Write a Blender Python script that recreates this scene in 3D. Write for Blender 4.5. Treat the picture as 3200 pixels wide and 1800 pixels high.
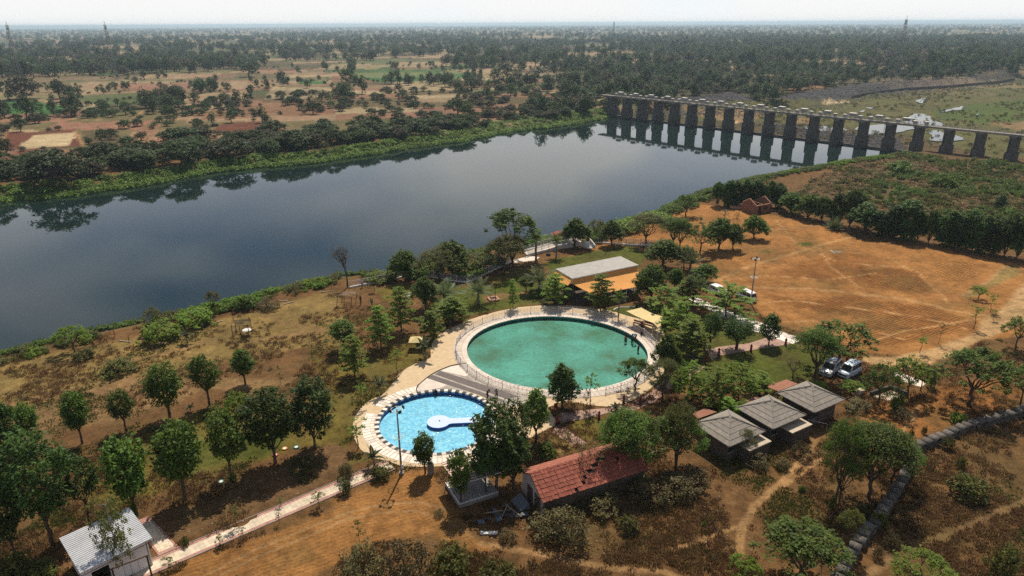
import bpy, bmesh, math, random
import numpy as np
from mathutils import Vector, Matrix

for o in list(bpy.data.objects): bpy.data.objects.remove(o)
SC = bpy.context.scene
COL = SC.collection
R = math.radians

# ------------------------------------------------------------------ camera, sky, sun, exposure
CAMZ = 45.0
LENS_PX = 2133.33                      # 24 mm on a 36 mm wide sensor, for a 3200 px wide photograph
PITCH = math.atan((900.0 - 73.0) / LENS_PX)
ROLL = R(0.32)
cam = bpy.data.cameras.new('camera'); cam.lens = 24.0; cam.sensor_width = 36.0
cam.clip_start = 0.5; cam.clip_end = 60000.0
camo = bpy.data.objects.new('camera', cam); COL.objects.link(camo); SC.camera = camo
camo.matrix_world = (Matrix.Translation((0, 0, CAMZ)) @ Matrix.Rotation(R(90) - PITCH, 4, 'X') @ Matrix.Rotation(-ROLL, 4, 'Z'))

SUN_DIR = Vector((0.75, 5.03, 8.0)).normalized()      # towards the sun
SUN_EL = math.asin(SUN_DIR.z); SUN_AZ = math.atan2(SUN_DIR.x, SUN_DIR.y)
W = bpy.data.worlds.new('World'); SC.world = W; W.use_nodes = True
wn = W.node_tree.nodes; wl = W.node_tree.links
sky = wn.new('ShaderNodeTexSky'); sky.sky_type = 'NISHITA'; sky.sun_disc = False
sky.sun_elevation = SUN_EL; sky.sun_rotation = SUN_AZ
sky.altitude = 100.0; sky.air_density = 0.4; sky.dust_density = 0.35; sky.ozone_density = 0.4
bgn = wn['Background']; bgn.inputs['Strength'].default_value = 0.118
# thin white veil of cloud over the whole sky, thicker towards the horizon all round
tcw = wn.new('ShaderNodeTexCoord'); sxyz = wn.new('ShaderNodeSeparateXYZ'); wl.new(tcw.outputs['Generated'], sxyz.inputs[0])
mpw = wn.new('ShaderNodeMapping'); mpw.inputs['Scale'].default_value = (1, 1, 2.2); wl.new(tcw.outputs['Generated'], mpw.inputs['Vector'])
nzw = wn.new('ShaderNodeTexNoise'); nzw.inputs['Scale'].default_value = 3.2; nzw.inputs['Detail'].default_value = 2.5; nzw.inputs['Roughness'].default_value = 0.45; wl.new(mpw.outputs[0], nzw.inputs['Vector'])
elv = wn.new('ShaderNodeMapRange'); elv.interpolation_type = 'SMOOTHSTEP'; elv.inputs[1].default_value = 0.12; elv.inputs[2].default_value = 0.34; elv.inputs[3].default_value = 0.95; elv.inputs[4].default_value = 0.02; wl.new(sxyz.outputs[2], elv.inputs[0])
nmr = wn.new('ShaderNodeMapRange'); nmr.inputs[1].default_value = 0.42; nmr.inputs[2].default_value = 0.62; nmr.inputs[3].default_value = -0.16; nmr.inputs[4].default_value = 0.42; wl.new(nzw.outputs[0], nmr.inputs[0])
adv = wn.new('ShaderNodeMath'); adv.operation = 'ADD'; adv.use_clamp = True; wl.new(elv.outputs[0], adv.inputs[0]); wl.new(nmr.outputs[0], adv.inputs[1])
mxv = wn.new('ShaderNodeMix'); mxv.data_type = 'RGBA'; mxv.inputs[7].default_value = (7.4, 7.4, 7.3, 1); wl.new(adv.outputs[0], mxv.inputs[0]); wl.new(sky.outputs[0], mxv.inputs[6])
wl.new(mxv.outputs[2], bgn.inputs['Color'])

sun = bpy.data.lights.new('sun', 'SUN'); sun.energy = 4.7; sun.angle = R(0.53); sun.color = (1.0, 0.90, 0.74)
suno = bpy.data.objects.new('sun', sun); COL.objects.link(suno)
suno.rotation_euler = (-SUN_DIR).to_track_quat('-Z', 'Y').to_euler(); suno.location = (60, 400, 640)

vs = SC.view_settings; SC.display_settings.display_device = 'sRGB'
vs.view_transform = 'Standard'; vs.look = 'None'; vs.exposure = 0.14; vs.gamma = 1.0; vs.use_curve_mapping = False
cy = SC.cycles
cy.max_bounces = 5; cy.diffuse_bounces = 2; cy.glossy_bounces = 3; cy.transmission_bounces = 3
cy.transparent_max_bounces = 10; cy.volume_bounces = 2; cy.caustics_reflective = False; cy.caustics_refractive = False
SC.render.filter_size = 1.15; cy.use_denoising = False; cy.use_adaptive_sampling = True; cy.adaptive_threshold = 0.02
cy.sample_clamp_indirect = 6.0

# ------------------------------------------------------------------ geometry helpers
_c, _s = math.cos(ROLL), math.sin(ROLL); _cp, _sp = math.cos(PITCH), math.sin(PITCH)
def G(px, py, z=0.0):
    """point of the level z that the photograph shows at pixel (px, py) of 3200 x 1800"""
    dx = (px - 1600.0) / LENS_PX; dy = (900.0 - py) / LENS_PX
    x = _c * dx + _s * dy; y = -_s * dx + _c * dy
    d = Vector((x, _cp + y * _sp, -_sp + y * _cp))
    return Vector((0, 0, CAMZ)) + d * ((z - CAMZ) / d.z)
def proj(p):
    vx, vy, vz = p[0], p[1], p[2] - CAMZ
    z = vy * _cp - vz * _sp; y = (vy * _sp + vz * _cp) / z; x = vx / z
    return 1600 + LENS_PX * (_c * x - _s * y), 900 - LENS_PX * (_s * x + _c * y), z
VIEWS = {0: (0, 0, 3200 / 2576), 1: (0, 0, 1100 / 2571), 2: (1050, 0, 1100 / 2571), 3: (2100, 0, 1100 / 2571),
         4: (0, 580, 1100 / 2571), 5: (1050, 580, 1100 / 2571), 6: (2100, 580, 1100 / 2571),
         7: (0, 1180, 1100 / 2571), 8: (1050, 1180, 1100 / 2571), 9: (2100, 1180, 1100 / 2571),
         'a': (1300, 1120, 500 / 2576), 'b': (1100, 1180, 500 / 2576), 'c': (1350, 1340, 500 / 2576), 'd': (1680, 760, 500 / 2576),
         'e': (1880, 940, 500 / 2576), 'f': (1240, 680, 500 / 2576), 'g': (1600, 660, 500 / 2576), 'h': (1380, 940, 500 / 2576),
         'i': (2160, 1160, 540 / 2576), 'j': (2480, 1080, 540 / 2576), 'k': (2150, 820, 540 / 2576), 'l': (2180, 600, 540 / 2576),
         'm': (180, 1500, 540 / 2576), 'n': (1600, 1340, 540 / 1456), 'o': (680, 860, 540 / 1456), 'p': (2600, 1280, 540 / 1456)}
def q(k, X, Y):
    o = VIEWS[k]; return o[0] + X * o[2], o[1] + Y * o[2]
def g(k, X, Y, z=0.0):
    return G(*q(k, X, Y), z)
def height_to(b, ty):
    """height of something standing at b whose top shows at photo row ty"""
    lo, hi = 0.0, 80.0
    for _ in range(40):
        m = (lo + hi) / 2
        if proj((b[0], b[1], b[2] + m))[1] > ty: lo = m
        else: hi = m
    return lo
def W2(k, pts, z=0.0):
    return np.array([g(k, *p, z)[:2] for p in pts])

def vnoise(x, y, seed=0):
    xi = np.floor(x).astype(np.int64); yi = np.floor(y).astype(np.int64); xf = x - xi; yf = y - yi
    def h(a, b):
        n = (a * 374761393 + b * 668265263 + seed * 1442695041) & 0xffffffff
        n = ((n ^ (n >> 13)) * 1274126177) & 0xffffffff
        return ((n ^ (n >> 16)) & 0xffff) / 65535.0
    u = xf * xf * (3 - 2 * xf); v = yf * yf * (3 - 2 * yf)
    return (h(xi, yi) * (1 - u) + h(xi + 1, yi) * u) * (1 - v) + (h(xi, yi + 1) * (1 - u) + h(xi + 1, yi + 1) * u) * v
def fbm(x, y, seed=0, oct=4):
    r = 0; a = 0.5; t = 0
    for i in range(oct):
        r = r + a * vnoise(x * 2 ** i, y * 2 ** i, seed + i); t += a; a *= 0.5
    return r / t
def inside(P, poly):
    x, y = P[:, 0], P[:, 1]; r = np.zeros(len(P), bool); n = len(poly)
    for i in range(n):
        x1, y1 = poly[i]; x2, y2 = poly[(i + 1) % n]
        if y1 == y2: continue
        c = ((y1 > y) != (y2 > y)) & (x < (x2 - x1) * (y - y1) / (y2 - y1) + x1); r ^= c
    return r
def dist_line(P, line, closed=False):
    d = np.full(len(P), 1e9); n = len(line)
    for i in range(n if closed else n - 1):
        a = line[i]; b = line[(i + 1) % n]; ab = b - a; L = (ab ** 2).sum() + 1e-9
        t = np.clip(((P - a) @ ab) / L, 0, 1); d = np.minimum(d, np.hypot(*(P - a - t[:, None] * ab).T))
    return d
def sstep(a, b, x):
    t = np.clip((x - a) / (b - a), 0, 1); return t * t * (3 - 2 * t)

# ------------------------------------------------------------------ mesh helpers
class MB:
    def __init__(s): s.v = []; s.f = []; s.m = []
    def add(s, vs, fs, m=0):
        n = len(s.v); s.v += [tuple(p) for p in vs]; s.f += [tuple(i + n for i in f) for f in fs]; s.m += [m] * len(fs); return s
    def box(s, c, d, rz=0.0, m=0, top=1.0, M=None):
        x, y, z = d[0] / 2, d[1] / 2, d[2] / 2; vs = []
        for k, t in ((-1, 1.0), (1, top)):
            for a, b in ((-1, -1), (1, -1), (1, 1), (-1, 1)):
                p = Vector((a * x * t, b * y * t, k * z))
                if rz: p = Matrix.Rotation(rz, 3, 'Z') @ p
                if M is not None: p = M @ p
                vs.append(p + Vector(c))
        return s.add(vs, [(3, 2, 1, 0), (4, 5, 6, 7), (0, 1, 5, 4), (1, 2, 6, 5), (2, 3, 7, 6), (3, 0, 4, 7)], m)
    def prism(s, poly, z0, z1, m=0):
        n = len(poly); z0 = z0 if hasattr(z0, '__len__') else [z0] * n; z1 = z1 if hasattr(z1, '__len__') else [z1] * n
        a = sum(poly[i][0] * poly[(i + 1) % n][1] - poly[(i + 1) % n][0] * poly[i][1] for i in range(n))
        o = list(range(n)) if a > 0 else list(range(n))[::-1]
        vs = [(poly[i][0], poly[i][1], z0[i]) for i in o] + [(poly[i][0], poly[i][1], z1[i]) for i in o]
        return s.add(vs, [tuple(range(n))[::-1], tuple(range(n, 2 * n))] + [(i, (i + 1) % n, n + (i + 1) % n, n + i) for i in range(n)], m)
    def tube(s, pts, rad, n=6, m=0, cap=True):
        pts = [Vector(p) for p in pts]
        if not hasattr(rad, '__len__'): rad = [rad] * len(pts)
        vs = []; ref = Vector((0.31, 0.17, 0.93))
        for i, p in enumerate(pts):
            t = (pts[min(i + 1, len(pts) - 1)] - pts[max(i - 1, 0)]).normalized()
            r0 = ref if abs(t.dot(ref)) < 0.95 else Vector((1, 0, 0))
            u = t.cross(r0).normalized(); w = t.cross(u)
            for j in range(n):
                a = 2 * math.pi * j / n; vs.append(p + (u * math.cos(a) + w * math.sin(a)) * rad[i])
        fs = []
        for i in range(len(pts) - 1):
            for j in range(n):
                a = i * n + j; b = i * n + (j + 1) % n; fs.append((a, a + n, b + n, b))
        if cap: fs += [tuple(range(n)), tuple(range(len(vs) - n, len(vs)))[::-1]]
        return s.add(vs, fs, m)
    def lathe(s, prof, n=12, m=0, c=(0, 0, 0)):
        vs = []; fs = []
        for r, z in prof:
            for j in range(n):
                a = 2 * math.pi * j / n; vs.append((c[0] + r * math.cos(a), c[1] + r * math.sin(a), c[2] + z))
        for i in range(len(prof) - 1):
            for j in range(n):
                a = i * n + j; b = i * n + (j + 1) % n; fs.append((a, b, b + n, a + n))
        fs += [tuple(range(n))[::-1], tuple(range(len(vs) - n, len(vs)))]
        return s.add(vs, fs, m)
    def quad(s, a, b, c, d, m=0): return s.add([a, b, c, d], [(0, 1, 2, 3)], m)
    def mesh(s, name, mats, smooth=False):
        me = bpy.data.meshes.new(name); me.from_pydata(s.v, [], s.f)
        for mt in (mats if isinstance(mats, (list, tuple)) else [mats]): me.materials.append(mt)
        me.polygons.foreach_set('material_index', s.m)
        if smooth: me.polygons.foreach_set('use_smooth', [True] * len(s.f))
        me.update(); return me
    def build(s, name, mats, parent=None, smooth=False): return link(name, s.mesh(name, mats, smooth), parent)
def np_mesh(name, V, F, mats, tint=None):
    """quads or triangles given as arrays"""
    me = bpy.data.meshes.new(name); V = np.asarray(V, np.float32); F = np.asarray(F, np.int32); k = F.shape[1]
    me.vertices.add(len(V)); me.vertices.foreach_set('co', V.ravel())
    me.loops.add(F.size); me.loops.foreach_set('vertex_index', F.ravel())
    me.polygons.add(len(F)); me.polygons.foreach_set('loop_start', np.arange(0, F.size, k, dtype=np.int32))
    for mt in (mats if isinstance(mats, (list, tuple)) else [mats]): me.materials.append(mt)
    if tint is not None:
        a = me.attributes.new('tint', 'FLOAT', 'POINT'); a.data.foreach_set('value', np.asarray(tint, np.float32))
    me.update(calc_edges=True); return me
def link(name, data, parent=None):
    o = bpy.data.objects.new(name, data); COL.objects.link(o)
    if parent: o.parent = parent
    return o
def tag(o, label=None, cat=None, group=None, kind=None):
    if label: o['label'] = label
    if cat: o['category'] = cat
    if group: o['group'] = group
    if kind: o['kind'] = kind
    return o
def thing(name, label, cat, loc=(0, 0, 0), rz=0.0, group=None):
    o = link(name, None); o.location = loc; o.rotation_euler = (0, 0, rz); o.empty_display_size = 0.2
    return tag(o, label, cat, group)
def copy_tree(root, loc, rz=0.0, label=None, scale=None, group=None):
    r = root.copy(); COL.objects.link(r); r.location = loc; r.rotation_euler = (0, 0, rz)
    if scale is not None: r.scale = scale
    if label: r['label'] = label
    if group: r['group'] = group
    for ch in root.children:
        c = ch.copy(); COL.objects.link(c); c.parent = r
        for gch in ch.children:
            d = gch.copy(); COL.objects.link(d); d.parent = c
    return r
def ordinal(n):
    w = ['', 'first', 'second', 'third', 'fourth', 'fifth', 'sixth', 'seventh', 'eighth', 'ninth', 'tenth', 'eleventh', 'twelfth']
    return w[n] if n <= 12 else '%d%s' % (n, 'th' if 10 < n % 100 < 14 else {1: 'st', 2: 'nd', 3: 'rd'}.get(n % 10, 'th'))

# ------------------------------------------------------------------ materials
def srgb(h):
    c = [int(h[i:i + 2], 16) / 255 for i in (0, 2, 4)]
    return tuple(x / 12.92 if x < .04045 else ((x + .055) / 1.055) ** 2.4 for x in c)
def nodes(name):
    m = bpy.data.materials.new(name); m.use_nodes = True
    return m, m.node_tree.nodes, m.node_tree.links, m.node_tree.nodes['Principled BSDF']
def mk(name, a, b=None, scale=3.0, rough=0.85, bump=0.0, bscale=None, rnd=0.0, spec=0.25, metal=0.0, dirt=0.0, stretch=(1, 1, 1)):
    m, N, L, P = nodes(name); b = b or tuple(x * 0.7 for x in a)
    tc = N.new('ShaderNodeTexCoord'); mp = N.new('ShaderNodeMapping'); mp.inputs['Scale'].default_value = stretch
    L.new(tc.outputs['Object'], mp.inputs['Vector'])
    t = N.new('ShaderNodeTexNoise'); t.inputs['Scale'].default_value = scale; t.inputs['Detail'].default_value = 6; t.inputs['Roughness'].default_value = 0.65
    L.new(mp.outputs[0], t.inputs['Vector'])
    cr = N.new('ShaderNodeValToRGB'); cr.color_ramp.elements[0].position = 0.32; cr.color_ramp.elements[1].position = 0.68
    cr.color_ramp.elements[0].color = (*b, 1); cr.color_ramp.elements[1].color = (*a, 1); L.new(t.outputs['Fac'], cr.inputs[0])
    out = cr.outputs[0]
    if rnd or dirt:
        oi = N.new('ShaderNodeObjectInfo'); hsv = N.new('ShaderNodeHueSaturation'); mr = N.new('ShaderNodeMapRange')
        mr.inputs['To Min'].default_value = 1 - rnd; mr.inputs['To Max'].default_value = 1 + rnd * 0.6
        L.new(oi.outputs['Random'], mr.inputs[0]); L.new(mr.outputs[0], hsv.inputs['Value']); L.new(out, hsv.inputs['Color']); out = hsv.outputs[0]
    L.new(out, P.inputs['Base Color'])
    P.inputs['Roughness'].default_value = rough; P.inputs['Specular IOR Level'].default_value = spec; P.inputs['Metallic'].default_value = metal
    if bump:
        t2 = N.new('ShaderNodeTexNoise'); t2.inputs['Scale'].default_value = bscale or scale * 4; t2.inputs['Detail'].default_value = 5
        L.new(mp.outputs[0], t2.inputs['Vector'])
        bp = N.new('ShaderNodeBump'); bp.inputs['Strength'].default_value = bump; bp.inputs['Distance'].default_value = 0.05
        L.new(t2.outputs['Fac'], bp.inputs['Height']); L.new(bp.outputs[0], P.inputs['Normal'])
    return m
def leafmat(name, a, b, trans=0.3, rnd=0.28):
    """leaf colour runs from a to b by clump, shifts a little from plant to plant and lets some light through"""
    m, N, L, P = nodes(name)
    at = N.new('ShaderNodeAttribute'); at.attribute_name = 'tint'
    mx = N.new('ShaderNodeMix'); mx.data_type = 'RGBA'; mx.inputs[6].default_value = (*a, 1); mx.inputs[7].default_value = (*b, 1)
    L.new(at.outputs['Fac'], mx.inputs[0])
    oi = N.new('ShaderNodeObjectInfo'); hsv = N.new('ShaderNodeHueSaturation')
    mr = N.new('ShaderNodeMapRange'); mr.inputs['To Min'].default_value = 1 - rnd; mr.inputs['To Max'].default_value = 1 + rnd
    L.new(oi.outputs['Random'], mr.inputs[0]); L.new(mr.outputs[0], hsv.inputs['Value'])
    ma = N.new('ShaderNodeMath'); ma.operation = 'MULTIPLY_ADD'; ma.inputs[1].default_value = 0.03; ma.inputs[2].default_value = 0.485
    L.new(oi.outputs['Random'], ma.inputs[0]); L.new(ma.outputs[0], hsv.inputs['Hue'])
    L.new(mx.outputs[2], hsv.inputs['Color'])
    P.inputs['Roughness'].default_value = 0.62; P.inputs['Specular IOR Level'].default_value = 0.25
    L.new(hsv.outputs[0], P.inputs['Base Color'])
    tr = N.new('ShaderNodeBsdfTranslucent'); g2 = N.new('ShaderNodeHueSaturation'); g2.inputs['Hue'].default_value = 0.48; g2.inputs['Value'].default_value = 1.25
    L.new(hsv.outputs[0], g2.inputs['Color']); L.new(g2.outputs[0], tr.inputs['Color'])
    ms = N.new('ShaderNodeMixShader'); ms.inputs[0].default_value = trans
    L.new(P.outputs[0], ms.inputs[1]); L.new(tr.outputs[0], ms.inputs[2]); L.new(ms.outputs[0], N['Material Output'].inputs['Surface'])
    return m
M = {}
M['leaf_dark'] = leafmat('leaf_dark', (0.025, 0.054, 0.010), (0.075, 0.135, 0.020))
M['leaf_mid'] = leafmat('leaf_mid', (0.040, 0.080, 0.010), (0.118, 0.185, 0.022))
M['leaf_bright'] = leafmat('leaf_bright', (0.085, 0.155, 0.012), (0.20, 0.285, 0.032), trans=0.38)
M['leaf_olive'] = leafmat('leaf_olive', (0.060, 0.068, 0.013), (0.135, 0.140, 0.028))
M['leaf_dry'] = leafmat('leaf_dry', (0.070, 0.058, 0.022), (0.155, 0.125, 0.048), trans=0.2)
M['leaf_lime'] = leafmat('leaf_lime', (0.085, 0.15, 0.014), (0.20, 0.27, 0.04), trans=0.4)
M['leaf_far'] = leafmat('leaf_far', (0.024, 0.050, 0.012), (0.070, 0.105, 0.026), trans=0.2, rnd=0.35)
M['leaf_faro'] = leafmat('leaf_faro', (0.045, 0.045, 0.022), (0.10, 0.090, 0.045), trans=0.2, rnd=0.35)
M['straw'] = leafmat('straw', (0.15, 0.092, 0.040), (0.32, 0.205, 0.09), trans=0.2)
M['grassgreen'] = leafmat('grassgreen', (0.06, 0.075, 0.02), (0.14, 0.15, 0.04), trans=0.3)
M['hyacinth'] = leafmat('hyacinth', (0.075, 0.16, 0.018), (0.19, 0.30, 0.045), trans=0.35, rnd=0.3)
M['bark'] = mk('bark', (0.13, 0.09, 0.06), (0.06, 0.042, 0.03), scale=9, rough=0.95, bump=0.5)
M['bark_grey'] = mk('bark_grey', (0.24, 0.21, 0.18), (0.13, 0.11, 0.09), scale=8, rough=0.95, bump=0.4)
M['palm_leaf'] = leafmat('palm_leaf', (0.05, 0.085, 0.025), (0.16, 0.19, 0.08), trans=0.3)
M['white_paint'] = mk('white_paint', (0.78, 0.76, 0.72), (0.62, 0.59, 0.54), scale=1.2, rough=0.6)
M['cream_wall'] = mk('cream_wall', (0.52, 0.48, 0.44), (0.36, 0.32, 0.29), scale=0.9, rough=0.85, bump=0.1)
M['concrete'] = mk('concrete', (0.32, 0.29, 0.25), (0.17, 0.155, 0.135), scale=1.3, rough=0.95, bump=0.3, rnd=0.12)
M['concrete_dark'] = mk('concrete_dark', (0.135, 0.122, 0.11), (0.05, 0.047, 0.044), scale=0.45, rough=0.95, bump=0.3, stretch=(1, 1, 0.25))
M['concrete_pale'] = mk('concrete_pale', (0.55, 0.47, 0.36), (0.40, 0.33, 0.25), scale=1.1, rough=0.95, bump=0.2)
M['dark'] = mk('dark', (0.02, 0.019, 0.018), (0.012, 0.012, 0.012), rough=0.8)
M['steel'] = mk('steel', (0.30, 0.29, 0.28), (0.2, 0.19, 0.18), rough=0.5, metal=0.6)
M['rust'] = mk('rust', (0.12, 0.06, 0.035), (0.05, 0.03, 0.02), scale=6, rough=0.9)
M['wood'] = mk('wood', (0.12, 0.08, 0.05), (0.06, 0.04, 0.028), scale=7, rough=0.9, bump=0.3)
M['pale_wood'] = mk('pale_wood', (0.42, 0.34, 0.25), (0.28, 0.22, 0.16), scale=7, rough=0.9)
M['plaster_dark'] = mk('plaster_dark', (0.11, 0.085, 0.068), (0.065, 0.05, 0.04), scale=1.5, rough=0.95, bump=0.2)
# ------------------------------------------------------------------ terrain
WATER = -2.5; LOW = -4.0
near_px = [(-1500, 1290), (-300, 966), (0, 900), (150, 858), (330, 820), (530, 774), (640, 748), (830, 702), (950, 690), (1010, 678), (1180, 640),
           (1340, 612), (1480, 586), (1650, 536), (1760, 488), (1900, 450), (2000, 434), (2080, 417), (2200, 402), (2262, 391)]
far_px = [(-1500, 770), (-300, 552), (0, 503), (150, 491), (300, 471), (420, 452), (560, 427), (700, 415), (840, 400), (1000, 376), (1180, 350),
          (1280, 330), (1400, 317), (1500, 300), (1530, 293)]
NEAR = W2(0, near_px, WATER); FAR = W2(0, far_px, WATER)
DAM0 = np.array([55.24, 381.42]); DSTEP = np.array([6.64, -7.91]); DDIR = DSTEP / np.hypot(*DSTEP); DNRM = np.array([-DDIR[1], DDIR[0]])
def damp(i): return DAM0 + DSTEP * i
RIVER = np.vstack([NEAR, [damp(15.0) + DNRM * 1.0, damp(-.4) + DNRM * 1.0], FAR[::-1]])
DOWN = np.vstack([[damp(-0.6) + DNRM * 1.25], W2(3, [(90, 800), (330, 790), (640, 790), (900, 775), (1100, 760), (1310, 712), (1700, 657), (2100, 627), (2500, 583), (3400, 520), (3600, 900)], LOW),
                  [damp(19) + DNRM * 30], [damp(17.2) + DNRM * 6], [damp(15.5) + DNRM * 1.25]])
def hgt(P):
    P = np.asarray(P, float); x, y = P[:, 0], P[:, 1]; r = np.hypot(x, y)
    und = (fbm(x / 60, y / 60, 5) - 0.5) * 3.2 * sstep(190, 330, r) + (fbm(x / 420, y / 420, 9) - 0.5) * 10 * sstep(500, 1400, r) * 1.0
    und = und + (fbm(x / 9, y / 9, 3, 3) - 0.5) * (0.10 + 0.8 * sstep(170, 260, r))
    und = und * (1 - sstep(2500, 6000, r) * 0.5)
    base = und
    dn = inside(P, DOWN); dd = dist_line(P, DOWN, True); dd = np.where(dn, dd, -dd)
    k = sstep(-5, 3, dd); base = base * (1 - k) + (LOW + (fbm(x / 14, y / 14, 8, 3) - 0.5) * 0.7) * k
    rv = inside(P, RIVER); dr = dist_line(P, RIVER, True)
    land = WATER + 0.05 + (base - WATER) * sstep(0, 7.5, dr)
    up = np.where(dn | (dd > -2), np.minimum(base, 99), land)
    near_dam = (dn & (dr < 7.5)); up = np.where(near_dam, base, up)
    return np.where(rv, WATER - 0.15 - np.minimum(2.5, dr * 0.35), up)
POOL_C = Vector((6.49, 90.70, 0)); POOL_A, POOL_B, POOL_R = 13.33, 12.10, R(-15)
KID_C = Vector((-9.26, 71.64, 0)); KID_R = 6.94
_hgt0 = hgt
def hgt(P):
    P = np.asarray(P, float); z = _hgt0(P)
    x = P[:, 0] - POOL_C.x; y = P[:, 1] - POOL_C.y; c, s = math.cos(POOL_R), math.sin(POOL_R); u = (x * c + y * s) / (POOL_A + .5); v = (-x * s + y * c) / (POOL_B + .5)
    dig = (u * u + v * v < 1) | (np.hypot(P[:, 0] - KID_C.x, P[:, 1] - KID_C.y) < KID_R + .45)
    return np.where(dig, -2.2, z)
def ground_z(x, y): return float(hgt(np.array([[x, y]]))[0])
def gh(k, X, Y):
    """photo point put on the terrain"""
    p = g(k, X, Y, 0)
    for _ in range(5): p = g(k, X, Y, ground_z(p.x, p.y))
    return Vector((p.x, p.y, ground_z(p.x, p.y)))

# soil and field colours (plain surface colours, save one brown that also holds orchard tree shade)
C = dict(scrub=(0.170, 0.096, 0.044), laterite=(0.36, 0.178, 0.064), laterite2=(0.29, 0.134, 0.045), track=(0.48, 0.29, 0.135), sand=(0.50, 0.33, 0.175), trail=(0.38, 0.235, 0.115),
         lawn=(0.095, 0.115, 0.022), lawn2=(0.160, 0.132, 0.034), drygrass=(0.265, 0.190, 0.075), orange=(0.325, 0.165, 0.060), mud_shade=(0.185, 0.112, 0.058),
         tan=(0.36, 0.25, 0.15), fardirt=(0.27, 0.150, 0.085), straw=(0.52, 0.40, 0.235), red=(0.155, 0.058, 0.034), crop=(0.055, 0.15, 0.035), crop2=(0.10, 0.125, 0.045), brown=(0.135, 0.100, 0.050),
         bank=(0.085, 0.115, 0.03), meadow=(0.118, 0.112, 0.042), riprap=(0.075, 0.071, 0.076), dirt=(0.255, 0.165, 0.082), farland=(0.075, 0.068, 0.036), bed=(0.05, 0.045, 0.03), pink=(0.34, 0.165, 0.11))
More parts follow.
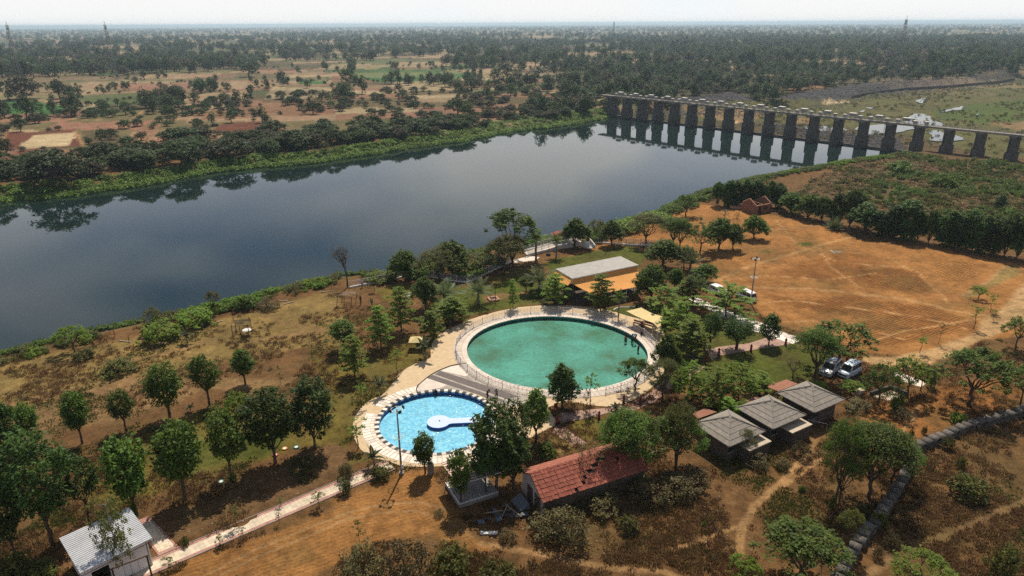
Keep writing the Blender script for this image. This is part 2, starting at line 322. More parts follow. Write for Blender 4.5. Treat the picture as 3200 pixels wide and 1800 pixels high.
# (view, polygon, colour, edge wobble in m, row strength)
ZONES = [
 # beyond the river: strips of farmland, left to right
 (1, [(-800, 430), (2571, 430), (2571, 640), (1500, 660), (-800, 900)], 'tan', 3, .3),
 (1, [(-900, 930), (700, 840), (1300, 760), (2571, 700), (2571, 1000), (900, 1040), (-900, 1100)], 'fardirt', 4, 0),
 (2, [(-100, 560), (1300, 600), (2000, 650), (1900, 800), (700, 780), (-100, 900)], 'brown', 6, 0),
 (1, [(-900, 760), (300, 745), (480, 780), (470, 830), (0, 835), (-900, 870)], 'crop', 1.5, 0),
 (1, [(560, 700), (1000, 680), (1200, 690), (1080, 740), (880, 770), (560, 745)], 'crop2', 1.5, 0),
 (1, [(340, 520), (860, 515), (900, 545), (560, 558), (330, 555)], 'crop', 2, 0),
 (1, [(830, 500), (1350, 480), (1420, 540), (1100, 580), (740, 575), (900, 545)], 'tan', 2, .8),
 (1, [(830, 610), (1400, 598), (1400, 640), (980, 660), (830, 640)], 'pink', 2, .8),
 (1, [(1850, 500), (2160, 495), (2200, 540), (1860, 550)], 'pink', 2, .6),
 (1, [(1530, 610), (2080, 590), (2090, 640), (1530, 640)], 'tan', 2, .5),
 (1, [(1300, 680), (1820, 670), (1830, 740), (1330, 745)], 'tan', 2, .7),
 (1, [(1430, 830), (1730, 750), (2250, 740), (2480, 790), (2200, 850), (1850, 850), (1480, 880)], 'fardirt', 2, .6),
 (1, [(1620, 900), (1900, 880), (1970, 960), (1700, 985), (1500, 960)], 'red', 2, .3),
 (1, [(20, 970), (560, 945), (640, 1060), (180, 1095), (0, 1085)], 'red', .6, .2),
 (1, [(135, 1055), (250, 985), (545, 962), (550, 1000), (500, 1055), (160, 1085)], 'straw', .8, .3),
 (1, [(590, 945), (800, 930), (890, 990), (870, 1060), (640, 1065)], 'brown', .6, .8),
 (1, [(110, 1100), (300, 1095), (280, 1135), (130, 1140)], 'red', .5, 0),
 (1, [(860, 1090), (1000, 920), (1180, 900), (1200, 960), (1000, 1040)], 'fardirt', 2, 0),
 (1, [(0, 640), (420, 620), (430, 680), (0, 690)], 'tan', 2, .6), (1, [(540, 640), (700, 635), (830, 660), (540, 700)], 'tan', 2, 0),
 (2, [(100, 480), (1000, 470), (1010, 560), (780, 600), (300, 600), (100, 560)], 'crop', 2, .2),
 (2, [(400, 490), (720, 485), (700, 510), (420, 515)], 'tan', 2, 0),
 (2, [(1040, 440), (1550, 405), (1680, 420), (1600, 470), (1400, 520), (1100, 500)], 'tan', 3, .3),
 (2, [(780, 515), (1100, 505), (1400, 545), (1100, 555), (980, 525)], 'tan', 3, .3),
 (2, [(0, 300), (620, 295), (640, 345), (0, 350)], 'tan', 8, 0), (2, [(1180, 300), (1560, 300), (1500, 340), (1200, 350)], 'crop2', 8, 0),
 (1, [(2370, 470), (2571, 465), (2571, 530), (2380, 530)], 'crop', 2, 0), (1, [(2160, 590), (2380, 585), (2390, 610), (2200, 620)], 'crop', 2, 0),
 (1, [(0, 430), (350, 440), (330, 500), (0, 510)], 'tan', 4, 0), (1, [(400, 440), (1000, 430), (980, 470), (420, 475)], 'crop2', 4, 0),
 (3, [(1140, 355), (1290, 360), (1420, 370), (1790, 375), (1780, 392), (1300, 390)], 'tan', 8, 0), (3, [(0, 330), (500, 345), (480, 365), (0, 370)], 'tan', 8, 0),
 (3, [(550, 280), (900, 275), (900, 300), (560, 300)], 'tan', 8, 0), (2, [(2200, 345), (2400, 350), (2380, 375), (2190, 370)], 'tan', 8, 0),
 (2, [(1790, 605), (2060, 595), (2070, 640), (1820, 690)], 'fardirt', 3, 0),
 (3, [(680, 540), (1200, 500), (1210, 640), (700, 690)], 'fardirt', 4, 0),
 # stone banks and flats below the dam
 (3, [(-60, 715), (250, 690), (420, 665), (560, 700), (740, 785), (500, 800), (90, 795)], 'riprap', 2, 0),
 (3, [(700, 690), (1100, 655), (1350, 610), (1700, 590), (2100, 580), (2400, 512), (2530, 560), (2480, 588), (2000, 640), (1500, 680), (1300, 718), (1230, 745), (900, 750)], 'riprap', 2, 0),
 (3, [(2250, 525), (2400, 505), (2460, 520), (2300, 560)], 'fardirt', 3, 0), (3, [(2480, 500), (2800, 500), (2800, 600), (2500, 590)], 'tan', 3, 0),
]
ZLOW = [
 (3, [(60, 790), (1100, 755), (1310, 712), (2000, 640), (2500, 583), (3400, 520), (3600, 1400), (2500, 1200), (1700, 980), (900, 900), (100, 880)], 'meadow', 3, 0),
 (3, [(60, 800), (560, 800), (700, 850), (500, 900), (160, 850)], 'dirt', 2, 0), (3, [(1090, 752), (1300, 735), (1310, 745), (1100, 768)], 'straw', 1, 0),
 (3, [(860, 860), (1050, 855), (1060, 900), (880, 905)], 'dirt', 2, 0), (3, [(2300, 850), (2571, 850), (2800, 960), (2500, 960), (2280, 900)], 'dirt', 4, 0),
 (3, [(1900, 800), (2571, 720), (2800, 760), (2571, 900), (2200, 900), (1900, 860)], 'bank', 4, 0),
 (3, [(700, 905), (1000, 915), (1300, 975), (1650, 1005), (1730, 1110), (1500, 1080), (1000, 1010), (690, 950)], 'riprap', 1.5, 0),
 (3, [(430, 880), (500, 880), (490, 905), (440, 910)], 'sand', 1, 0),
]
ZNEAR = [
 (6, [(-900, 560), (200, 130), (560, 195), (720, 210), (1120, 290), (1300, 385), (1900, 450), (2300, 530), (3400, 760), (3400, 1000), (2300, 1130), (1800, 1260), (1400, 1230), (1000, 1090), (700, 1000), (560, 860), (330, 740), (250, 640), (-100, 420)], 'laterite', 1.2, .0),
 (6, [(640, 640), (900, 560), (1200, 480), (1500, 520), (1500, 700), (900, 720), (700, 690)], 'laterite2', 3, .0),
 (6, [(600, 780), (1300, 800), (1900, 860), (2100, 950), (1700, 1000), (900, 920)], 'laterite2', 3, .9),
 (6, [(1300, 560), (1900, 640), (1950, 820), (1500, 760), (1280, 660)], 'laterite2', 2.5, .9),
 (6, [(1850, 520), (2350, 570), (2150, 720), (1850, 700)], 'laterite', 2, 1.0),
 (6, [(1400, 960), (2050, 930), (2250, 1040), (1700, 1200), (1400, 1180)], 'laterite2', 2, .8),
 (6, [(890, 415), (1010, 412), (1030, 440), (920, 445)], 'lawn', .6, 0), (6, [(630, 470), (740, 480), (735, 505), (650, 500)], 'lawn2', .8, 0),
 (6, [(2110, 800), (2320, 690), (2360, 600), (2480, 570), (2571, 640), (2350, 760), (2180, 840)], 'drygrass', 1, 0),
 (6, [(1330, 1230), (1420, 1300), (1650, 1345), (1900, 1330), (2050, 1260), (2300, 1120), (2571, 1010), (3300, 760), (3300, 620), (2571, 700), (2300, 960), (2150, 1090), (1850, 1200), (1600, 1245)], 'sand', 1, 0),
 (6, [(-300, 930), (60, 900), (230, 960), (600, 1040), (900, 1140), (1200, 1220), (1250, 1330), (1000, 1440), (400, 1449), (-300, 1500)], 'lawn', 1, 0),
 (5, [(1500, 560), (1560, 540), (2150, 420), (2300, 520), (2200, 640), (1640, 640), (1540, 700)], 'lawn', 1.2, 0),
 (5, [(880, 740), (1500, 640), (1600, 760), (1700, 860), (1500, 880), (1150, 920), (850, 980), (620, 900), (760, 800)], 'lawn', 1.5, 0),
 (5, [(1000, 700), (1230, 640), (1500, 560), (1480, 640), (1150, 740), (960, 760)], 'lawn2', 1, 0), (5, [(1060, 790), (1500, 770), (1480, 800), (1080, 860)], 'dirt', .8, 0),
 (5, [(280, 760), (520, 700), (620, 780), (480, 860), (330, 840)], 'lawn2', 1, 0),
 (5, [(1900, 900), (2240, 870), (2280, 960), (2000, 960)], 'lawn', .8, 0),
 (5, [(-200, 1250), (100, 1300), (300, 1180), (520, 1080), (700, 1150), (680, 1280), (400, 1420), (100, 1600), (-200, 1600)], 'lawn2', 1.5, 0),
 (7, [(-600, 0), (2300, 0), (2200, 100), (1400, 170), (600, 420), (-600, 700)], 'dirt', 2.5, 0),
 (4, [(-600, 1330), (500, 1180), (1500, 980), (2100, 850), (2450, 780), (2571, 1000), (2571, 1200), (1900, 1250), (1200, 1400), (-600, 1700)], 'drygrass', 2.5, 0),
 (7, [(480, 640), (700, 560), (1060, 370), (1560, 220), (2000, 180), (2280, 300), (2400, 480), (1900, 620), (1500, 780), (1300, 800), (900, 950), (560, 900)], 'lawn2', 2, 0),
 (7, [(1500, 380), (2100, 250), (2300, 380), (2100, 500), (1560, 700), (1250, 700)], 'lawn', 3, 0),
 (8, [(-200, 0), (350, -60), (500, 60), (150, 260), (110, 420), (60, 560), (350, 600), (-200, 800)], 'lawn2', 1.5, 0),
 (7, [(1000, 1050), (1900, 700), (2400, 450), (2571, 600), (2571, 740), (1320, 1250), (1150, 1150)], 'mud_shade', 1.5, 0),  # brown ground tone standing in for the orchard trees' shadows
 (7, [(900, 1700), (1400, 1330), (2000, 1130), (2571, 900), (2571, 1300), (2250, 1500)], 'orange', 1.2, .25),
 (8, [(-60, 900), (420, 690), (700, 660), (800, 860), (900, 1010), (1060, 1150), (1200, 1240), (1100, 1300), (700, 1160), (300, 1210), (-60, 1400)], 'orange', 1.0, .2),
 (8, [(1480, 470), (1600, 420), (1900, 500), (1700, 560), (1480, 640), (1400, 560)], 'drygrass', .6, 0), (8, [(1640, 350), (1900, 270), (2000, 320), (1960, 480), (1830, 470)], 'lawn2', .6, 0),
 (8, [(1680, 195), (1880, 190), (1900, 230), (1650, 260)], 'mud_shade', .4, 0),
 (9, [(1250, 220), (1750, 100), (2571, -60), (2800, 100), (2571, 200), (1750, 450), (1400, 400)], 'laterite2', 2.5, 0),
 (9, [(1500, 1300), (1760, 700), (1850, 500), (2700, 280), (2900, 1500), (1500, 1600)], 'scrub', 2, 0),
 (9, [(1650, 1100), (1760, 780), (2000, 900), (1900, 1250), (1700, 1300)], 'dirt', 2, 0),
 (3, [(1700, 1120), (2571, 1190), (3400, 1350), (3400, 1900), (1700, 1560), (1200, 1449), (800, 1449), (1000, 1330)], 'brown', 4, 0),
]
TRAILS = [
 (6, [(330, 700), (700, 660), (1100, 690), (1500, 640), (1900, 700)], .26, 'track'), (6, [(560, 870), (900, 840), (1300, 890), (1800, 960), (2150, 1050)], .26, 'track'), (6, [(1060, 440), (1160, 600), (1400, 760)], .24, 'track'), (6, [(760, 250), (900, 420), (1200, 560), (1700, 600)], .26, 'track'), (6, [(1560, 520), (1800, 640), (2020, 860)], .26, 'track'), (6, [(1450, 1150), (1700, 1060), (2100, 1000), (2350, 960)], .26, 'track'), (6, [(700, 1000), (1000, 990), (1400, 1040), (1700, 1130)], .26, 'track'),
 (7, [(1500, 1449), (1900, 1250), (2300, 1080), (2571, 980)], .2, 'trail'), (7, [(1600, 1449), (1980, 1270), (2350, 1110), (2571, 1010)], .2, 'trail'), (8, [(0, 1010), (300, 930), (600, 900), (800, 960)], .2, 'trail'), (8, [(0, 1060), (300, 985), (560, 960), (760, 1020), (1000, 1160)], .18, 'trail'),
   # view, polyline, half width, colour
 (6, [(310, 700), (440, 645), (560, 592), (830, 515), (1060, 440), (1300, 375)], .6, 'track'), (6, [(430, 735), (1000, 755), (1180, 772), (1700, 830), (2100, 920), (2420, 975)], .65, 'track'),
 (6, [(1300, 375), (1450, 430), (1560, 520)], .4, 'laterite'), (6, [(2130, 800), (2330, 690), (2420, 590)], .35, 'trail'), (6, [(700, 330), (900, 310), (1100, 290)], .5, 'trail'),
 (9, [(1060, 430), (1010, 560), (880, 680), (720, 830), (600, 960), (510, 1130), (500, 1330)], .5, 'trail'), (9, [(1100, 600), (950, 700), (800, 800)], .3, 'trail'),
 (9, [(0, 1250), (260, 1170), (480, 1100)], .3, 'trail'), (8, [(1060, 1210), (1300, 1265), (1600, 1310), (2000, 1390), (2400, 1420), (2571, 1500)], .42, 'trail'),
 (9, [(1400, 1449), (1650, 1300), (1800, 1220), (2200, 1060), (2571, 900), (2800, 800)], .5, 'dirt'),
 (4, [(1900, 920), (2050, 1000), (2200, 1030), (2571, 1080)], .6, 'dirt'), (4, [(1850, 1130), (2100, 1090), (2350, 1060), (2571, 1040)], .8, 'dirt'), (4, [(700, 1330), (1200, 1230), (1600, 1120)], .5, 'dirt'),
 (1, [(980, 860), (1040, 810), (1150, 770), (1280, 740)], 1.6, 'trail'), (1, [(0, 870), (350, 850), (720, 870)], 1.2, 'trail'), (1, [(980, 960), (1060, 1030)], 1.0, 'trail'), (1, [(540, 950), (620, 1060)], 1.0, 'trail'),
 (1, [(10, 1080), (40, 980)], .8, 'trail'), (1, [(880, 940), (960, 880)], 1.2, 'trail'), (9, [(1790, 200), (1750, 300), (1650, 420)], .3, 'trail'),
]
def make_ground():
    th = np.unique(np.concatenate([np.linspace(-44, 44, 600), np.arange(-180, -44, 6.0), np.arange(50, 180, 6.0)])) * math.pi / 180
    py = np.concatenate([np.arange(2150, 105, -4.0), np.arange(105, 74.5, -1.0)])
    dep = PITCH + np.arctan((py - 900) / LENS_PX); r = CAMZ / np.tan(dep)
    r = np.concatenate([[2, 8, 16], r[r > 20], [40000.0]]); r = np.unique(np.round(r, 3))
    T, Rr = np.meshgrid(th, r); P = np.c_[(Rr * np.sin(T)).ravel(), (Rr * np.cos(T)).ravel()]
    z = hgt(P); n = len(th); V = np.c_[P, z]
    a = np.arange((len(r) - 1) * n).reshape(len(r) - 1, n); i0 = a; i1 = np.roll(a, -1, 1)
    F = np.stack([i0, i1, i1 + n, i0 + n], -1).reshape(-1, 4)
    x, y = P[:, 0], P[:, 1]; rad = np.hypot(x, y)
    col = np.tile(np.array(C['scrub']), (len(P), 1)); rows = np.zeros(len(P))
    k = sstep(240, 420, rad)[:, None]; col = col * (1 - k) + np.array(C['farland']) * k
    wob = np.c_[fbm(x / 5, y / 5, 21, 3) - .5, fbm(x / 5, y / 5, 22, 3) - .5]
    def paint(pts, colour, amp, rw):
        lo = pts.min(0) - amp * 2 - 1; hi = pts.max(0) + amp * 2 + 1
        ix = np.nonzero((x > lo[0]) & (x < hi[0]) & (y > lo[1]) & (y < hi[1]))[0]
        if not len(ix): return
        Q = P[ix] + wob[ix] * amp * 2; ins = inside(Q, pts); d = dist_line(Q, pts, True)
        w = np.where(ins, sstep(-0.1, amp * .7 + .15, d), 0)[:, None]
        col[ix] = col[ix] * (1 - w) + np.array(C[colour]) * w; rows[ix] = rows[ix] * (1 - w[:, 0]) + rw * w[:, 0]
    for zi, (kk, pts, colour, amp, rw) in enumerate(ZONES):
        paint(W2(kk, pts), colour, amp, rw)
        if zi == 2:
            cell = fbm(np.floor((x + y * .25) / 46) * 2.7 + np.floor(y / 27) * 1.3, np.floor(y / 27) * 3.1, 33, 1); pw = sstep(280, 330, rad) * (1 - sstep(60, 140, x)) * .6 * (~inside(P, DOWN))
            cc = np.where((cell > .7)[:, None], np.array(C['straw']), np.where((cell > .55)[:, None], np.array(C['tan']), np.where((cell > .42)[:, None], np.array(C['pink']), np.where((cell > .28)[:, None], np.array(C['brown']), np.array(C['crop2']))))); col = col * (1 - pw[:, None]) + cc * pw[:, None]
    for kk, pts, colour, amp, rw in ZLOW: paint(W2(kk, pts, LOW), colour, amp, rw)
    for kk, pts, colour, amp, rw in ZNEAR: paint(W2(kk, pts), colour, amp, rw)
    for kk, pts, hw, colour in TRAILS:
        ln = W2(kk, pts); lo = ln.min(0) - 6; hi = ln.max(0) + 6
        ix = np.nonzero((x > lo[0]) & (x < hi[0]) & (y > lo[1]) & (y < hi[1]))[0]
        d = dist_line(P[ix] + wob[ix] * 0.8, ln); w = (1 - sstep(hw * .4, hw * 1.2, d))[:, None] * 0.85
        col[ix] = col[ix] * (1 - w) + np.array(C[colour]) * w; rows[ix] *= (1 - w[:, 0])
    dr = dist_line(P, RIVER, True); rv = inside(P, RIVER)
    w = np.where(rv, 1, (1 - sstep(2, 9, dr + wob[:, 0] * 6)) * (~inside(P, DOWN)))[:, None]
    col = col * (1 - w) + np.array(C['bank']) * w
    far = sstep(500, 900, rad); fld = fbm(np.floor(x / 70) * 3.1 + np.floor(y / 50) * 1.7, np.floor(y / 50) * 2.3, 31, 1)
    fc = np.where((fld > .62)[:, None], np.array(C['tan']), np.where((fld < .3)[:, None], np.array(C['crop2']), np.array(C['farland'])))
    w = far[:, None] * .8; col = col * (1 - w) + fc * w
    v = 0.78 + 0.44 * fbm(x / 3.2, y / 3.2, 41, 4) * 1.0; v2 = 0.85 + 0.3 * fbm(x / 21, y / 21, 47, 3); col = col * (v * v2)[:, None]
    nearw = (1 - sstep(160, 300, rad)) * (~rv); ol = sstep(.48, .72, fbm(x / 6.5, y / 6.5, 63, 4)) * .38 * nearw; col = col * (1 - ol[:, None]) + np.array((0.13, 0.105, 0.042)) * ol[:, None]
    pl_ = sstep(.52, .75, fbm(x / 3.1 + 9, y / 3.1, 67, 4)) * .35 * nearw; col = col * (1 + pl_[:, None] * .3)
    dk_ = sstep(.55, .75, fbm(x / 1.3 + 9, y / 1.3, 69, 3)) * .4 * nearw; col = col * (1 - dk_[:, None] * .6)
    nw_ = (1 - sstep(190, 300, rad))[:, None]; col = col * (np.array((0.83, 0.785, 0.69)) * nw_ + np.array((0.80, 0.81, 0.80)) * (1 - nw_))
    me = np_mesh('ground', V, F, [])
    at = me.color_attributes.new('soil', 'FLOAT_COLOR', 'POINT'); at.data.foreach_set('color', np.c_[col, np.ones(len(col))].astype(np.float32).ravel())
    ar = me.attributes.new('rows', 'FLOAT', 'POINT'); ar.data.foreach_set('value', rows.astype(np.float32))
    me.polygons.foreach_set('use_smooth', [True] * len(me.polygons))
    m, N, L, Pn = nodes('soil'); a1 = N.new('ShaderNodeAttribute'); a1.attribute_name = 'soil'; a2 = N.new('ShaderNodeAttribute'); a2.attribute_name = 'rows'
    ge = N.new('ShaderNodeNewGeometry')
    def noise(scale, det, ro):
        t = N.new('ShaderNodeTexNoise'); t.inputs['Scale'].default_value = scale; t.inputs['Detail'].default_value = det; t.inputs['Roughness'].default_value = ro
        L.new(ge.outputs['Position'], t.inputs['Vector']); return t
    def mrange(src, a, b, c, d):
        r_ = N.new('ShaderNodeMapRange'); 
        for i, vv in enumerate((a, b, c, d)): r_.inputs[i + 1].default_value = vv
        L.new(src, r_.inputs[0]); return r_.outputs[0]
    def mul(a_, b_):
        mm = N.new('ShaderNodeMath'); mm.operation = 'MULTIPLY'; L.new(a_, mm.inputs[0]); L.new(b_, mm.inputs[1]); return mm.outputs[0]
    n1 = noise(0.9, 8, 0.72); n2 = noise(3.5, 6, 0.7); n3 = noise(0.16, 5, 0.6)
    f = mul(mrange(n1.outputs[0], .3, .7, .66, 1.30), mrange(n2.outputs[0], .3, .7, .72, 1.25)); f = mul(f, mrange(n3.outputs[0], .3, .7, .82, 1.15))
    # ploughed rows, turned 60 degrees to the axis
    mp = N.new('ShaderNodeMapping'); mp.inputs['Rotation'].default_value = (0, 0, R(62)); L.new(ge.outputs['Position'], mp.inputs['Vector'])
    wv = N.new('ShaderNodeTexWave'); wv.inputs['Scale'].default_value = 0.62; wv.inputs['Distortion'].default_value = 9.0; wv.inputs['Detail'].default_value = 3; wv.inputs['Detail Scale'].default_value = 0.6
    L.new(mp.outputs[0], wv.inputs['Vector'])
    wf = mrange(wv.outputs['Fac'], 0, 1, 0.80, 1.10)
    mxr = N.new('ShaderNodeMix'); mxr.data_type = 'FLOAT'; mxr.inputs[2].default_value = 1.0; L.new(a2.outputs['Fac'], mxr.inputs[0]); L.new(wf, mxr.inputs[3]); f = mul(f, mxr.outputs[0])
    vm = N.new('ShaderNodeVectorMath'); vm.operation = 'SCALE'; L.new(a1.outputs['Color'], vm.inputs[0]); L.new(f, vm.inputs['Scale'])
    L.new(vm.outputs[0], Pn.inputs['Base Color']); Pn.inputs['Roughness'].default_value = 0.96; Pn.inputs['Specular IOR Level'].default_value = 0.1
    ad = N.new('ShaderNodeMath'); ad.operation = 'ADD'; L.new(n1.outputs[0], ad.inputs[0]); L.new(n2.outputs[0], ad.inputs[1])
    mw = N.new('ShaderNodeMath'); mw.operation = 'MULTIPLY_ADD'; L.new(wv.outputs['Fac'], mw.inputs[0]); L.new(a2.outputs['Fac'], mw.inputs[1]); L.new(ad.outputs[0], mw.inputs[2])
    bp = N.new('ShaderNodeBump'); bp.inputs['Strength'].default_value = 0.8; bp.inputs['Distance'].default_value = 0.22
    L.new(mw.outputs[0], bp.inputs['Height']); L.new(bp.outputs[0], Pn.inputs['Normal'])
    me.materials.append(m); return tag(link('ground', me), kind='structure')
ground = make_ground()

# ------------------------------------------------------------------ river, pools of the dry bed
def water_mat(name, body, rough, bscale, bstr, dist=0.05):
    m, N, L, P = nodes(name)
    P.inputs['Base Color'].default_value = (*body, 1); P.inputs['Roughness'].default_value = rough; P.inputs['IOR'].default_value = 1.333; P.inputs['Specular IOR Level'].default_value = 0.5
    ge = N.new('ShaderNodeNewGeometry'); t = N.new('ShaderNodeTexNoise'); t.inputs['Scale'].default_value = bscale; t.inputs['Detail'].default_value = 4
    L.new(ge.outputs['Position'], t.inputs['Vector'])
    bp = N.new('ShaderNodeBump'); bp.inputs['Strength'].default_value = bstr; bp.inputs['Distance'].default_value = dist
    L.new(t.outputs['Fac'], bp.inputs['Height']); L.new(bp.outputs[0], P.inputs['Normal'])
    return m
M['river'] = water_mat('river', (0.008, 0.019, 0.017), 0.03, 0.8, 0.02)
def sheet(name, pts, z, mat):
    bm = bmesh.new(); f = bm.faces.new([bm.verts.new((p[0], p[1], z)) for p in pts]); f.normal_update()
    if f.normal.z < 0: f.normal_flip()
    bmesh.ops.triangulate(bm, faces=bm.faces[:]); me = bpy.data.meshes.new(name); bm.to_mesh(me); bm.free(); me.materials.append(mat); return link(name, me)
tag(sheet('river', RIVER, WATER, M['river']), kind='structure')
M['puddle'] = water_mat('puddle', (0.03, 0.035, 0.03), 0.02, 0.8, 0.02)
def pond(k, pts):
    p = np.array([g(k, *p, LOW + 0.36)[:2] for p in pts])
    for _ in range(3): n_ = np.roll(p, -1, 0); p = np.stack([p * .75 + n_ * .25, p * .25 + n_ * .75], 1).reshape(-1, 2)
    p = p + np.c_[fbm(p[:, 0] / 3, p[:, 1] / 3, 3, 3) - .5, fbm(p[:, 0] / 3, p[:, 1] / 3, 4, 3) - .5] * 2.5
    tag(sheet('water', p, LOW + 0.36, M['puddle']), kind='structure')
pond(3, [(900, 925), (1000, 915), (1100, 918), (1280, 940), (1275, 955), (1080, 960), (940, 935)])
pond(3, [(1310, 940), (1420, 915), (1560, 905), (1700, 900), (1740, 840), (1800, 825), (1880, 840), (1900, 880), (1990, 900), (1960, 930), (1820, 930), (1740, 950), (1600, 975), (1420, 985), (1400, 960)])
pond(3, [(1870, 950), (1950, 950), (2000, 975), (2120, 1000), (2140, 1015), (2050, 1030), (1870, 1030), (1900, 1000)])
pond(3, [(1780, 740), (1800, 725), (1880, 705), (1860, 730), (1840, 755), (1790, 750)])
pond(3, [(1950, 815), (2080, 785), (2130, 770), (2115, 800), (2050, 805), (1960, 825)])
pond(3, [(1400, 785), (1480, 785), (1450, 795)]); pond(3, [(1360, 815), (1420, 800), (1400, 818)]); pond(3, [(2200, 835), (2240, 825), (2220, 845)])
# ------------------------------------------------------------------ plants: meshes shared between copies
def leaves(rng, cen, rad, per, size, flat=1.0, up=0.35, hang=0.0, aspect=0.5):
    """leaf-shaped faces in clumps round the given centres -> verts, quads, tint"""
    cen = np.asarray(cen, float); rad = np.broadcast_to(np.asarray(rad, float), (len(cen),))
    n = len(cen) * per; c = np.repeat(cen, per, 0); r = np.repeat(rad, per)
    d = rng.normal(size=(n, 3)); d /= np.linalg.norm(d, axis=1)[:, None]; d *= (rng.random(n) ** 0.45)[:, None]
    d[:, 2] *= flat; pos = c + d * r[:, None]
    nr = rng.normal(size=(n, 3)); nr[:, 2] = np.abs(nr[:, 2]) + up * 2; nr += d * 0.8; nr /= np.linalg.norm(nr, axis=1)[:, None]
    t = rng.normal(size=(n, 3)); t[:, 2] -= hang * 3; u = np.cross(nr, t); u /= np.linalg.norm(u, axis=1)[:, None]; v = np.cross(nr, u)
    s = size * (0.6 + 0.8 * rng.random(n))[:, None]; v = v * s; u = u * s * aspect
    V = np.stack([pos - v * .5, pos + u * .5, pos + v * .5, pos - u * .5], 1).reshape(-1, 3); F = np.arange(n * 4).reshape(-1, 4)
    tc = np.repeat(rng.random(len(cen)), per) * .6 + rng.random(n) * .4
    return V, F, np.repeat(tc, 4)
def shell(rng, n, c, ax, lo=0.6, low=-0.9):
    d = rng.normal(size=(n * 2, 3)); d /= np.linalg.norm(d, axis=1)[:, None]; d = d[d[:, 2] > low][:n]
    d *= (lo + (1 - lo) * rng.random(len(d)))[:, None]; return np.array(c) + d * np.array(ax)
def crown_mesh(name, rng, cen, rad, per, size, mat, **kw):
    V, F, t = leaves(rng, cen, rad, per, size, **kw); return np_mesh(name, V, F, mat, t)
def limb(mb, rng, a, b, r0, r1, n=4, wob=0.06, seg=5, bow=0.0):
    a, b = Vector(a), Vector(b); L = (b - a).length; pts = []
    for i in range(n + 1):
        t = i / n; p = a.lerp(b, t); w = wob * L * math.sin(math.pi * t)
        p = p + Vector((rng.uniform(-w, w), rng.uniform(-w, w), bow * L * math.sin(math.pi * t))); pts.append(p)
    mb.tube(pts, [r0 + (r1 - r0) * i / n for i in range(n + 1)], seg, cap=False); return pts[-1]
PL = {}
def ovoid(seed, leafm='leaf_mid', h=7.0, w=4.0, base=.26, per=17, size=.33, nc=230, peak=0.0):
    rng = np.random.default_rng(seed); mb = MB(); top = Vector((0, 0, h * base))
    limb(mb, rng, (0, 0, -.15), top, .17, .12, wob=.03)
    for i in range(6):
        a = i * 1.05 + rng.uniform(-.3, .3); limb(mb, rng, top * rng.uniform(.75, 1), (math.cos(a) * w * .3, math.sin(a) * w * .3, h * rng.uniform(.5, .75)), .075, .02)
    cz = h * (base + 1) / 2 + .1; az = h * (1 - base) / 2
    c = shell(rng, nc, (0, 0, cz), (w * .44, w * .44, az * .95), .55, -.95)
    k = 1 - peak * np.clip((c[:, 2] - cz) / az, -.3, 1); k = k * (0.82 + 0.3 * fbm(c[:, 0] * .8 + seed, c[:, 2] * .8 + c[:, 1], seed, 2)); c[:, :2] *= k[:, None]; c[:, 0] += .12 * w * (fbm(c[:, 2] * .5 + seed, c[:, 2] * 0 + seed, seed, 2) - .5); c = c[fbm(c[:, 0] * .9 + 7, c[:, 2] * .9 + c[:, 1] * .9, seed + 5, 2) > .30]
    return mb.mesh('trunk', M['bark'], True), crown_mesh('crown', rng, c, rng.uniform(.35, .62, len(c)), per, size, M[leafm], flat=.9, up=.3, hang=.35), h, w
def dense(seed, leafm='leaf_mid', h=6.5, w=6.0, base=.16, lobes=11, per=17, size=.36, nc=34):
    rng = np.random.default_rng(seed); mb = MB(); top = Vector((rng.uniform(-.2, .2), rng.uniform(-.2, .2), h * base)); limb(mb, rng, (0, 0, -.15), top, .2, .14, wob=.05); C_ = []
    for i in range(lobes):
        a = i * 2.4 + rng.uniform(-.4, .4); rr = w * .30 * (0.35 + .65 * (i / lobes)) if i else 0
        z = h * (.80 - .46 * i / lobes + rng.uniform(-.06, .06)); c = (math.cos(a) * rr, math.sin(a) * rr, z); ax = w * rng.uniform(.19, .26)
        C_.append(shell(rng, nc, c, (ax, ax, ax * .8), .55, -.6)); limb(mb, rng, top, c, .08, .025)
    C_ = np.vstack(C_); return mb.mesh('trunk', M['bark'], True), crown_mesh('crown', rng, C_, rng.uniform(.32, .55, len(C_)), per, size, M[leafm], flat=.8, up=.4), h, w
def tiered(seed, leafm='leaf_bright', h=6.0, w=4.6, tiers=8, per=19, size=.31):
    rng = np.random.default_rng(seed); mb = MB(); limb(mb, rng, (0, 0, -.15), (rng.uniform(-.1, .1), rng.uniform(-.1, .1), h * .97), .11, .025, n=6, wob=.015); C_ = []
    for i in range(tiers):
        z = h * (.22 + .72 * i / (tiers - 1)); L = w * .5 * (1 - .70 * (i / (tiers - 1)) ** 1.8) * rng.uniform(.75, 1.1)
        for j in range(6 if i < tiers - 2 else 4):
            a = j * 6.283 / 6 + i * .7 + rng.uniform(-.35, .35); l = L * rng.uniform(.6, 1.08); e = (math.cos(a) * l, math.sin(a) * l, z + l * rng.uniform(.02, .26)); limb(mb, rng, (0, 0, z), e, .035, .012, n=3)
            for t in np.linspace(.35, 1, max(3, int(l / .42))):
                C_.append((e[0] * t + rng.normal() * .1, e[1] * t + rng.normal() * .1, z + (e[2] - z) * t + .06))
    C_.append((0, 0, h)); return mb.mesh('trunk', M['bark'], True), crown_mesh('crown', rng, C_, rng.uniform(.26, .48, len(C_)), per, size, M[leafm], flat=.32, up=.9), h, w
